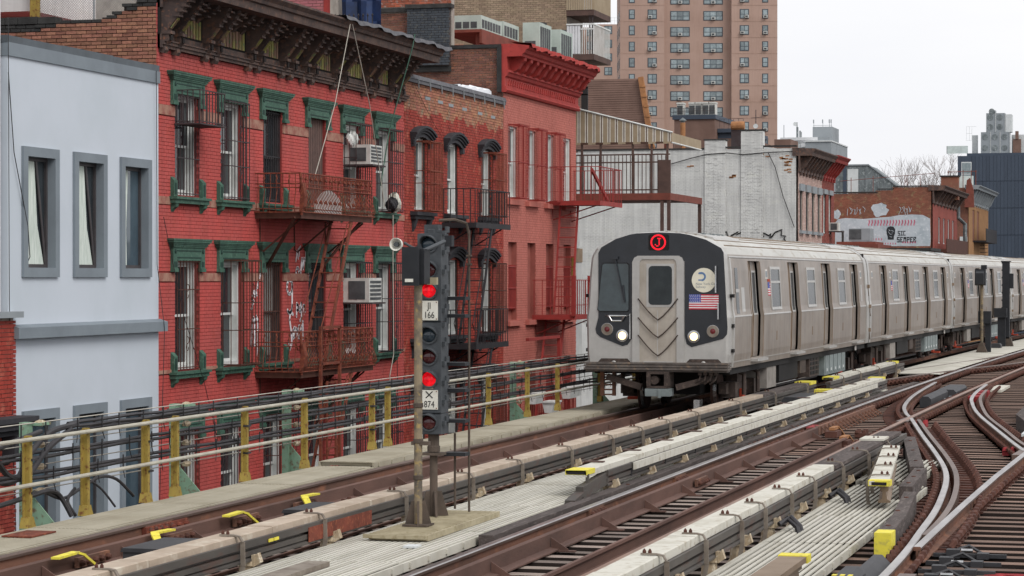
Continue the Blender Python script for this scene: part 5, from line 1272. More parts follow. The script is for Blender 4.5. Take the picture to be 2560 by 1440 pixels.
# ---------------------------------------------------------------- brick tower far off
AZ = rad(15.4)
tw = thing('apartment_tower', 'tall reddish brick apartment tower with rows of dark framed windows', 'apartment tower', (-82.3, 417.1, -6.6), AZ)
ZB = 6.6
def tz(y): return 2.767 + (692 - y) / 14.62 + ZB
def tl(x): return (x - 1740) / 14.62
m = MB(); top = tz(-150)
m.box(tl(1551), tl(1661), 0, 13, 0, top); m.box(tl(1661), tl(1829), 1.7, 14, 0, top); m.box(tl(1829), tl(1943.5), -.1, 13, 0, top)
lpart(m, 'wall', 'tower_brick', tw)
m = MB()
for k in range(-2, 10):
    z = tz(25 + 40.25 * k - 11); m.box(tl(1551) - .01, tl(1661) + .01, -.03, 0, z, z + .09); m.box(tl(1829) - .01, tl(1943.5) + .01, -.13, -.1, z, z + .09)
lpart(m, 'floor_band', 'tower_band', tw)
def wmesh(w, n):
    h = 1.52; f = MB(); t_ = .1
    f.box(-w / 2 - .06, w / 2 + .06, -.05, .0, -h - .06, .06); fm = f.mesh('window', 'tower_frame')
    p = MB(); 
    for k in range(n):
        a, b = -w / 2 + .1 + (w - .1) * k / n, -w / 2 + (w - .1) * (k + 1) / n; mid = -h * .55
        p.box(a, b, -.075, -.05, mid + .05, -.09); p.box(a, b, -.07, -.05, -h + .09, mid - .04)
        if n > 1: c_ = (a + b) / 2
    return fm, p.mesh('pane', 'glass_pale')
WT = {1: wmesh(.9, 1), 2: wmesh(1.46, 2), 3: wmesh(3.22, 3)}
acm = MB(); acm.box(-.33, .33, -.55, -.05, 0, .48); acm.box(-.26, .2, -.57, -.55, .07, .4, 1); acme = acm.mesh('air_conditioner', ['ac_white', 'ac_grille'])
ra = random.Random(11); ORD = ('topmost', 'second', 'third', 'fourth', 'fifth', 'sixth', 'seventh', 'eighth', 'ninth', 'tenth')
CLB = {1580: 'narrow column by the setback', 1631: 'double pane column beside the triple ones', 1702: 'first column of triple panes', 1785: 'second column of triple panes', 1861: 'double pane column toward the sky', 1913: 'narrow column along the sky edge'}
for (xc, n, fy) in ((1580, 1, 0), (1631, 2, 0), (1702, 3, 1.7), (1785, 3, 1.7), (1861, 2, -.1), (1913, 1, -.1)):
    for k in range(-1, 9):
        yy = 25 + 40.25 * k; off = (1.2 if fy > 1 else 0) + (-.9 if fy < 0 else 0)
        if xc == 1580 and k > 4 or (xc == 1702 and k > 6): 
            continue
        o = share('window', WT[n][0], tw, (tl(xc), fy, tz(yy + off))); share('pane', WT[n][1], o, (0, 0, 0))
        if ra.random() < (.75 if n > 1 else .6) and xc != 1580:
            dx = 0 if n == 3 else (ra.choice((-.36, .36)) if n == 2 else 0)
            a = bpy.data.objects.new('air_conditioner', acme); COL.objects.link(a); wp = wm(tw) @ Vector((tl(xc) + dx, fy, tz(yy + off) - 1.47))
            a.location = wp; a.rotation_euler = (0, 0, AZ); T(a, 'tower air conditioner in the %s visible window row, %s' % (ORD[k + 1], CLB[xc]), 'air conditioner', 'air conditioners in the tower windows')
# oblique left side windows
for k in range(0, 8):
    for dy in (2.5, 6.5, 10.5):
        m_ = share('window', WT[1][0], tw, (tl(1551), dy, tz(25 + 40.25 * k)), -math.pi / 2); share('pane', WT[1][1], m_, (0, 0, 0))
lw = thing('apartment_wing', 'lower brick apartment block adjoining the tall tower', 'apartment block', (-140, 520, -6.6), AZ)
D = 500; s2 = 6200 / D; r0 = (1510 - 1280) / s2; c_, s_ = math.cos(AZ), math.sin(AZ)
place(lw, (r0 * c_ - D * s_, r0 * s_ + D * c_, -6.6), AZ)
lx = lambda x: (x - 1510) / s2; lz = lambda y: 2.767 + (692 - y) / s2 + 6.6
m = MB(); m.box(lx(1484), lx(1556), 0, 15, 0, lz(61)); m.box(lx(1420), lx(1484), 4, 15, 0, lz(64)); lpart(m, 'wall', 'tower_brick', lw)
m = MB()
for z in (lz(61) + .7, lz(61) + 1.3): m.box(lx(1484), lx(1556), .1, .15, z, z + .05)
for k in range(9): m.box(lx(1484) + k * .7, lx(1484) + k * .7 + .05, .1, .15, lz(61), lz(61) + 1.35)
lpart(m, 'roof_railing', 'far_white', lw)
for k in range(6):
    for xc in (1520.5, 1478):
        o = share('window', WT[2][0], lw, (lx(xc), 0 if xc > 1500 else 4, lz(66 + 34.2 * k))); share('pane', WT[2][1], o, (0, 0, 0))

# ---------------------------------------------------------------- bare trees far up the street
def bare_tree(x, y, h, seed, lab):
    r = random.Random(seed); t = thing('bare_tree', lab, 'tree', (x, y, -6.6), 0, 'bare winter trees beyond the mural house'); tr = MB(); br = MB()
    def grow(p, d, l, rr, dep):
        q = p + d * l
        (tr if dep > 4 else br).tube([p, (p + q) / 2 + Vector((r.uniform(-.04, .04) * l, r.uniform(-.04, .04) * l, 0)), q], [rr, rr * .85, rr * .7], 4 if dep > 3 else 3, cap=False)
        if dep == 0: return
        for k in range(3 if dep > 1 else 4):
            nd = (d + Vector((r.uniform(-.65, .65), r.uniform(-.65, .65), r.uniform(.0, .35)))).normalized()
            grow(p + d * l * r.uniform(.6, 1), nd, l * r.uniform(.62, .8), rr * .6, dep - 1)
    grow(Vector((x, y, -6.6)), Vector((0, 0, 1)), h * .33, .26, 6)
    tr.build('trunk', 'hazy_bark', t); br.build('crown', 'hazy_bark', t, kind='stuff')
B_ = [(2245, 395, 'bare tree standing apart from the other bare trees'), (2280, 400, 'bare tree with a wide thin crown, second in the row'), (2310, 398, 'bare tree in the middle of the far row'), (2335, 392, 'bare tree next to the tall one by the dark blue block'), (2362, 372, 'tall bare tree touching the edge of the dark blue block')]
for i, (x, ytop, lab) in enumerate(B_):
    D = 330 + 12 * (i % 3); r0 = (x - 1280) / 6200 * D; zt = 2.767 + (692 - ytop) / 6200 * D
    bare_tree(r0 * c_ - D * s_, r0 * s_ + D * c_, (zt + 6.6) * 1.03, 21 + i, lab)
# ================================================================ ELEVATED RAILWAY
def sh(y): return .00025 * max(0., y - 38.) ** 2
def along(x0, ya, yb, st=2.0, z=0.):
    n = max(1, int(math.ceil((yb - ya) / st))) if yb > 38 else 1
    if yb > 38:
        ys = [ya] + [y for y in [38 + 2 * k for k in range(200)] if ya < y < yb] + [yb]
    else: ys = [ya, yb]
    return [(x0 + sh(y), y, z) for y in ys]
def smooth(P, n=5, z=0.):
    out = []
    for i in range(len(P) - 1):
        p0 = P[max(i - 1, 0)]; p1 = P[i]; p2 = P[i + 1]; p3 = P[min(i + 2, len(P) - 1)]
        for k in range(n):
            t = k / n; q = []
            for a in (0, 1): q.append(.5 * (2 * p1[a] + (p2[a] - p0[a]) * t + (2 * p0[a] - 5 * p1[a] + 4 * p2[a] - p3[a]) * t * t + (3 * p1[a] - p0[a] - 3 * p2[a] + p3[a]) * t ** 3))
            out.append((q[0], q[1], z))
    out.append((P[-1][0], P[-1][1], z)); return out
RAILP = [(-.07, -.168), (.07, -.168), (.07, -.155), (.011, -.138), (.011, -.045), (.042, -.038), (.042, -.012), (.035, 0), (-.035, 0), (-.042, -.012), (-.042, -.038), (-.011, -.045), (-.011, -.138), (-.07, -.155)]
RM = [0] * 14; RM[7] = 1; RM[6] = 1; RM[8] = 1; RM[5] = 2; RM[9] = 2
def rail(par, path, top='rail_shine', side='rail_rust', name='rail', lab=None):
    m = MB(); m.sweep(RAILP, path, 0, RM); return m.build(name, [side, top, 'rail_worn'], par, label=lab)
def tie_mesh(mt):
    m = MB().box(-.5, .5, -.11, .11, -.42, -.19); m.m = [1, 0, 1, 1, 1, 1]; return m.mesh('tie', [mt, 'tie_side_shade'])   # bleached top; near-black sides paint in the shade between ties
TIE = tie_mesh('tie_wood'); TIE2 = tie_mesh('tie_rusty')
rt = random.Random(5)
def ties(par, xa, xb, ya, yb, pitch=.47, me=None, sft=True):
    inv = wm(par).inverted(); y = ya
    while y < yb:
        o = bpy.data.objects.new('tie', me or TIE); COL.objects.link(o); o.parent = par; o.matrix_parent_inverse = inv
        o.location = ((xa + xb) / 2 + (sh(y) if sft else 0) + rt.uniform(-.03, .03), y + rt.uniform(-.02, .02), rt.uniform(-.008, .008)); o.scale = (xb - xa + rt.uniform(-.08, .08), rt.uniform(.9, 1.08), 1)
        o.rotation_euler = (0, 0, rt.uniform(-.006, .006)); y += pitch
def clip_at(m, x, y, dx, dy, big):
    """sole plate and sprung clip on one side of a rail; (dx, dy) points away from it"""
    m.box(x - .16, x + .16, y - .08, y + .08, -.19, -.165)
    if big:
        c = Vector((x + dx * .12, y + dy * .12, -.12)); u = Vector((-dy, dx, 0))
        m.tube([c + u * (.085 * math.cos(a)) + Vector((dx, dy, 0)) * (.045 * math.sin(a)) + Vector((0, 0, .07 * math.sin(a))) for a in [k * .9 - .6 for k in range(6)]], .034, 5, cap=True)
    else: m.box(x + dx * .1 - .03, x + dx * .1 + .03, y - .03, y + .03, -.17, -.125)
def fasteners(par, path, pitch=.47, big=False, sides=(1, -1), mat='rust_bolt'):
    m = MB(); acc = 0; d0 = pitch * .5
    for p, q in zip(path, path[1:]):
        p = Vector(p); q = Vector(q); l = (q - p).length; d = (q - p) / l
        while acc + l > d0:
            c = p + d * (d0 - acc)
            for s_ in sides: clip_at(m, c.x, c.y, d.y * s_, -d.x * s_, big)
            d0 += pitch
        acc += l
    return m.build('rail_fasteners', mat, par, kind='stuff')
def joint(par, x, y, side, mat='rail_rust', L_=.75):
    m = MB(); m.box(x + side * .012, x + side * .05, y - L_ / 2, y + L_ / 2, -.13, -.03)
    for k in range(5):
        m.lathe([(.035, 0), (.035, .03), (.02, .05)] if side > 0 else [(.035, 0), (.035, -.03), (.02, -.05)], (x + side * .05, y - L_ * .4 + k * L_ * .2, -.085), 'x', 6, 1)
    return m.build('joint_bar', [mat, 'rust_bolt'], par)

# ---- deck steel under the tracks
g = MB()
for x in (-12.3, -11.2, -9.9, -8.4, -7.0, -5.4, -4.0, -2.7, -1.1, .6): g.sweep([(-.15, -1.2), (.15, -1.2), (.15, -.45), (-.15, -.45)], along(x, 5, 260, 4))
for k in range(60): y = 8 + k * 4; g.box(-12.6 + sh(y), 1 + sh(y), y - .15, y + .15, -1.6, -.7)
struct(g.build('viaduct_girders', 'deck_dark'))
g = MB()
for k in range(16):
    y = 10 + k * 15
    for x in (-13, .8): g.box(x - .3 + sh(y), x + .3 + sh(y), y - .3, y + .3, -6.6, -.8)
struct(g.build('viaduct_columns', 'deck_dark'))

# ---- track 1 (the train's)
t1 = thing('railway_track', 'far track of dull rusty rails on which the train runs', 'railway track', (-10.6, 30, -.4))
for x in (-11.4, -9.85): rail(t1, along(x, 14, 175), 'rail_worn')
p = along(-11.4, 18, 60); fasteners(t1, p); fasteners(t1, along(-9.85, 18, 60))
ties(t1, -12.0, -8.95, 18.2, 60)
GU = [(-.05, -.17), (.1, -.17), (.1, -.155), (.0, -.14), (.0, -.02), (.0, .0), (-.02, .016), (-.05, .01), (-.055, -.02), (-.02, -.035), (-.02, -.14), (-.05, -.15)]
def guard_rail(par, x, ya, yb, side, step, z=0.):
    m = MB(); m.sweep([(a * -side if side < 0 else -a * -1, b) for a, b in (GU if side > 0 else [(-q, w) for q, w in GU])] if False else [(a * side, b) for a, b in GU], along(x, ya, yb, 2, z)); m.build('guard_rail', 'guard_rust', par)
    y = ya + .4
    while y < yb - .2:
        xs = x + sh(y); b = MB(); b.prism([(xs + side * .01, -.035 + z), (xs + side * .2, -.155 + z), (xs + side * .2, -.17 + z), (xs + side * .01, -.17 + z)], 'y', y - .008, y + .008); b.box(min(xs, xs + side * .28), max(xs, xs + side * .28), y - .04, y + .04, -.185 + z, -.17 + z); b.build('brace', 'guard_rust', par); y += step
guard_rail(t1, -10.78, 16, 56, 1, 1.85)
for y in (23.0, 25.2, 27.2, 29.2): joint(t1, -10.76, y, 1)
joint(t1, -11.4, 26.1, 1)
mk = MB(); mk.box(-11.385, -11.33, 25.7, 26.9, -.16, -.045)
for k in range(6): mk.lathe([(.035, 0), (.03, .05)], (-11.33, 25.8 + k * .2, -.1), 'x', 6)
mk.build('joint_bar', 'rust_iron', t1, label='long bolted joint bar')

m = MB(); m.sweep([(-.03, -.19), (.03, -.19), (.03, -.15), (-.03, -.15)], along(-8.78, 14, 48)); m.build('tie_strap', 'rail_rust', t1)
m = MB(); m.sweep([(-.02, -.19), (.02, -.19), (.02, -.16), (-.02, -.16)], along(-9.3, 14, 48)); m.build('tie_strap', 'rail_rust', t1)
# ---- track 2 (middle)
t2 = thing('railway_track', 'middle track with bright worn rail heads and brown inner guard rails', 'railway track', (-6.2, 30, -.4))
rail(t2, along(-7.05, 14, 200)); rail(t2, along(-5.45, 14, 200), 'rail_copper')
fasteners(t2, along(-7.05, 18, 41), big=False); fasteners(t2, along(-5.45, 18, 41)); fasteners(t2, along(-7.05, 41, 100), big=True); fasteners(t2, along(-5.45, 41, 100), big=True)
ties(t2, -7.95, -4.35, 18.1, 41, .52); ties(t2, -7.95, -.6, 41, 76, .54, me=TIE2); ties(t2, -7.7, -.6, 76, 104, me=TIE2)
guard_rail(t2, -6.68, 16, 45.4, 1, 2.35); guard_rail(t2, -5.82, 16, 42.6, -1, 2.35)
for (x, y, s_) in ((-7.05, 29.3, 1), (-7.05, 34.4, 1), (-6.66, 34.0, 1), (-5.84, 29.0, -1)): joint(t2, x, y, s_)
for (x, y) in ((-6.35, 45.2), (-5.82, 42.7)):
    m = MB(); m.box(x - .1, x + .12, y - .5, y + .1, -.14, -.03); m.box(x - .05, x + .05, y - .3, y + .25, -.02, .03, 1); m.bar((x + .03, y + .2, .02), (x + .08, y + .7, -.17), .07, .02, 1)
    m.build('guard_end', ['rust_bolt', 'terra_cotta'], t2, label='pale tipped end casting of the guard rail')
for (xa, ya, yb) in ((-6.72, 45.5, 53.5),):
    m = MB(); m.sweep([(-.03, -.15), (.03, -.15), (.03, 0.01), (-.03, 0.01)], along(xa, ya, yb, 2)); m.build('check_rail', 'rail_rust', t2)
    for k in range(17): y = ya + .3 + k * .47; q = MB(); q.bar((xa + .03, y, -.02), (xa + .25, y + .02, -.17), .05, .03); q.box(xa + .03, xa + .06, y - .05, y + .05, -.15, -.0); q.build('check_chair', 'rail_rust', t2)
m = MB(); m.box(-6.99, -6.8, 46.0, 46.9, -.17, -.04)
for k in range(5):
    for z in (-.06, -.12): m.lathe([(.05, 0), (.04, .06)], (-6.8, 46.1 + k * .17, z), 'x', 6)
m.build('joint_bar', 'red_mark', t2, label='bolted joint painted red')

# ---- track 3 (near) and the crossovers
t3 = thing('railway_track', 'near track whose straight rail meets a curved crossover', 'railway track', (-2, 30, -.4))
rail(t3, [(-2.745, 25.6, 0), (-2.72, 30.4, 0), (-2.67, 35.1, 0), (-2.58, 39.5, 0)] + along(-2.56, 41, 200)); rail(t3, along(-1.15, 14, 200))
pB = [(-2.62, 26.5, 0), (-2.72, 30.4, 0), (-2.67, 35.1, 0), (-2.58, 39.5, 0), (-2.5, 46, 0)]
fasteners(t3, pB, big=True, sides=(1,)); fasteners(t3, along(-1.15, 18, 60))
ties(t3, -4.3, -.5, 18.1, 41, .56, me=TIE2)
cx = thing('crossover_track', 'curved crossover rails leading from the near track across the middle track', 'crossover track', (-4.5, 45, -.4))
A = [(-2.785, 14), (-2.79, 20), (-2.79, 23.1), (-2.82, 25.3), (-2.89, 27.35), (-2.96, 29.4), (-3.07, 31.4), (-3.26, 34.05), (-3.51, 36.4), (-3.95, 39.5), (-4.65, 44.1), (-5.32, 48.65), (-5.67, 50.8), (-6.02, 53.6), (-6.3, 57.4), (-6.46, 61.1), (-6.6, 66)]
pA = smooth(A, 4, -.004); rail(cx, pA)
Ag = [(-2.80, 26.9), (-2.80, 28.2), (-2.84, 29.9), (-2.94, 31.8), (-3.12, 34.1), (-3.37, 36.4), (-3.82, 39.56), (-4.5, 44), (-5.18, 48.6)]
m = MB(); m.sweep([(-.035, -.16), (.035, -.16), (.035, -.004), (-.035, -.004)], smooth(Ag, 4, -.004)); m.build('guard_rail', 'rail_worn', cx)
C = [(-2.62, 40.3), (-2.72, 40.9), (-3.02, 42.8), (-3.5, 45.97), (-4.08, 49.85), (-4.45, 52.7), (-4.77, 55.7), (-4.95, 57.8), (-5.1, 61), (-5.2, 65)]
pC = smooth(C, 4, -.006); rail(cx, pC)
m = MB(); m.sweep([(-.035, -.16), (.035, -.16), (.035, -.008), (-.035, -.008)], smooth([(-2.58, 41.2), (-2.86, 42.7), (-3.35, 46), (-3.95, 50), (-4.3, 53), (-4.6, 56), (-4.8, 58.5), (-4.95, 62)], 4, -.006)); m.build('guard_rail', 'rail_worn', cx)
fasteners(cx, pA, .42, True); fasteners(cx, [(x + .16, y, z) for x, y, z in smooth(Ag, 4)], .42, True, (1,)); fasteners(cx, pC, .42, True); fasteners(cx, [(x + .2, y, z) for x, y, z in pC], .42, True, (1,))
fasteners(cx, [(x - .28, y, z) for x, y, z in pA if y > 26], .42, True, (1,))
d_ = thing('crossover_track', 'farther crossover rails between the train track and the middle track', 'crossover track', (-8, 72, -.4))
D1 = smooth([(-9.75, 56), (-9.3, 64), (-8.5, 72.7), (-7.7, 78.8), (-6.75, 87), (-6.3, 92)], 4, -.005); D2 = smooth([(-9.6, 50.5), (-8.77, 60.7), (-7.96, 68.4), (-6.62, 76.2), (-6.2, 78.2), (-5.3, 83), (-4.95, 88)], 4, -.007)
rail(d_, D1, 'rail_worn'); rail(d_, D2, 'rail_worn'); fasteners(d_, D1, .45, True); fasteners(d_, D2, .45, True)
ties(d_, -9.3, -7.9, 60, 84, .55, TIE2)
# castings and red marks at the crossings
for (x, y, c) in ((-5.15, 48.9, 'red_mark'), (-2.95, 41.6, 'red_mark'), (-5.0, 77.6, 'red_mark'), (-5.9, 45.6, 'rust_bolt')):
    m = MB(); m.box(x - .1, x + .1, y - .22, y + .22, -.17, -.09)
    for k in range(6): m.lathe([(.045, 0), (.03, .05)], (x - .06 + .12 * (k % 2), y - .2 + .08 * k, -.09), 'z', 6)
    m.build('crossing_block', c, cx, label='crossing block with red paint' if c == 'red_mark' else None)
# frog noses
for (x, y) in ((-5.42, 49.2), (-2.62, 40.6)):
    m = MB(); m.prism([(x - .14, y - 1.2), (x + .1, y - 1.2), (x + .02, y + .9), (x - .05, y + .9)], 'z', -.1, -.012); m.build('crossing_nose', 'rail_worn', cx)

# ---- gratings
def grating(name, lab, xa, xb, ya, yb, ztop, pitch, mat, panel=3.05, singles=False, wid=.6, chan=True):
    s_ = thing(name, lab, 'grating', ((xa + xb) / 2, ya, ztop)); struct(s_); del s_['category']
    y = ya; n = int(round((xb - xa) / pitch)); k = 0
    while y < yb - .05:
        ye = min(y + panel - .012, yb); m = MB(); sme = None; dz = .004 * (k % 2)
        for i in range(n):
            x = xa + (xb - xa) * (i + .5) / n; w = pitch * wid / 2
            if singles and ye < 33.5 and sh(ye) == 0:
                if sme is None: q = MB(); q.box(-w, w, 0, 1, -.016, 0); sme = q.mesh('slat', mat)
                o = put('slat', sme, s_); o.location = (x, y, ztop + dz + rt.uniform(-.002, .002)); o.scale = (1, ye - y, 1)
            else: m.sweep([(-w, -.016), (w, -.016), (w, 0), (-w, 0)], along(x, y, ye, 2, ztop + dz))
        if m.v: m.build('grating_panel', mat, s_)
        b = MB()
        for yy in (y + .05, (y + ye) / 2, ye - .05): b.box(xa + sh(yy), xb + sh(yy), yy - .015, yy + .015, ztop - .06, ztop - .021)
        if chan:
            for x in (xa - .02, xb + .02): b.sweep([(-.015, -.1), (.015, -.1), (.015, -.01), (-.015, -.01)], along(x, y, ye, 2, ztop))
            yy = y + .2
            while yy < ye: b.box(xb + .035 + sh(yy), xb + .055 + sh(yy), yy - .02, yy + .02, ztop - .07, ztop - .02); yy += .62
        b.build('grating_frame', mat, s_); y += panel; k += 1
    return s_
grating('walkway', 'trackside walkway of tan grating beside the far track', -12.46, -11.66, 16, 34.55, -.02, .05, 'grate_tan', wid=.64)
grating('walkway', 'raised far part of the trackside walkway', -12.46, -11.66, 34.58, 62, .045, .034, 'grate_tan', wid=.7)
g = MB(); g.sweep([(-12.46 + 12.06, -.1), (.4, -.1), (.4, -.085), (-.4, -.085)], along(-12.06, 16, 62, 2)); struct(g.build('walkway_underside', 'grate_tan'))
grating('walkway', 'pale grating beneath the signal mast', -8.72, -7.5, 17, 35.2, -.03, .061, 'grate_pale', singles=True, wid=.58)
grating('walkway', 'pale grating running on under the middle third rail', -8.3, -7.55, 35.2, 62, -.03, .06, 'grate_pale')
g = MB(); g.sweep([(-.85, -.06), (.75, -.06), (.4, -.03), (-.5, -.03)], along(-8.1, 72, 170, 2, .02)); struct(g.build('pavement', 'grate_pale'))
grating('walkway', 'open pale grating between the middle and near tracks', -4.42, -3.5, 17, 33.6, -.05, .0708, 'grate_pale', singles=True, wid=.55)
grating('walkway', 'short pale grating behind the white covered stub', -4.5, -3.75, 34.4, 38.4, -.05, .08, 'grate_pale', wid=.5)
s_ = thing('walkway', 'ribbed pale walkway beyond the bent timber', 'x', (-2, 52, 0)); struct(s_); del s_['category']
for k in range(16):
    m = MB(); m.box(-2.95 + k * .085, -2.9 + k * .085, 44.5 + max(0, (k - 5)) * .0, 60, -.05, .0); m.build('slat', 'far_white', s_)
m = MB(); m.box(-8.45, -7.82, 24.95, 27.75, -.02, .03)
for k in range(24): m.box(-8.45, -7.82, 24.97 + k * .116, 25.03 + k * .116, .03, .045)
m.box(-8.5, -7.8, 24.9, 24.95, .0, .04); m.box(-7.82, -7.79, 24.95, 27.75, -.02, .042)
T(m.build('base_plate', 'beige_plate'), 'ribbed beige fibreglass plate under the signal mast feet', 'plate')
m = MB(); m.prism([(-8.28, -.029), (-8.05, -.029), (-8.05, .02), (-8.28, .02)], 'y', 20, 22.6); T(m.build('trough_lid', 'strap_grey'), 'grey concrete trough lid lying on the grating near the frame bottom', 'lid')
m = MB(); m.box(-7.86, -7.72, 24.3, 24.5, -.025, -.005); T(m.build('litter', 'far_white'), 'scrap of pale litter on the grating in front of the signal mast', 'litter')

# ---- timber guards
def timber(lab, pts, w, z0, z1, yellow=False, mat='timber_guard'):
    m = MB(); m.sweep([(-w / 2, z0), (w / 2, z0), (w / 2, z1), (-w / 2, z1)], [(x, y, 0) for x, y in pts]); o = m.build('timber_beam', mat)
    T(o, lab, 'timber beam'); 
    for k in range(3):
        (xa, ya), (xb, yb) = pts[0], pts[-1]; u = (k + .5) / 3; b = MB(); b.lathe([(.03, 0), (.025, .012)], (xa + (xb - xa) * u, ya + (yb - ya) * u, z1), 'z', 6); b.build('bolt', 'rust_bolt', o)
    if yellow:
        (xa, ya), (xb, yb) = pts[0], pts[1]; b = MB(); b.box(xa - w / 2 - .012, xa + w / 2 + .012, ya - .02, ya + .35, z0 + .01, z1 + .012); b.build('painted_end', 'yellow', o)
    return o
timber('long dark timber running between pale grating and middle track', [(-7.34, 25.6), (-7.34, 38), (-7.28, 52), (-7.1, 66)], .17, -.2, -.01)
timber('dark timber beam with a bright yellow painted end', [(-3.13, 25.9), (-3.2, 28), (-3.42, 31.1)], .155, -.19, .09, True)
timber('short dark timber beam standing beside the white covered stub', [(-3.52, 31.5), (-3.66, 34.6)], .17, -.19, .12)
timber('dark timber beam slanting to the tip of the timber wedge', [(-3.72, 34.7), (-4.55, 41.2)], .2, -.19, .13)
timber('dark timber along the middle track leading to the wedge tip', [(-4.95, 33.4), (-4.78, 40.9)], .2, -.19, .12)
timber('dark bent timber beside the ribbed walkway', [(-2.9, 46.5), (-3.25, 49), (-3.3, 53), (-3.0, 56), (-2.6, 60)], .2, -.19, .1)

# ---- third rails
STEEL = [(-.075, 0), (.075, 0), (.075, .02), (.03, .045), (.02, .13), (.05, .15), (.05, .2), (-.05, .2), (-.05, .15), (-.02, .13), (-.03, .045), (-.075, .02)]
def strap(par, x, y, zc, w, drop=1, flip=1):
    m = MB(); t_ = .014; X = lambda a: x + flip * a
    pts = [(X(-.05), y, zc + .012), (X(w - .03), y, zc + .012), (X(w + .03), y, zc), (X(w + .06), y, zc - .05), (X(w + .065), y, zc - .28), (X(w + .04), y, zc - .42)]
    for p, q in zip(pts, pts[1:]): m.bar(p, q, .045, t_)
    m.build('strap', 'strap_grey', par)
    b = MB()
    for dx in (-.02, w * .42 - .02): b.lathe([(.017, 0), (.017, .02), (.005, .04)], (X(dx), y, zc + .018), 'z', 6)
    b.build('bolt', 'rust_bolt', par)
def third_rail(lab, x, path_y, cov, straps, ins, zc=.30, mat='cover_white', wl=.125, wr=.14, steel=None, xs=.11, ends=(), drop=None):
    t = thing('third_rail', lab, 'third rail', (x, path_y[0], -.2))
    st = steel or path_y; m = MB(); m.sweep([(a, b + .03) for a, b in STEEL], along(x + xs, st[0], st[1])); m.sweep([(.052, .16), (.074, .165), (.074, .235), (.052, .24)], along(x + xs, st[0], st[1])); m.sweep([(.03, .075), (.062, .08), (.062, .13), (.03, .135)], along(x + xs, st[0], st[1])); m.build('conductor_rail', 'third_steel', t)
    y = cov[0]; k = 0
    while y < cov[1] - .05:
        ye = min(y + 3.0 - .008, cov[1]); c = MB(); dz = .005 * (k % 2)
        c.sweep([(-wl, -.035), (wr - .02, -.035), (wr - .02, -.075), (wr, -.075), (wr, .0), (wr - .015, .006), (-wl, .006)], along(x, y, ye, 2, zc + dz)); c.build('cover_board', mat, t); y += 3.0; k += 1
    for y in straps: strap(t, x + .03 + sh(y), y, zc + .008, wr - .02)
    for y in ins:
        q = MB(); xx = x + xs + sh(y); q.lathe([(.11, -.19), (.085, -.16), (.075, -.02), (.1, -.015), (.1, .028)], (xx, y, 0), 'z', 8); q.build('insulator', 'insulator', t)
        q = MB(); q.box(xx + .07, xx + .1, y - .05, y + .05, -.02, .09); q.prism([(xx + .1, -.02), (xx + .16, .02), (xx + .13, .11), (xx + .1, .06)], 'y', y - .04, y + .04); q.build('clamp', 'insulator', t)
    for (y, ya) in ends:
        q = MB(); q.sweep([(-wl - .01, -.05), (wr + .01, -.05), (wr + .01, .012), (-wl - .01, .012)], along(x, min(y, ya), max(y, ya), 2, zc + .002)); q.build('end_cap', 'yellow', t)
        q = MB(); yo = y - .012 if ya > y else y; q.box(x - wl + .02 + sh(y), x + wr - .02 + sh(y), yo, yo + .012, zc - .04, zc - .008); q.build('end_mouth', 'soffit_dark', t)
    return t
ra = [19.2, 22.02, 24.33, 27.1, 29.83, 32.19, 34.95, 37.59, 39.74, 41.94, 44.47]
th1 = third_rail('third rail under a beige weathered cover board beside the far track', -8.93, (14, 58.5), (14, 51.6), ra, [y + .35 for y in ra] + [46.5, 49, 51.5, 54], mat='cover_beige', zc=.29)
m = MB(); m.sweep([(-.16, 0), (.16, 0), (.16, .05), (-.16, .05)], along(-8.93, 51.65, 57.6, 2, .24)); m.build('bare_cover_board', 'timber_guard', th1)
for y in (48.5, 52.6, 56.9): strap(th1, -8.9 + sh(y), y, .3, .15)
m = MB(); m.box(-9.12 + sh(57.7), -8.74 + sh(57.7), 57.62, 58.5, .24, .31); m.build('end_cap', 'yellow', th1)
m = MB(); m.box(-8.745, -8.735, 23.9, 25.9, .05, .2); m.build('patch_board', 'rust_iron', th1, label='rust red patch board on the side')
for k in range(2): m = MB(); m.box(-8.74, -8.73, 22.75 + k * .15, 22.87 + k * .15, .17, .2); m.build('paint_mark', 'yellow', th1)
third_rail('third rail with a beige cover farther on, yellow tipped at both ends', -8.75, (59.5, 73.5), (60.3, 72.5), [61.5, 64.5, 68, 71.5], [62, 65.5, 69, 72], ends=((60.3, 61.2), (72.5, 71.8)), zc=.31)
th2 = third_rail('middle third rail under a stepped white cover board, yellow tipped at the near end', -7.58, (31.6, 61), (30.55, 61), [], [31.9 + 2.3 * k for k in range(12)], ends=((30.55, 31.0),), zc=.3)
for k in range(13):
    y = 32.0 + 2.25 * k; m = MB(); m.box(-7.8 + sh(y), -7.55 + sh(y), y - .06, y + .06, .31, .325); m.build('strap', 'brown_steel', th2)
    m = MB(); m.box(-7.43 + sh(y), -7.4 + sh(y), y + 1, y + 1.05, .03, .24); m.build('hanger', 'black_iron', th2)
m = MB(); m.sweep([(-.01, 0), (.01, 0), (.01, .1), (-.01, .1)], along(-7.37, 33, 59, 2, .14)); m.build('side_board', 'cover_white', th2)
m = MB(); m.bar((-7.47, 31.7, .13), (-7.44, 30.2, .05), .1, .16); m.bar((-7.44, 30.3, .06), (-7.44, 29.7, -.02), .13, .05); m.box(-7.46, -7.42, 30.6, 30.64, -.15, .26); m.build('ramp_end', 'third_steel', th2)
m = MB(); m.sweep([(-.2, 0), (.16, 0), (.16, .05), (-.2, .05)], along(-7.6, 60.5, 61, 2, .27)); m.build('end_cap', 'yellow', th2)
rb = [19.0, 21.34, 23.16, 25.09, 26.54, 28.36, 30.18, 32.7]
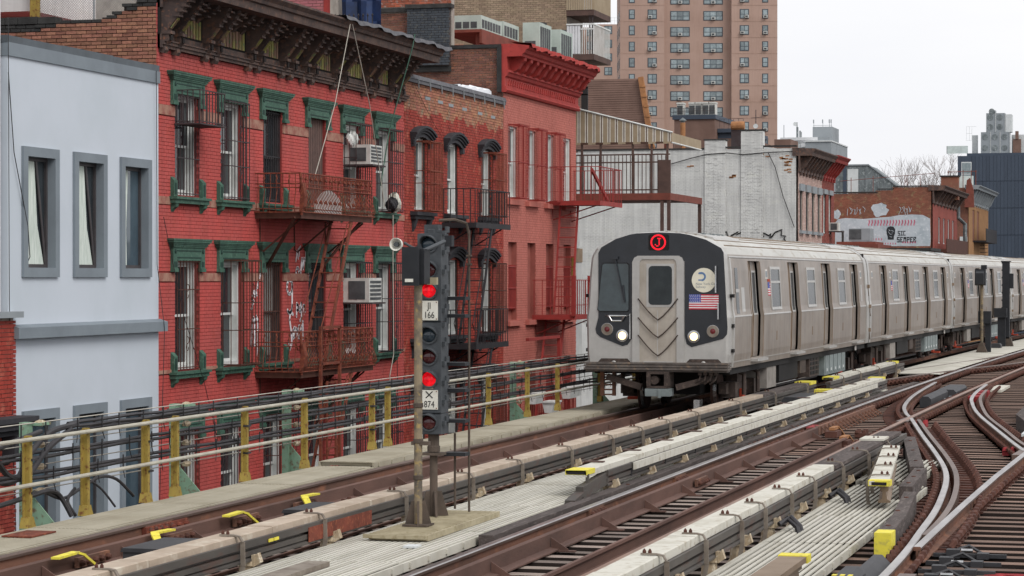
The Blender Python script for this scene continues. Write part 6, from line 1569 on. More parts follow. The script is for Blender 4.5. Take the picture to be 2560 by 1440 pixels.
th3 = third_rail('near third rail under a long clean white cover board', -4.68, (14, 40.4), (14, 32.3), rb, [21.9, 23.85, 25.4, 27.3, 29.2, 31.2, 33.4, 36], zc=.31)
m = MB(); m.sweep([(-.16, 0), (.16, 0), (.16, .05), (-.16, .05)], along(-4.68, 32.35, 39.8, 2, .25)); m.build('bare_cover_board', 'timber_guard', th3)
for y in (35.2, 37.6): strap(th3, -4.66, y, .3, .15)
m = MB(); m.box(-4.86, -4.5, 37.3, 38.0, .305, .335); m.build('end_cap', 'cover_white', th3)
for (x, y) in ((-4.45, 27.2), (-4.42, 30.9)):
    for k in range(2): m = MB(); m.tube([(x + .02, y + .3 * k, .03), (x + .1, y + .25 * k + .1, .08), (x + .22, y + .2 * k, .0), (x + .3, y + .2 * k - .15, -.2)], .03, 6); m.build('feeder_cable', 'cable_black', th3)
def cover_stub(lab, p0, p1, zc, mat, n, yend, w=.12):
    t = thing('third_rail', lab, 'third rail', (p0[0], p0[1], -.2)); (xa, ya), (xb, yb) = p0, p1; P = lambda u: (xa + (xb - xa) * u, ya + (yb - ya) * u)
    m = MB(); m.sweep([(-w, -.05), (w, -.05), (w, .0), (-w, .0)], [(xa, ya, zc), (xb, yb, zc)]); m.build('cover_board', mat, t)
    m = MB(); m.sweep([(a, b) for a, b in STEEL], [(xa + .02, ya + .35, .02), (xb, yb, .02)]); m.box(xa - .12, xa + .2, ya + .25, ya + .6, -.19, -.1); m.build('conductor_rail', 'steel_stain', t)
    for k in range(n):
        u = (k + .5) / n; x, y = P(u); strap(t, x + .06, y, zc + .005, w + .04, flip=-1)
    y0 = ya if yend == 0 else yb; x0 = xa if yend == 0 else xb; sg = 1 if yend == 0 else -1
    m = MB(); m.box(x0 - w - .012, x0 + w + .012, min(y0, y0 + sg * .2) - .005, max(y0, y0 + sg * .2) + .005, zc - .06, zc + .008); m.build('end_cap', 'yellow', t)
    if yend == 0: m = MB(); m.box(x0 - w + .03, x0 + w - .03, y0 - .012, y0 - .006, zc - .05, zc - .012); m.build('end_mouth', 'soffit_dark', t)
    return t
cover_stub('short stub of white covered third rail with a yellow mouth, inside the timber wedge', (-3.66, 29.9), (-4.26, 36.3), .31, 'cover_white', 4, 0)
cover_stub('grey covered rail end with a yellow tip lying on the open grating', (-3.42, 16), (-3.42, 21.95), .3, 'steel_stain', 1, 1)

# ---- small trackside kit
def yellow_arm(x, y, lab, fl=0):
    m = MB(); pts = [(x - .02, y - .3, .03), (x - .02, y + .16, .04), (x + .03, y + .24, .01), (x + .17, y + .36, -.15), (x + .26, y + .4, -.165)]
    if fl: pts = [(a, 2 * y - b, c) for a, b, c in pts]
    for p, q in zip(pts, pts[1:]): m.bar(p, q, .09, .022)
    T(m.build('rail_shoe', 'yellow'), lab, 'rail shoe', 'yellow shoes along the far track guard rail')
for fl, (y, lab) in enumerate(((22.35, 'yellow bent shoe lowest in the picture on the far guard rail'), (24.6, 'yellow bent shoe beside the ribbed black box'), (26.75, 'yellow bent shoe in the middle of the far guard rail'), (29.2, 'yellow bent shoe behind the flat black box'))): yellow_arm(-10.66, y, lab, fl % 2)
for (y, x, lab, rib) in ((23.0, -9.95, 'ribbed black plastic box behind the beige cover board', True), (27.2, -9.85, 'flat black plastic box with a cable, near the signal mast', False)):
    t = thing('junction_box', lab, 'junction box', (x, y, -.19), 0, 'black boxes beside the far track')
    m = MB(); m.box(x - .22, x + .22, y - .5, y + .5, -.19, .06); m.build('base', 'box_black', t)
    m = MB(); m.prism([(x - .24, .06), (x + .24, .06), (x + .22, .1), (x - .22, .1)], 'y', y - .52, y + .52)
    if rib:
        for k in range(4): m.box(x + .18, x + .24, y - .35 + k * .22, y - .3 + k * .22, -.1, .07)
    m.build('lid', 'box_black', t)
    m = MB(); m.tube([(x + .1, y - .5, -.05), (x + .1, y - .75, -.06), (x + .05, y - 1.3, -.14)], .04, 6); m.build('cable', 'cable_black', t)
for k in range(14):
    y = 21.5 + k * .55; x = -10.2 + rt.uniform(-.1, .25)
m = MB()
for k in range(40):
    y = 21 + rt.uniform(0, 10); x = rt.uniform(-10.65, -10.0); s_ = rt.uniform(.03, .08); m.lathe([(s_, 0), (s_, .06), (s_ * .5, .09)], (x, y, -.19), 'z', 6); m.box(x - .1, x + .06, y - .03, y + .03, -.19, -.13)
m.build('clamps', 'rust_bolt', t1, kind='stuff')
# switch machine and rods by the near track
t = thing('switch_machine', 'black plastic switch machine with yellow marks near the yellow timber end', 'switch machine', (-2.95, 21.5, -.19))
def blob(m, x0, x1, y0, y1, z0, z1, b=.06):
    m.prism([(x0, z0), (x1, z0), (x1, z1 - b), (x1 - b, z1), (x0 + b, z1), (x0, z1 - b)], 'y', y0, y1)
m = MB(); blob(m, -3.14, -2.9, 21.3, 22.7, -.19, .12); blob(m, -3.2, -2.86, 19.8, 21.1, -.19, .13); m.build('case', 'box_black', t)
m = MB(); blob(m, -3.3, -3.05, 20.6, 21.5, -.19, .05); m.build('cover', 'box_black', t); m = MB(); blob(m, -3.16, -2.88, 22.9, 24.6, -.19, .02, .1); m.build('cover', 'box_black', t)
for k in range(3): m = MB(); m.box(-3.1 + k * .07, -3.06 + k * .07, 21.9, 22.0, .121, .126); m.build('mark', 'yellow', t)
t = thing('switch_rods', 'greasy black switch rods and clasps beside the meeting rails', 'switch rods', (-2.4, 25, -.19))
for k in range(5): m = MB(); y = 23.4 + k * .75; m.box(-2.66, -1.9, y - .025, y + .025, -.185, -.145); m.box(-2.52, -2.38, y - .07, y + .07, -.19, -.1); m.box(-2.2, -2.08, y - .1, y + .05, -.19, -.13); m.tube([(-2.45, y, -.12), (-2.3, y + .1, -.07), (-2.15, y + .12, -.16)], .018, 5); m.build('rod', 'box_black', t)
m = MB()
for k in range(3): y = 24.1 + k * 1.1; m.tube([(-2.36, y, -.1), (-2.24, y, -.1)], .02, 6)
m.build('pins', 'chrome', t)
t = thing('rail_braces', 'row of curved rusty brace plates beside the switch point', 'brace plates', (-2.5, 22, -.19))
for k in range(6):
    y = 19.4 + k * .62; m = MB(); m.prism([(-2.7, -.02), (-2.55, -.02), (-2.4, -.05), (-2.25, -.12), (-2.1, -.165), (-2.1, -.18), (-2.7, -.18)], 'y', y - .02, y + .02); m.build('plate', 'rail_rust', t)
m = MB(); m.box(-2.66, -2.5, 16, 23.3, -.06, -.005); m.build('switch_blade', 'rail_worn', t)
for k, (x, y) in enumerate(((-1.95, 20.6), (-1.9, 21.8), (-1.85, 22.6), (-2.0, 19.8))):
    lump('red_casting', 'red painted rail chair, %s of four on the ties' % ('second from the bottom', 'third from the bottom', 'topmost', 'lowest')[k], 'rail chair', (x, y, -.14), (.13, .2, .07), 'red_mark', 30 + k)
lump('red_mark', 'line of red paint along one tie near the switch rods', 'paint mark', (-1.75, 24.9, -.185), (.28, .07, .02), 'red_mark', 50)
t = thing('switch_machine', 'black switch gear with red bars between the crossing rails up the track', 'switch machine', (-5.3, 58, -.19))
m = MB(); blob(m, -6.0, -5.75, 56.5, 60.5, -.19, .06); blob(m, -6.1, -5.6, 61, 64, -.19, .02); m.build('case', 'box_black', t)
for k in range(3): m = MB(); m.box(-5.7, -5.1, 59 + k * 1.2, 59.15 + k * 1.2, -.17, -.1); m.build('rod', 'far_grey', t)
for k in range(3): m = MB(); m.box(-5.1, -4.85, 58.5 + k * 1.3, 59.2 + k * 1.3, -.18, -.02); m.build('lever', 'red_mark', t)
m = MB(); m.box(-5.55, -4.75, 64.2, 67.2, -.18, -.12); m.build('cover_plate', 'cover_white', t)
t = thing('switch_machine', 'black switch gear with yellow blocks by the ribbed walkway', 'switch machine', (-2.9, 62, -.19)); m = MB(); blob(m, -3.1, -2.6, 60.8, 66, -.19, .08); m.build('case', 'box_black', t); m = MB(); m.box(-3.3, -3.1, 60.6, 61.2, -.05, .12); m.box(-3.3, -3.05, 65.8, 66.6, -.05, .16); m.build('block', 'yellow', t)
for (x, y, lab) in ((-8.2, 53.5, 'black box with a yellow block beside the middle third rail'),):
    t = thing('junction_box', lab, 'junction box', (x, y, -.19)); m = MB(); blob(m, x - .3, x + .2, y - 1, y + 1, -.19, .2); m.build('case', 'box_black', t); m = MB(); m.box(x + .1, x + .45, y + 1.0, y + 1.5, .1, .28); m.build('block', 'yellow', t)

# ---- trackside fence: yellow posts, green outer posts, pipes and wires
fn = thing('trackside_fence', 'low trackside fence of yellow posts with two pale pipe rails', 'fence', (-12.5, 30, 0))
for k, y in enumerate((25.11, 26.6, 28.33, 29.25, 31.65, 34.0, 37.07, 37.86, 43.75, 46.5, 48.86, 52.6, 56)):
    z0 = -.02 if y < 34.5 else .05
    m = MB(); m.box(-12.535, -12.465, y - .01, y + .055, z0 + .03, 1.0); m.box(-12.535, -12.52, y - .055, y - .01, z0 + .1, .98); m.prism([(y - .1, z0), (y + .12, z0), (y + .055, z0 + .12), (y - .05, z0 + .12)], 'x', -12.55, -12.45); m.build('post', 'post_yellow', fn)
for z in (.965, .46):
    m = MB(); m.tube(along(-12.425, 15, 60, 2, z), .024, 8); m.build('pipe_rail', 'pipe_grey', fn)
m = MB()
for y in (25.2, 28.4, 31.7, 37.1, 43.8):
    for z in (.72, .35, .95): m.box(-12.55, -12.45, y - .065, y + .07, z, z + .025)
m.build('tape_band', 'cable_black', fn)
wf = thing('cable_hanger_fence', 'pale green outer posts strung with thin messenger wires behind the yellow posts', 'fence', (-12.9, 30, 0))
for y in (25.9, 30.2, 34.36, 46.95, 53.9):
    m = MB(); m.box(-12.96, -12.86, y - .07, y + .07, -.5, 1.1); m.prism([(-12.86, -.1), (-12.5, -.1), (-12.86, .3)], 'y', y - .01, y + .01); m.box(-12.86, -12.75, y + .05, y + .32, 1.06, 1.09); m.build('post', 'post_green', wf)
    m = MB()
    for z in (1.08, .83, .58, .3): m.lathe([(.03, 0), (.045, .12), (.02, .22)], (-12.83, y + .1, z), 'y', 6)
    m.build('wire_clamp', 'insulator', wf)
for z in (1.09, .84, .6, .32):
    m = MB(); m.tube(along(-12.84, 15, 60, 2, z), .007, 4); m.build('wire', 'wire_pale', wf)
rc_ = random.Random(9)
def wavy(x, y0, y1, z, amp, r, ph):
    n = int((y1 - y0) / .4); return [(x + sh(y0 + k * .4) + .01 * math.sin(k + ph), y0 + k * .4, z + amp * math.sin(k * .55 + ph) * .6 + amp * .4 * math.sin(k * 1.7 + ph)) for k in range(n + 1)]
names = {1.03: 'top', .74: 'middle', .49: 'lower'}
for z0, n in ((1.02, 3), (.73, 2), (.5, 2)):
    t = thing('cable_bundle', '%s bundle of black cables tied behind the yellow posts' % ('topmost' if z0 > 1 else 'middle' if z0 > .6 else 'lowest'), 'cables', (-12.75, 30, z0), 0, 'cable bundles along the fence')
    for k in range(n): m = MB(); m.tube(wavy(-12.72 + .02 * (k % 2), 26.6 if z0 > 1 else 24, 58, z0 - .042 * k + .03, .012, 0, k * 2.1), .023, 6); m.build('cable', 'cable_black', t)
    y = 25.3
    while y < 56:
        xx = -12.675 + sh(y); b = MB(); b.box(xx, xx + .012, y - .008, y + .008, z0 - .11, z0 + .09); b.bar((xx + .006, y, z0 - .1), (xx + .02, y + rc_.uniform(-.06, .06), z0 - .2), .008); b.build('cable_tie', 'wire_dark', t); y += rc_.uniform(.45, .9)
def cab(name, lab, pts, r, mat='cable_black', n=7, k=6):
    m = MB(); P = [(a[1], a[2]) for a in pts]; xs = [a[0] for a in pts]
    q = smooth([(i, xs[i]) for i in range(len(pts))], 5); q1 = smooth([(pts[i][1], pts[i][2]) for i in range(len(pts))], 5)
    m.tube([(q[i][1], q1[i][0], q1[i][1]) for i in range(len(q))], r, n); T(m.build(name, mat), lab, 'cable')
cab('cable', 'thick black cable looping down from the top bundle past the first yellow post', [(-12.7, 26.8, 1.03), (-12.7, 26.1, .98), (-12.72, 25.6, .75), (-12.72, 25.3, .5), (-12.75, 24.9, .5), (-12.7, 24.5, .72), (-12.6, 24.3, .75), (-12.5, 24.1, .5), (-12.45, 24.0, .1), (-12.4, 24.0, -.1)], .035)
cab('cable', 'second thick black cable looping beside the first yellow post', [(-12.68, 26.6, .98), (-12.68, 26.0, .8), (-12.7, 25.5, .52), (-12.72, 25.1, .55), (-12.66, 24.6, .8), (-12.55, 24.2, .68), (-12.5, 24.0, .3), (-12.45, 23.95, -.1)], .035)
cab('cable', 'thick black cable curving into the cloth wrapped bundle', [(-12.72, 25.9, 1.0), (-12.7, 25.0, .9), (-12.6, 24.4, .82), (-12.5, 24.05, .4), (-12.4, 24.0, -.1)], .03)
cab('cable', 'black cable drooping from the wires to the walkway between first and second posts', [(-12.72, 24.6, .22), (-12.72, 25.6, .28), (-12.72, 26.1, .3), (-12.7, 26.35, .22), (-12.6, 26.45, -.02)], .03)
cab('cable', 'slack black cable strung low between first and third posts', [(-12.72, 26.0, .3), (-12.74, 26.5, .18), (-12.74, 27.0, .26), (-12.74, 27.5, .35), (-12.7, 27.9, .3), (-12.65, 28.3, .06)], .02)
cab('cable', 'thin black cable hanging to the walkway before the third post', [(-12.74, 27.25, .33), (-12.7, 27.5, .2), (-12.62, 27.7, -.02)], .014)
cab('cable', 'black cable bowed in a half loop against the second post', [(-12.7, 26.75, .28), (-12.7, 26.55, .15), (-12.62, 26.6, -.03)], .02)
t = thing('wrapped_bundle', 'cable bundle wrapped in pale cloth tape rising before the first post', 'cable wrap', (-12.35, 24.0, -.1)); m = MB(); m.lathe([(.1, -.12), (.12, 0), (.1, .12), (.08, .16)], (-12.42, 23.98, 0), 'z', 10); m.build('wrap', 'cover_beige', t)
m = MB(); m.box(-12.6, -12.2, 23.4, 24.1, -.1, -.03); m.build('plate', 'post_green', t); m = MB(); m.box(-12.3, -11.95, 24.1, 24.7, -.015, .0); m.build('lid', 'rust_iron', t)

# ================================================================ SIGNALS
sg = thing('signal_mast', 'tall grey signal mast stacked with round lenses, two glowing red', 'signal', (-8.35, 26.96, .05))
m = MB(); m.tube([(-8.35, 26.96, .05), (-8.35, 26.96, 1.0)], .046, 12); m.lathe([(.075, .78), (.075, .84), (.065, .85), (.065, .98)], (-8.35, 26.96, 0), 'z', 12)
m.box(-8.47, -8.23, 26.86, 27.06, .74, .77); m.build('pole', 'mast_brown', sg)
m = MB()
for a in range(4):
    d = Vector((math.cos(a * math.pi / 2 + .5), math.sin(a * math.pi / 2 + .5), 0)); c = Vector((-8.35, 26.96, .05)); u = Vector((-d.y, d.x, 0)) * .012
    for q in (u,):
        P = [c + d * .04, c + d * .17, c + d * .09 + Vector((0, 0, .28)), c + d * .04 + Vector((0, 0, .28))]
        m.poly([p + q for p in P]); m.poly([p - q for p in P]); 
        for i in range(4): m.poly([P[i] + q, P[(i + 1) % 4] + q, P[(i + 1) % 4] - q, P[i] - q])
m.build('foot_gusset', 'mast_brown', sg)
xc, yf = -8.36, 26.84
for (z0, z1) in ((2.26, 3.26), (1.22, 2.255), (.98, 1.215)):
    m = MB(); m.box(xc - .13, xc + .13, yf, yf + .3, z0, z1); m.box(xc - .14, xc + .14, yf - .02, yf, z0 + .01, z1 - .01)
    z = z0 + .1
    while z < z1: m.box(xc + .13, xc + .165, yf + .05, yf + .12, z, z + .05); m.box(xc + .13, xc + .15, yf + .16, yf + .28, z + .03, z + .1); z += .22
    m.build('signal_case', 'signal_grey', sg)
m = MB(); m.box(xc - .08, xc + .08, yf + .05, yf + .22, 3.26, 3.36); m.lathe([(.1, 3.26), (.1, 3.3), (.06, 3.33)], (xc, yf + .13, 0), 'z', 10); m.build('top_cap', 'signal_grey', sg)
for (z, kind) in ((3.14, 'lens_blue_off'), (2.85, 'lens_red_off'), (2.615, 'lens_red_lit'), (2.11, 'lens_blue_off'), (1.866, 'lens_red_off'), (1.607, 'lens_red_lit'), (1.12, 'lens_red_off')):
    m = MB(); xx = xc; prof = [(0.0, 0)]; n = 14; R1 = .1
    for k in range(n):   # hood: upper half tube
        a0, a1 = rad(-35 + 250 * k / n), rad(-35 + 250 * (k + 1) / n); l0, l1 = .03 + .11 * max(0, math.sin(a0)), .03 + .11 * max(0, math.sin(a1))
        f = lambda a, r_, y: (xx + r_ * math.cos(a), yf - y, z + r_ * math.sin(a))
        m.poly([f(a0, R1, 0), f(a1, R1, 0), f(a1, R1, l1 + .02), f(a0, R1, l0 + .02)]); m.poly([f(a0, R1 - .012, 0), f(a1, R1 - .012, 0), f(a1, R1 - .012, l1 + .02), f(a0, R1 - .012, l0 + .02)]); m.poly([f(a0, R1, l0 + .02), f(a1, R1, l1 + .02), f(a1, R1 - .012, l1 + .02), f(a0, R1 - .012, l0 + .02)])
    m.lathe([(.105, -.025), (.105, -.04), (.085, -.04), (.085, -.022)], (xx, yf, z), 'y', 16, 0, False); ho = m.build('lens_hood', 'signal_grey', sg)
    m = MB(); m.lathe([(.088, -.022), (.075, -.04), (.045, -.056), (.01, -.062)], (xx, yf, z), 'y', 16); m.build('lens', kind, ho, True, label='glowing red lens' if 'lit' in kind else None)
def plate(par, z, lines, y, x, w=.2, h=.22):
    m = MB(); m.box(x - w / 2, x + w / 2, y - .012, y, z - h / 2, z + h / 2); 
    for a in (-1, 1):
        for b in (-1, 1): m.lathe([(.007, -.012), (.006, -.017)], (x + a * (w / 2 - .015), y, z + b * (h / 2 - .015)), 'y', 6, 1)
    o = m.build('number_plate', ['sign_white', 'rust_iron'], par)
    for i, (tx, sz, dz) in enumerate(lines): text_mesh(tx, sz, (x, y - .014, z + dz), 'Y', o, 'ink', 'lettering', .001, sx=.8)
    return o
plate(sg, 2.385, (('JI', .105, .02), ('166', .105, -.085)), yf - .022, xc + .005); 
p_ = plate(sg, 1.375, (('874', .105, -.085),), yf - .022, xc + .005, .2, .22)
m = MB(); m.bar((xc - .035, yf - .036, 1.395), (xc + .045, yf - .036, 1.47), .003, .011); m.bar((xc - .035, yf - .0375, 1.47), (xc + .045, yf - .0375, 1.395), .003, .011); m.build('lettering', 'ink', p_)
m = MB(); m.box(xc - .05, xc + .05, yf - .035, yf - .02, 1.495, 1.53); m.build('tag', 'strap_grey', sg)
m = MB()
for x, z0, z1 in ((-8.2, .1, .97), (-8.03, .07, 3.3)): m.tube([(x, 27.3, z0), (x, 27.3, z1)], .014, 6)
m.tube([(-8.03, 27.3, 3.25), (-8.05, 27.25, 3.38), (-8.15, 27.1, 3.42), (-8.3, 27.0, 3.41)], .018, 6)
for z in (3.0, 2.9): m.box(-8.06, -8.0, 27.28, 27.32, z, z + .02)
m.build('ladder_rail', 'mast_brown', sg)
m = MB()
for z in (2.3, 1.75, 1.45, 1.1, .72, 2.5): m = MB(); m.box(-8.27, -8.02, 27.1, 27.3, z, z + .04); m.build('ladder_bracket', 'signal_black', sg)
m = MB(); m.box(-8.26, -8.02, 26.0, 26.06, 2.68, 2.76); m.build('tie_bracket', 'beige_plate', sg)
rp = thing('relay_pole', 'weathered paint flaked pole carrying a black relay box and a white lamp horn', 'signal pole', (-8.18, 25.84, .05))
m = MB(); m.tube([(-8.18, 25.84, .05), (-8.18, 25.84, 2.72)], .046, 12); m.build('pole', 'mast_paint', rp)
m = MB()
for z in (.95, 1.34, .55): m.lathe([(.052, z), (.058, z + .005), (.058, z + .045), (.052, z + .05)], (-8.18, 25.84, 0), 'z', 10)
m.box(-8.25, -8.05, 25.8, 25.88, .93, .97); m.build('pole_band', 'mast_brown', rp)
m = MB()
for a in range(4):
    d = Vector((math.cos(a * math.pi / 2 + .3), math.sin(a * math.pi / 2 + .3), 0)); c = Vector((-8.18, 25.84, .05)); q = Vector((-d.y, d.x, 0)) * .012
    P = [c + d * .04, c + d * .15, c + d * .075 + Vector((0, 0, .27)), c + d * .04 + Vector((0, 0, .27))]
    m.poly([p + q for p in P]); m.poly([p - q for p in P])
    for i in range(4): m.poly([P[i] + q, P[(i + 1) % 4] + q, P[(i + 1) % 4] - q, P[i] - q])
m.box(-8.32, -8.04, 25.7, 25.98, .05, .07); m.build('foot_gusset', 'mast_brown', rp)
m = MB(); m.box(-8.3, -8.13, 25.68, 26.0, 2.68, 3.08); m.box(-8.135, -8.08, 25.74, 25.95, 2.69, 3.07); m.box(-8.31, -8.12, 25.66, 25.68, 2.67, 3.09); m.build('relay_box', 'signal_black', rp)
m = MB(); m.box(-8.27, -8.18, 25.645, 25.66, 2.71, 2.745); m.build('label_tag', 'sign_white', rp)
m = MB(); m.lathe([(.02, .11), (.048, .095), (.068, .04), (.072, -.016), (.068, -.016), (.048, .03), (.024, .05)], (-8.395, 25.72, 3.12), 'y', 14); m.build('lamp_horn', 'sign_white', rp, True)
m = MB(); m.lathe([(.028, -.01), (.028, .06)], (-8.395, 25.72, 3.12), 'y', 8); m.build('lamp_core', 'ac_grille', rp)
m = MB(); m.tube([(-8.34, 25.84, 3.14), (-8.24, 25.8, 3.09), (-8.2, 25.8, 3.08)], .014, 6); m.tube([(-8.12, 25.85, 3.05), (-7.9, 26.1, 3.18)], .024, 8); m.build('lamp_arm', 'signal_grey', rp)
m = MB(); m.box(-7.94, -7.86, 26.04, 26.14, 3.1, 3.22); m.build('bracket_head', 'signal_black', rp)

t = thing('signal_mast', 'far black headed signal on a pale pole before the train', 'signal', (-7.56, 92.5, 0))
m = MB(); m.tube([(-7.56, 92.5, 0), (-7.56, 92.5, 2.6)], .055, 8); m.build('pole', 'mast_paint', t)
m = MB(); m.box(-7.8, -7.42, 92.3, 92.7, 2.45, 3.05); m.prism([(92.0, 2.5), (92.3, 2.45), (92.3, 3.0), (92.0, 2.9)], 'x', -7.75, -7.45); m.box(-7.6, -7.4, 92.6, 92.9, 3.05, 3.2); m.build('head', 'signal_black', t)
m = MB(); m.box(-7.7, -7.24, 92.55, 92.95, 1.05, 1.5); m.box(-7.45, -7.25, 92.65, 92.9, 0, 1.05); m.build('cabinet', 'signal_black', t)
m = MB(); m.prism([(-7.76, 0), (-7.36, 0), (-7.5, .35), (-7.62, .35)], 'y', 92.3, 92.7); m.build('foot_gusset', 'mast_brown', t)
t = thing('signal_mast', 'far tall slim black signal with its cabinet, standing before the train', 'signal', (-7.3, 100.8, 0))
m = MB(); m.box(-7.43, -7.15, 100.7, 101.1, 0.3, 3.36); m.box(-7.15, -7.0, 100.75, 101, 2.3, 2.9)
z = .9
while z < 3.3: m.box(-7.46, -7.43, 100.75, 100.95, z, z + .06); z += .3
m.box(-7.48, -7.1, 100.68, 101.1, 3.36, 3.4); m.build('case', 'signal_black', t)
m = MB(); m.box(-7.72, -7.22, 100.2, 100.7, 1.15, 1.52); m.box(-7.58, -7.28, 100.3, 100.6, 0, 1.15); m.build('cabinet', 'signal_black', t)
m = MB(); m.prism([(-7.45, 0), (-7.0, 0), (-7.1, .35), (-7.35, .35)], 'y', 100.7, 101.1); m.build('foot_gusset', 'mast_brown', t)
m = MB(); blob(m, -7.7, -7.3, 98.2, 99, .0, .16); T(m.build('junction_box', 'box_black'), 'small black box on the far pavement near the slim signal', 'junction box')
# ================================================================ THE TRAIN
CL = 20.3; XC = -10.45; YN = 48.8
def section(s=1.0):   # right half outline of the body (x, z), bottom to roof centre
    return [(1.44, .93), (1.47, 1.2), (1.485, 1.95), (1.46, 2.1), (1.41, 2.9), (1.385, 3.12), (1.36, 3.22), (1.27, 3.36), (1.05, 3.49), (.7, 3.6), (.35, 3.66), (0, 3.68)]
HALF = section(); OUT = HALF + [(-x, z) for x, z in HALF[-2::-1]]
def sidex(z):
    for (x0, z0), (x1, z1) in zip(HALF, HALF[1:]):
        if z0 <= z <= z1: return x0 + (x1 - x0) * (z - z0) / (z1 - z0)
    return 1.4
def skin(mb, s, y0, y1, z0, z1, d0, d1, mi=0, nz=None):
    """panel hugging the curved side: s=+1/-1, from depth d0 to d1 outward"""
    zs = sorted({z0, z1} | {z for _, z in HALF if z0 < z < z1})
    for a, b in zip(zs, zs[1:]):
        xa0, xa1, xb0, xb1 = sidex(a) + d0, sidex(a) + d1, sidex(b) + d0, sidex(b) + d1; n = len(mb.v)
        mb.v += [(s * xa0, y0, a), (s * xa1, y0, a), (s * xa1, y1, a), (s * xa0, y1, a), (s * xb0, y0, b), (s * xb1, y0, b), (s * xb1, y1, b), (s * xb0, y1, b)]
        for f in ((3, 2, 1, 0), (4, 5, 6, 7), (0, 1, 5, 4), (1, 2, 6, 5), (2, 3, 7, 6), (3, 0, 4, 7)): mb.f.append(tuple(n + i for i in f)); mb.m.append(mi)
def roofz(x):
    x = abs(x)
    for (x1, z1), (x0, z0) in zip(HALF[6:], HALF[7:]):
        if x0 <= x <= x1: return z0 + (z1 - z0) * (x - x0) / (x1 - x0)
    return 3.2
DOORS = [3.1, 8.0, 12.9, 17.75]; WINS = [5.48, 10.4, 15.35]; CE = 19.95
def flag(par, x0, z0, w, h, y, d, ax='Y', n=13):
    m = MB()
    for k in range(n):
        a, b = z0 + h * (n - 1 - k) / n, z0 + h * (n - k) / n; mi = 0 if k % 2 == 0 else 1
        u0 = x0 + (w * .4 if k < 7 else 0)
        if ax == 'Y': m.box(u0, x0 + w, y - .006, y, a, b, mi)
        else: m.box(y, y + .006, u0, x0 + w, a, b, mi)
    o = m.build('flag', ['flag_red', 'flag_white'], None); o.parent = par
    m = MB(); a, b = z0 + h * 6 / n, z0 + h
    if ax == 'Y': m.box(x0, x0 + w * .4, y - .006, y, a, b)
    else: m.box(y, y + .006, x0, x0 + w * .4, a, b)
    q = m.build('flag_canton', 'flag_blue', None); q.parent = o
    st = MB()
    for r_ in range(5):
        for c_ in range(6):
            u = x0 + w * .4 * (c_ + .5 + (.25 if r_ % 2 else 0)) / 6.4; v = a + (b - a) * (r_ + .5) / 5
            if ax == 'Y': st.box(u - .008, u + .008, y - .0085, y - .006, v - .006, v + .006)
            else: st.box(y + .006, y + .0085, u - .008, u + .008, v - .006, v + .006)
    q = st.build('flag_stars', 'flag_white', None); q.parent = o
    return o
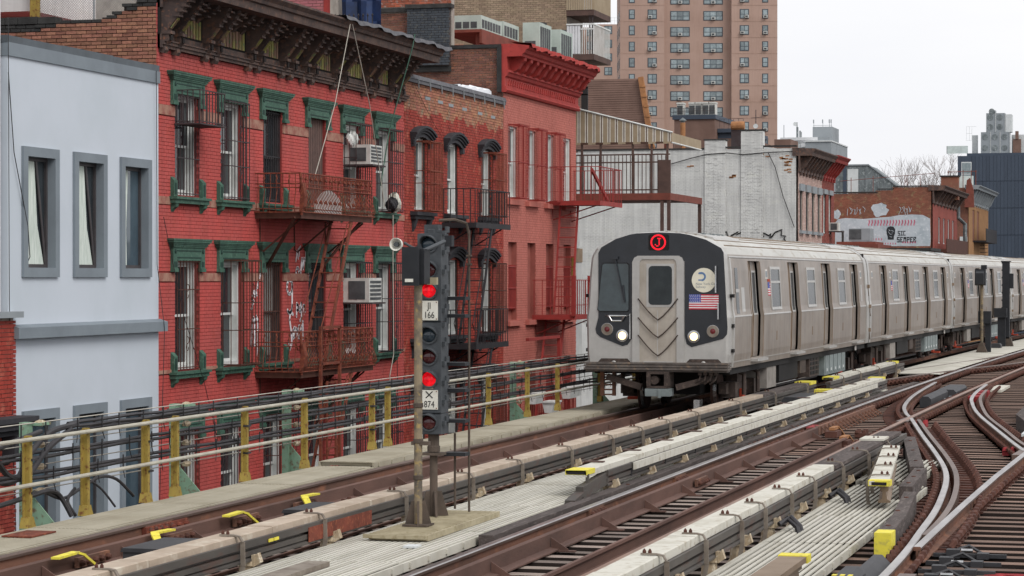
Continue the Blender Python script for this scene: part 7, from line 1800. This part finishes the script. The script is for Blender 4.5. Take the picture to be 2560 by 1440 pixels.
def car_body(front):
    root = thing('subway_car', 'leading stainless subway car with black front, lit headlights and a red route sign' if front else 'car', 'subway car', (0, 0, 0), 0, 'cars of the subway train')
    P = lambda mb, name, mat, par=None, **k: (lambda o: (setattr(o, 'parent', par or root), o)[1])(mb.build(name, mat, None, **k))
    y0, y1 = .35 if front else .0, CE
    # shell with real door recesses: side panels between the doors, sunk door pockets
    m = MB()
    for s in (1, -1):
        ys = [y0]
        for c in DOORS: ys += [c - .66, c + .66]
        ys.append(y1)
        for k in range(0, len(ys), 2): skin(m, s, ys[k], ys[k + 1], .93, 3.22, -.06, 0)
        for c in DOORS: skin(m, s, c - .66, c + .66, 3.1, 3.22, -.06, 0); skin(m, s, c - .66, c + .66, .93, 1.08, -.06, 0)
        P(m, 'side_panel', 'steel_side'); m = MB()
    m = MB(); m.box(-1.24, 1.24, y0 + .05, y1 - .05, .94, 3.15); P(m, 'interior_core', 'under_black')
    m = MB(); top = [q for q in OUT if q[1] >= 3.21]
    pr = top + [(-1.3, 3.1), (1.3, 3.1)]; m.prism(pr, 'y', y0, y1); ro = P(m, 'roof', 'steel_roof')
    m = MB()   # corrugations along the roof
    for k in range(-6, 7):
        x = k * .2; z = roofz(x); m.box(x - .014, x + .014, y0 + .5, y1 - .4, z - .03, z + .014)
    P(m, 'roof_rib', 'steel_stain', ro)
    m = MB()
    for ya in (y0 + .6, y1 - 3.4): m.prism([(-1.0, 3.5), (1.0, 3.5), (.95, 3.57), (.6, 3.66), (0, 3.715), (-.6, 3.66), (-.95, 3.57)], 'y', ya, ya + 2.8)
    for ya in (y0 + .6, y1 - 3.4):
        for k in range(5): m.box(.3 - .1 * (k % 2), .7, ya + .3 + k * .5, ya + .5 + k * .5, 3.6, 3.665, 1)
    P(m, 'roof_unit', ['steel_bright', 'zinc'], ro)
    # bright end posts
    m = MB(); N = len(OUT)
    for (a, b) in ((y1 - .34, y1 + .12), (-.12, .16)) if not front else ((y1 - .34, y1 + .12),):
        for i in range(N - 1):
            (xa, za), (xb, zb) = OUT[i], OUT[i + 1]; g_ = 1.022
            pts = [(xa * g_, za + .012), (xb * g_, zb + .012)]
            m.poly([(pts[0][0], a, pts[0][1]), (pts[1][0], a, pts[1][1]), (pts[1][0], b, pts[1][1]), (pts[0][0], b, pts[0][1])])
        m.poly([(x * 1.022, a, z + .012) for x, z in OUT]); m.poly([(x * 1.022, b, z + .012) for x, z in OUT])
    P(m, 'end_post', 'steel_bright')
    for s in (1, -1):
        for c in DOORS:
            for h in (-1, 1):
                a, b = (c - .645, c - .01) if h < 0 else (c + .01, c + .645)
                d = MB(); skin(d, s, a, b, 1.08, 3.1, -.14, -.105); do = P(d, 'door', 'steel_side')
                g_ = MB(); skin(g_, s, a + .13, b - .13, 2.0, 2.86, -.104, -.098); P(g_, 'pane', 'train_glass', do)
                f = MB()
                for (p, q) in ((a + .09, a + .13), (b - .13, b - .09)): skin(f, s, p, q, 1.96, 2.9, -.105, -.09)
                skin(f, s, a + .13, b - .13, 2.86, 2.9, -.105, -.09); skin(f, s, a + .13, b - .13, 1.96, 2.0, -.105, -.09); P(f, 'pane_frame', 'steel_bright', do)
            
            for (u_, v_, d0_, d1_) in ((c - .012, c + .012, -.13, -.085), (c + .66, c + .72, 0, .006), (c - .7, c - .66, 0, .006)): e = MB(); skin(e, s, u_, v_, 1.08, 3.1, d0_, d1_); P(e, 'door_edge', 'steel_stain')
            t_ = MB(); t_.box(min(s * 1.43, s * 1.6), max(s * 1.43, s * 1.6), c - .62, c + .62, 1.0, 1.05); P(t_, 'door_step', 'steel_bright')
        for c in WINS:
            f = MB(); W_ = .62
            skin(f, s, c - W_, c - W_ + .06, 2.05, 2.99, -.01, .022); skin(f, s, c + W_ - .06, c + W_, 2.05, 2.99, -.01, .022); skin(f, s, c - W_ + .06, c + W_ - .06, 2.05, 2.11, -.01, .022); skin(f, s, c - W_ + .06, c + W_ - .06, 2.93, 2.99, -.01, .022); skin(f, s, c - W_ + .06, c + W_ - .06, 2.63, 2.68, -.01, .022)
            wo = P(f, 'window', 'steel_bright'); g_ = MB(); skin(g_, s, c - W_ + .06, c + W_ - .06, 2.11, 2.63, .001, .008); P(g_, 'pane', 'train_glass', wo); g_ = MB(); skin(g_, s, c - W_ + .06, c + W_ - .06, 2.68, 2.93, .001, .008); P(g_, 'pane', 'train_glass', wo)
            d = MB(); skin(d, s, c - .05, c + .05, 1.38, 1.58, 0, .004); P(d, 'vent_mark', 'steel_stain')
        q = MB()
        for (a, b) in [(y0, DOORS[0] - .72)] + [(DOORS[i] + .72, DOORS[i + 1] - .72) for i in range(3)] + [(DOORS[3] + .72, y1 - .34)]: skin(q, s, a, b, 1.955, 1.985, 0, .01); skin(q, s, a, b, 1.04, 1.06, 0, .008)
        skin(q, s, y0, y1 - .34, 3.16, 3.19, 0, .02); P(q, 'belt_rail', 'steel_bright')
        for yy in (4.45, 18.95, .8) if not front else (4.45, 18.95):
            q = MB(); skin(q, s, yy - .14, yy + .14, 2.72, 2.93, 0, .006); so = P(q, 'number_board', 'sticker_white'); q = MB(); skin(q, s, yy - .1, yy + .1, 2.76, 2.89, .006, .009)
            P(q, 'number', 'far_grey', so)
        q = MB(); skin(q, s, 18.85, 19.05, 2.1, 2.55, 0, .004); P(q, 'scuff', 'steel_bright')
        for z in (2.45, 1.9, 1.25):
            q = MB(); x = s * (sidex(z) + .03); q.box(min(x, x + s * .06), max(x, x + s * .06), y1 + .02, y1 + .1, z, z + .1); q.bar((x, y1 + .08, z + .05), (x, y1 + .33, z - .22), .02); P(q, 'chain_bracket', 'steel_stain')
        q = MB(); x = s * 1.45; q.box(min(x, x + s * .012), max(x, x + s * .012), 17.65, 17.9, .8, .92); P(q, 'sticker', 'sticker_white')
    flg = MB()
    # side flag decal by the first window
    s = 1; m = MB()
    for k in range(11): z = 2.36 + k * .026; skin(m, 1, 4.58 + (.22 if k > 5 else 0), 5.0, z, z + .025, .0, .006, k % 2)
    fo = P(m, 'flag', ['flag_red', 'flag_white']); m = MB(); skin(m, 1, 4.58, 4.8, 2.52, 2.65, 0, .006); P(m, 'flag_canton', 'flag_blue', fo)
    if front: m = MB(); skin(m, 1, 4.55, 4.95, 2.66, 2.72, 0, .006); P(m, 'sticker', 'hood_orange')
    # underframe
    m = MB(); m.box(-1.4, 1.4, y0 + .1, y1 - .05, .8, .93); m.box(-.6, .6, y0 + 1, y1 - 1, .35, .8); P(m, 'underframe', 'under_black')
    for (a, b, z0, z1, mt, nm) in ((4.75, 5.9, .34, .84, 'under_pale', 'equipment_box'), (9.15, 10.0, .5, .8, 'under_brown', 'equipment_box'), (10.55, 12.0, .36, .85, 'under_brown', 'grid_box'), (12.85, 16.4, .31, .86, 'under_grey', 'inverter_box'), (6.3, 8.8, .42, .8, 'under_black', 'equipment_box')):
        for s in (1, -1):
            q = MB(); q.box(min(s * .7, s * 1.38), max(s * .7, s * 1.38), a, b, z0, z1); eo = P(q, nm, mt)
            if nm == 'grid_box':
                g_ = MB()
                for i in range(3):
                    for j in range(4): g_.box(min(s * 1.38, s * 1.39), max(s * 1.38, s * 1.39), a + .1 + i * .45, a + .45 + i * .45, z0 + .05 + j * .11, z0 + .13 + j * .11)
                P(g_, 'louvre', 'under_black', eo)
            if nm == 'inverter_box':
                g_ = MB()
                for i in range(5): g_.box(min(s * 1.38, s * 1.395), max(s * 1.38, s * 1.395), a + .1 + i * .69, a + .62 + i * .69, z0 + .06, z1 - .06)
                for i in range(5): g_.box(min(s * 1.395, s * 1.405), max(s * 1.395, s * 1.405), a + .3 + i * .69, a + .4 + i * .69, z0 + .1, z0 + .16, 1)
                P(g_, 'box_door', ['under_grey', 'far_white'], eo)
    for c in (3.3, 17.3):
        q = MB()
        for s in (1, -1):
            q.box(min(s * .9, s * 1.06), max(s * .9, s * 1.06), c - 1.5, c + 1.5, .34, .56); q.box(min(s * .85, s * 1.1), max(s * .85, s * 1.1), c - .5, c + .5, .56, .8)
            for k in (-1.05, 1.05): q.box(min(s * .88, s * 1.2), max(s * .88, s * 1.2), c + k - .18, c + k + .18, .26, .58)
            for k in (-.8, .8): q.tube([(s * 1.15, c + k, .8), (s * 1.3, c + k, .72), (s * 1.3, c + k, .3)], .05, 6)
        q.box(-.9, .9, c - .3, c + .3, .36, .6); bo = P(q, 'bogie', 'under_brown')
        for k in (-1.05, 1.05):
            for s in (1, -1):
                w = MB(); w.lathe([(.1, -.07), (.36, -.07), (.43, -.055), (.43, -.03), (.405, -.025), (.4, .07), (.33, .075), (.1, .05)], (s * .775, c + k, .405), 'x', 20, 0); P(w, 'wheel', 'rail_dark', bo, smooth=False)
                w = MB(); 
                for a in range(20):
                    u, v = 2 * math.pi * a / 20, 2 * math.pi * (a + 1) / 20
                    w.poly([(s * .775 - .02, c + k + .404 * math.cos(u), .405 + .404 * math.sin(u)), (s * .775 - .02, c + k + .404 * math.cos(v), .405 + .404 * math.sin(v)), (s * .775 + .065, c + k + .404 * math.cos(v), .405 + .404 * math.sin(v)), (s * .775 + .065, c + k + .404 * math.cos(u), .405 + .404 * math.sin(u))])
                P(w, 'wheel_tread', 'chrome', bo)
        for s in (1, -1):
            q = MB(); q.box(min(s * 1.15, s * 1.36), max(s * 1.15, s * 1.36), c - .14, c + .14, .14, .2); q.box(min(s * 1.08, s * 1.15), max(s * 1.08, s * 1.15), c - .16, c + .16, .16, .4); P(q, 'contact_shoe', 'hood_orange', bo)
    # gangway end
    m = MB(); m.box(-.5, .5, y1 + .1, y1 + .34, 1.1, 3.0); m.box(-1.35, 1.35, y1 - .02, y1 + .1, .95, 3.4); P(m, 'end_wall', 'under_black')
    if front: car_front(root, P)
    return root
def car_front(root, P):
    F = 0.0; X = lambda x: x - XC     # front measurements are in world x
    # stainless mask: outline stepped back at edges
    N = len(OUT); m = MB()
    ring = lambda g_, y, dz=0: [(x * g_, y, (z - 2.2) * (1 - (1 - g_) * .6) + 2.2 + dz) for x, z in OUT]
    loops = [ring(1.0, .36), ring(1.0, .14), ring(.985, .04), ring(.955, .0)]
    for A_, B_ in zip(loops, loops[1:]):
        for i in range(N - 1): m.poly([A_[i], A_[i + 1], B_[i + 1], B_[i]])
    m.poly(loops[-1]); P(m, 'front_shell', 'steel_bright')
    yb = -.012
    def panel(pts, y, mat, name, par=None, t_=.012):
        q = MB(); q.prism([(X(a), b) for a, b in pts], 'y', y - t_, y); return P(q, name, mat, par)
    # black mask in three pieces round the doorway
    Lm = [(-11.66, 1.95), (-11.72, 1.72), (-11.7, 1.62), (-11.62, 1.55), (-11.16, 1.37), (-11.05, 1.4), (-10.97, 1.52), (-10.96, 3.07), (-10.86, 3.17), (-10.86, 3.64), (-11.0, 3.62), (-11.3, 3.53), (-11.6, 3.36), (-11.66, 3.25)]
    Rm = [(-9.88, 3.07), (-9.88, 1.58), (-9.84, 1.42), (-9.74, 1.36), (-9.1, 1.53), (-9.02, 1.62), (-9.01, 1.75), (-9.09, 3.25), (-9.14, 3.34), (-9.45, 3.51), (-9.8, 3.61), (-9.98, 3.64), (-9.98, 3.17)]
    Tm = [(-10.86, 3.19), (-9.98, 3.19), (-9.98, 3.64), (-10.42, 3.66), (-10.86, 3.64)]
    for a in (Lm, Rm, Tm): panel(a, 0, 'mask_black', 'front_mask')
    # door frame and door
    q = MB(); o_ = [(-10.95, 1.0), (-10.95, 3.06), (-10.91, 3.15), (-10.83, 3.19), (-10.01, 3.19), (-9.93, 3.15), (-9.89, 3.06), (-9.89, 1.0)]; i_ = [(-10.8, 1.0), (-10.8, 3.02), (-10.78, 3.09), (-10.74, 3.12), (-10.1, 3.12), (-10.06, 3.09), (-10.04, 3.02), (-10.04, 1.0)]
    for k in range(7):
        a, b, c, d = o_[k], o_[k + 1], i_[k + 1], i_[k]; q.poly([(X(p[0]), -.05, p[1]) for p in (a, b, c, d)])
        q.poly([(X(a[0]), -.05, a[1]), (X(b[0]), -.05, b[1]), (X(b[0]), .02, b[1]), (X(a[0]), .02, a[1])]); q.poly([(X(d[0]), -.05, d[1]), (X(c[0]), -.05, c[1]), (X(c[0]), .0, c[1]), (X(d[0]), .0, d[1])])
    P(q, 'door_frame', 'steel_bright')
    q = MB(); q.box(X(-10.8), X(-10.04), -.03, -.002, 1.02, 3.12); do = P(q, 'front_door', 'steel_door')
    q = MB(); q.box(X(-10.72), X(-10.12), -.045, -.03, 1.03, 1.07); q.box(X(-10.44), X(-10.425), -.034, -.03, 1.1, 2.1); q.prism([(X(-10.66), 2.16), (X(-10.09), 2.16), (X(-10.09), 3.03), (X(-10.66), 3.03)], 'y', -.036, -.03); P(q, 'door_trim', 'steel_bright', do)
    q = MB(); c = []
    for (cx_, cz, a0) in ((-10.54, 2.28, 180), (-10.21, 2.28, 270), (-10.21, 2.91, 0), (-10.54, 2.91, 90)):
        for k in range(4): a = rad(a0 + 30 * k); c.append((X(cx_ + .075 * math.cos(a)), cz + .075 * math.sin(a)))
    q.prism(c, 'y', -.042, -.036); P(q, 'pane', 'train_glass', do)
    for k, (zl, zv) in enumerate(((2.33, 1.9), (1.95, 1.55), (1.6, 1.18))):   # safety chains
        q = MB()
        for sg in (-1, 1):
            pts = [(X(-10.42) + sg * .41 * u, -.06, zv + (zl - zv) * (u ** 1.25)) for u in (0, .25, .5, .75, 1)]; q.tube(pts, .013, 5)
        P(q, 'safety_chain', 'under_brown')
    # cab window
    c = [(X(a), b) for a, b in ((-11.68, 2.1), (-11.64, 2.06), (-11.05, 2.06), (-11.02, 2.1), (-11.02, 3.02), (-11.06, 3.05), (-11.54, 3.05), (-11.58, 3.02))]
    q = MB(); q.prism(c, 'y', -.03, -.012); wo = P(q, 'cab_window', 'under_black'); q = MB(); q.prism([(x * .965 - .03, z * .965 + .09) for x, z in c], 'y', -.034, -.03); P(q, 'pane', 'cab_glass', wo)
    q = MB(); q.bar((X(-11.3), -.06, 3.15), (X(-11.12), -.06, 2.3), .02); q.bar((X(-11.14), -.055, 2.6), (X(-11.1), -.055, 2.25), .035, .012); q.box(X(-11.36), X(-11.24), -.09, -.012, 3.12, 3.18); P(q, 'wiper', 'mask_black')
    # handles
    q = MB(); q.tube([(X(-11.5), -.03, 1.98), (X(-11.42), -.1, 1.98), (X(-11.1), -.1, 1.98), (X(-11.05), -.03, 1.98)], .018, 6); q.tube([(X(-11.42), -.1, 1.98), (X(-11.36), -.1, 1.88), (X(-11.16), -.1, 1.88), (X(-11.1), -.1, 1.98)], .018, 6)
    for (xa, za, zb) in ((-10.99, 2.02, 1.52), (-9.24, 2.98, 2.45), (-9.19, 2.22, 1.92)): q.tube([(X(xa), -.01, za), (X(xa), -.08, za), (X(xa), -.08, zb), (X(xa), -.01, zb)], .016, 6)
    P(q, 'grab_rail', 'chrome')
    for (x, z, lit) in ((-11.47, 1.71, 0), (-11.16, 1.58, 1), (-9.69, 1.57, 1), (-9.30, 1.68, 0)):
        q = MB(); q.lathe([(.125, -.005), (.125, -.04), (.085, -.045), (.085, -.02)], (X(x), -.008, z), 'y', 20); lo_ = P(q, 'headlight' if lit else 'marker_light', 'chrome')
        q = MB(); q.lathe([(.078, -.025), (.06, -.045), (.02, -.055)], (X(x), -.008, z), 'y', 18); P(q, 'lens', 'lamp_lit' if lit else 'lamp_red', lo_)
        if not lit: q = MB(); q.lathe([(.12, -.041), (.12, -.046), (.055, -.05), (.055, -.044)], (X(x), -.008, z), 'y', 18); P(q, 'bezel', 'strap_grey', lo_)
    # route sign, roundel, flag
    q = MB(); q.prism([(X(a), b) for a, b in ((-10.6, 3.3), (-10.22, 3.3), (-10.2, 3.33), (-10.2, 3.59), (-10.23, 3.62), (-10.59, 3.62), (-10.62, 3.59), (-10.62, 3.33))], 'y', -.022, -.012); so = P(q, 'route_sign', 'under_black')
    q = MB(); q.lathe([(.16, -.024), (.16, -.029), (.125, -.029), (.125, -.024)], (X(-10.42), 0, 3.46), 'y', 28, 0, False); P(q, 'sign_ring', 'led_red', so)
    q = MB()
    for rr, row in enumerate(('..###', '...#.', '...#.', '...#.', '...#.', '#..#.', '.##..')):
        for cc, v in enumerate(row):
            if v == '#': q.box(X(-10.49) + cc * .026, X(-10.49) + cc * .026 + .024, -.029, -.023, 3.525 - rr * .025, 3.548 - rr * .025)
    P(q, 'sign_letter', 'led_red', so)
    q = MB(); q.lathe([(.245, -.012), (.245, -.017)], (X(-9.49), 0, 2.70), 'y', 36); ro = P(q, 'roundel', 'roundel')
    q = MB(); n = 12   # logo: D-like ring leaning forward
    for k in range(n):
        a0, a1 = rad(-80 + 200 * k / n), rad(-80 + 200 * (k + 1) / n); cx_, cz = X(-9.545), 2.77
        q.poly([(cx_ + .1 * math.cos(a0), -.019, cz + .095 * math.sin(a0)), (cx_ + .1 * math.cos(a1), -.019, cz + .095 * math.sin(a1)), (cx_ + .062 * math.cos(a1), -.019, cz + .055 * math.sin(a1)), (cx_ + .062 * math.cos(a0), -.019, cz + .055 * math.sin(a0))])
    q.box(X(-9.6), X(-9.5), -.02, -.017, 2.82, 2.845); q.box(X(-9.6), X(-9.53), -.02, -.017, 2.69, 2.715); P(q, 'logo', 'logo_blue', ro)
    for tx, z in (('New York City', 2.605), ('Subway', 2.545)):
        o = text_mesh(tx, .068, (X(-9.655), -.0185, z), 'Y', None, 'far_grey', 'lettering', .0008, align='LEFT'); o.parent = ro
    flag(root, X(-9.79), 2.115, .6, .3, -.013, 0)
    # lower apron: slots, anticlimber, coupler
    for (a, b) in ((-11.68, -11.0), (-9.86, -9.14)):
        q = MB(); q.prism([(X(a), 1.0), (X(b), 1.0), (X(b), 1.06), (X(b) - .06, 1.12), (X(a) + .08, 1.12), (X(a), 1.04)], 'y', -.004, .0); P(q, 'apron_slot', 'under_brown'); q = MB(); q.lathe([(.05, -.006), (.03, -.03)], (X((a + b) / 2), 0, 1.03), 'y', 10); P(q, 'apron_lamp', 'steel_bright')
    q = MB()
    for k in range(3): q.box(X(-11.93), X(-8.97), -.16, .2, .9 + k * .055, .94 + k * .055)
    q.box(X(-11.9), X(-9.0), -.1, .2, .86, 1.02); P(q, 'anticlimber', 'anticlimber')
    q = MB(); q.box(X(-10.61), X(-10.17), -.25, .3, .82, .87); q.box(X(-10.61), X(-10.53), -.25, .3, .56, .82); q.box(X(-10.25), X(-10.17), -.25, .3, .56, .82); q.box(X(-10.61), X(-10.17), -.25, .3, .54, .58); q.lathe([(.09, -.2), (.1, -.05), (.1, .1)], (X(-10.46), 0, .7), 'y', 12); co_ = P(q, 'coupler', 'under_brown')
    q = MB(); q.box(X(-10.63), X(-10.13), -.3, .1, .38, .53); q.box(X(-10.36), X(-10.3), -.32, -.3, .35, .53); P(q, 'coupler_box', 'under_grey', co_)
    q = MB()
    for sg in (-1, 1): q.bar((X(-10.4) + sg * 1.1, .1, .75), (X(-10.4) + sg * .35, -.05, .55), .1, .12)
    for k in range(4): q.tube([(X(-9.55) + k * .11, .0, .82), (X(-9.58) + k * .11, -.05, .7), (X(-9.7) + k * .11, 0, .62)], .018, 5); q.box(X(-9.6) + k * .11, X(-9.53) + k * .11, -.05, .05, .8, .87)
    P(q, 'brake_gear', 'under_brown')
    q = MB(); q.box(X(-11.7), X(-11.62), .3, .36, .35, .85); q.box(X(-11.45), X(-11.38), .3, .36, .35, .85)
    for k in range(5): q.box(X(-11.7), X(-11.38), .31, .35, .36 + k * .1, .39 + k * .1)
    P(q, 'side_ladder', 'rail_rust')
    q = MB(); q.box(X(-9.72), X(-9.6), .1, .4, .12, .3); P(q, 'trip_cock', 'chrome')
    # front corner posts with hinges
    for sg, xx in ((1, 1.42), (-1, -1.42)):
        for z in (2.35, 1.75, 1.25): q = MB(); q.box(min(sg * 1.45, sg * 1.52), max(sg * 1.45, sg * 1.52), .2, .34, z, z + .07); P(q, 'hinge', 'under_black')
        q = MB(); skin(q, sg, .3, .42, .95, 3.15, .0, .03); P(q, 'corner_post', 'steel_bright')
    q = MB(); skin(q, 1, .85, 1.15, 2.02, 2.95, .0, .006); P(q, 'cab_side_window', 'train_glass'); q = MB(); skin(q, 1, .82, 1.18, 2.45, 2.52, .006, .02); P(q, 'window_bar', 'steel_bright'); q = MB(); skin(q, 1, 1.45, 1.8, 2.05, 2.55, 0, .004); P(q, 'scuff', 'steel_bright')
car1 = car_body(True)
carN = car_body(False)
def track_at(y): return (XC + sh(y), y, 0)
def seat_car(o, ya, yb):
    a, b = Vector(track_at(ya)), Vector(track_at(yb)); d = b - a; place(o, a, math.atan2(-d.x, d.y))
y = YN; seat_car(car1, y, y + CL); y += CL + .1
seat_car(carN, y, y + CL); carN['label'] = 'second car of the stainless subway train, coupled behind the leading car'
K = kids(); labs = ['third car of the subway train, behind the pole of the black headed signal', 'fourth car of the subway train, seen behind the two far signals', 'fifth car of the subway train, where the picture ends', 'sixth and last visible car of the subway train']
for i in range(4):
    y += CL + .1; o = dup(carN, (0, 0, 0), 0, labs[i], None, K); seat_car(o, y, y + CL)
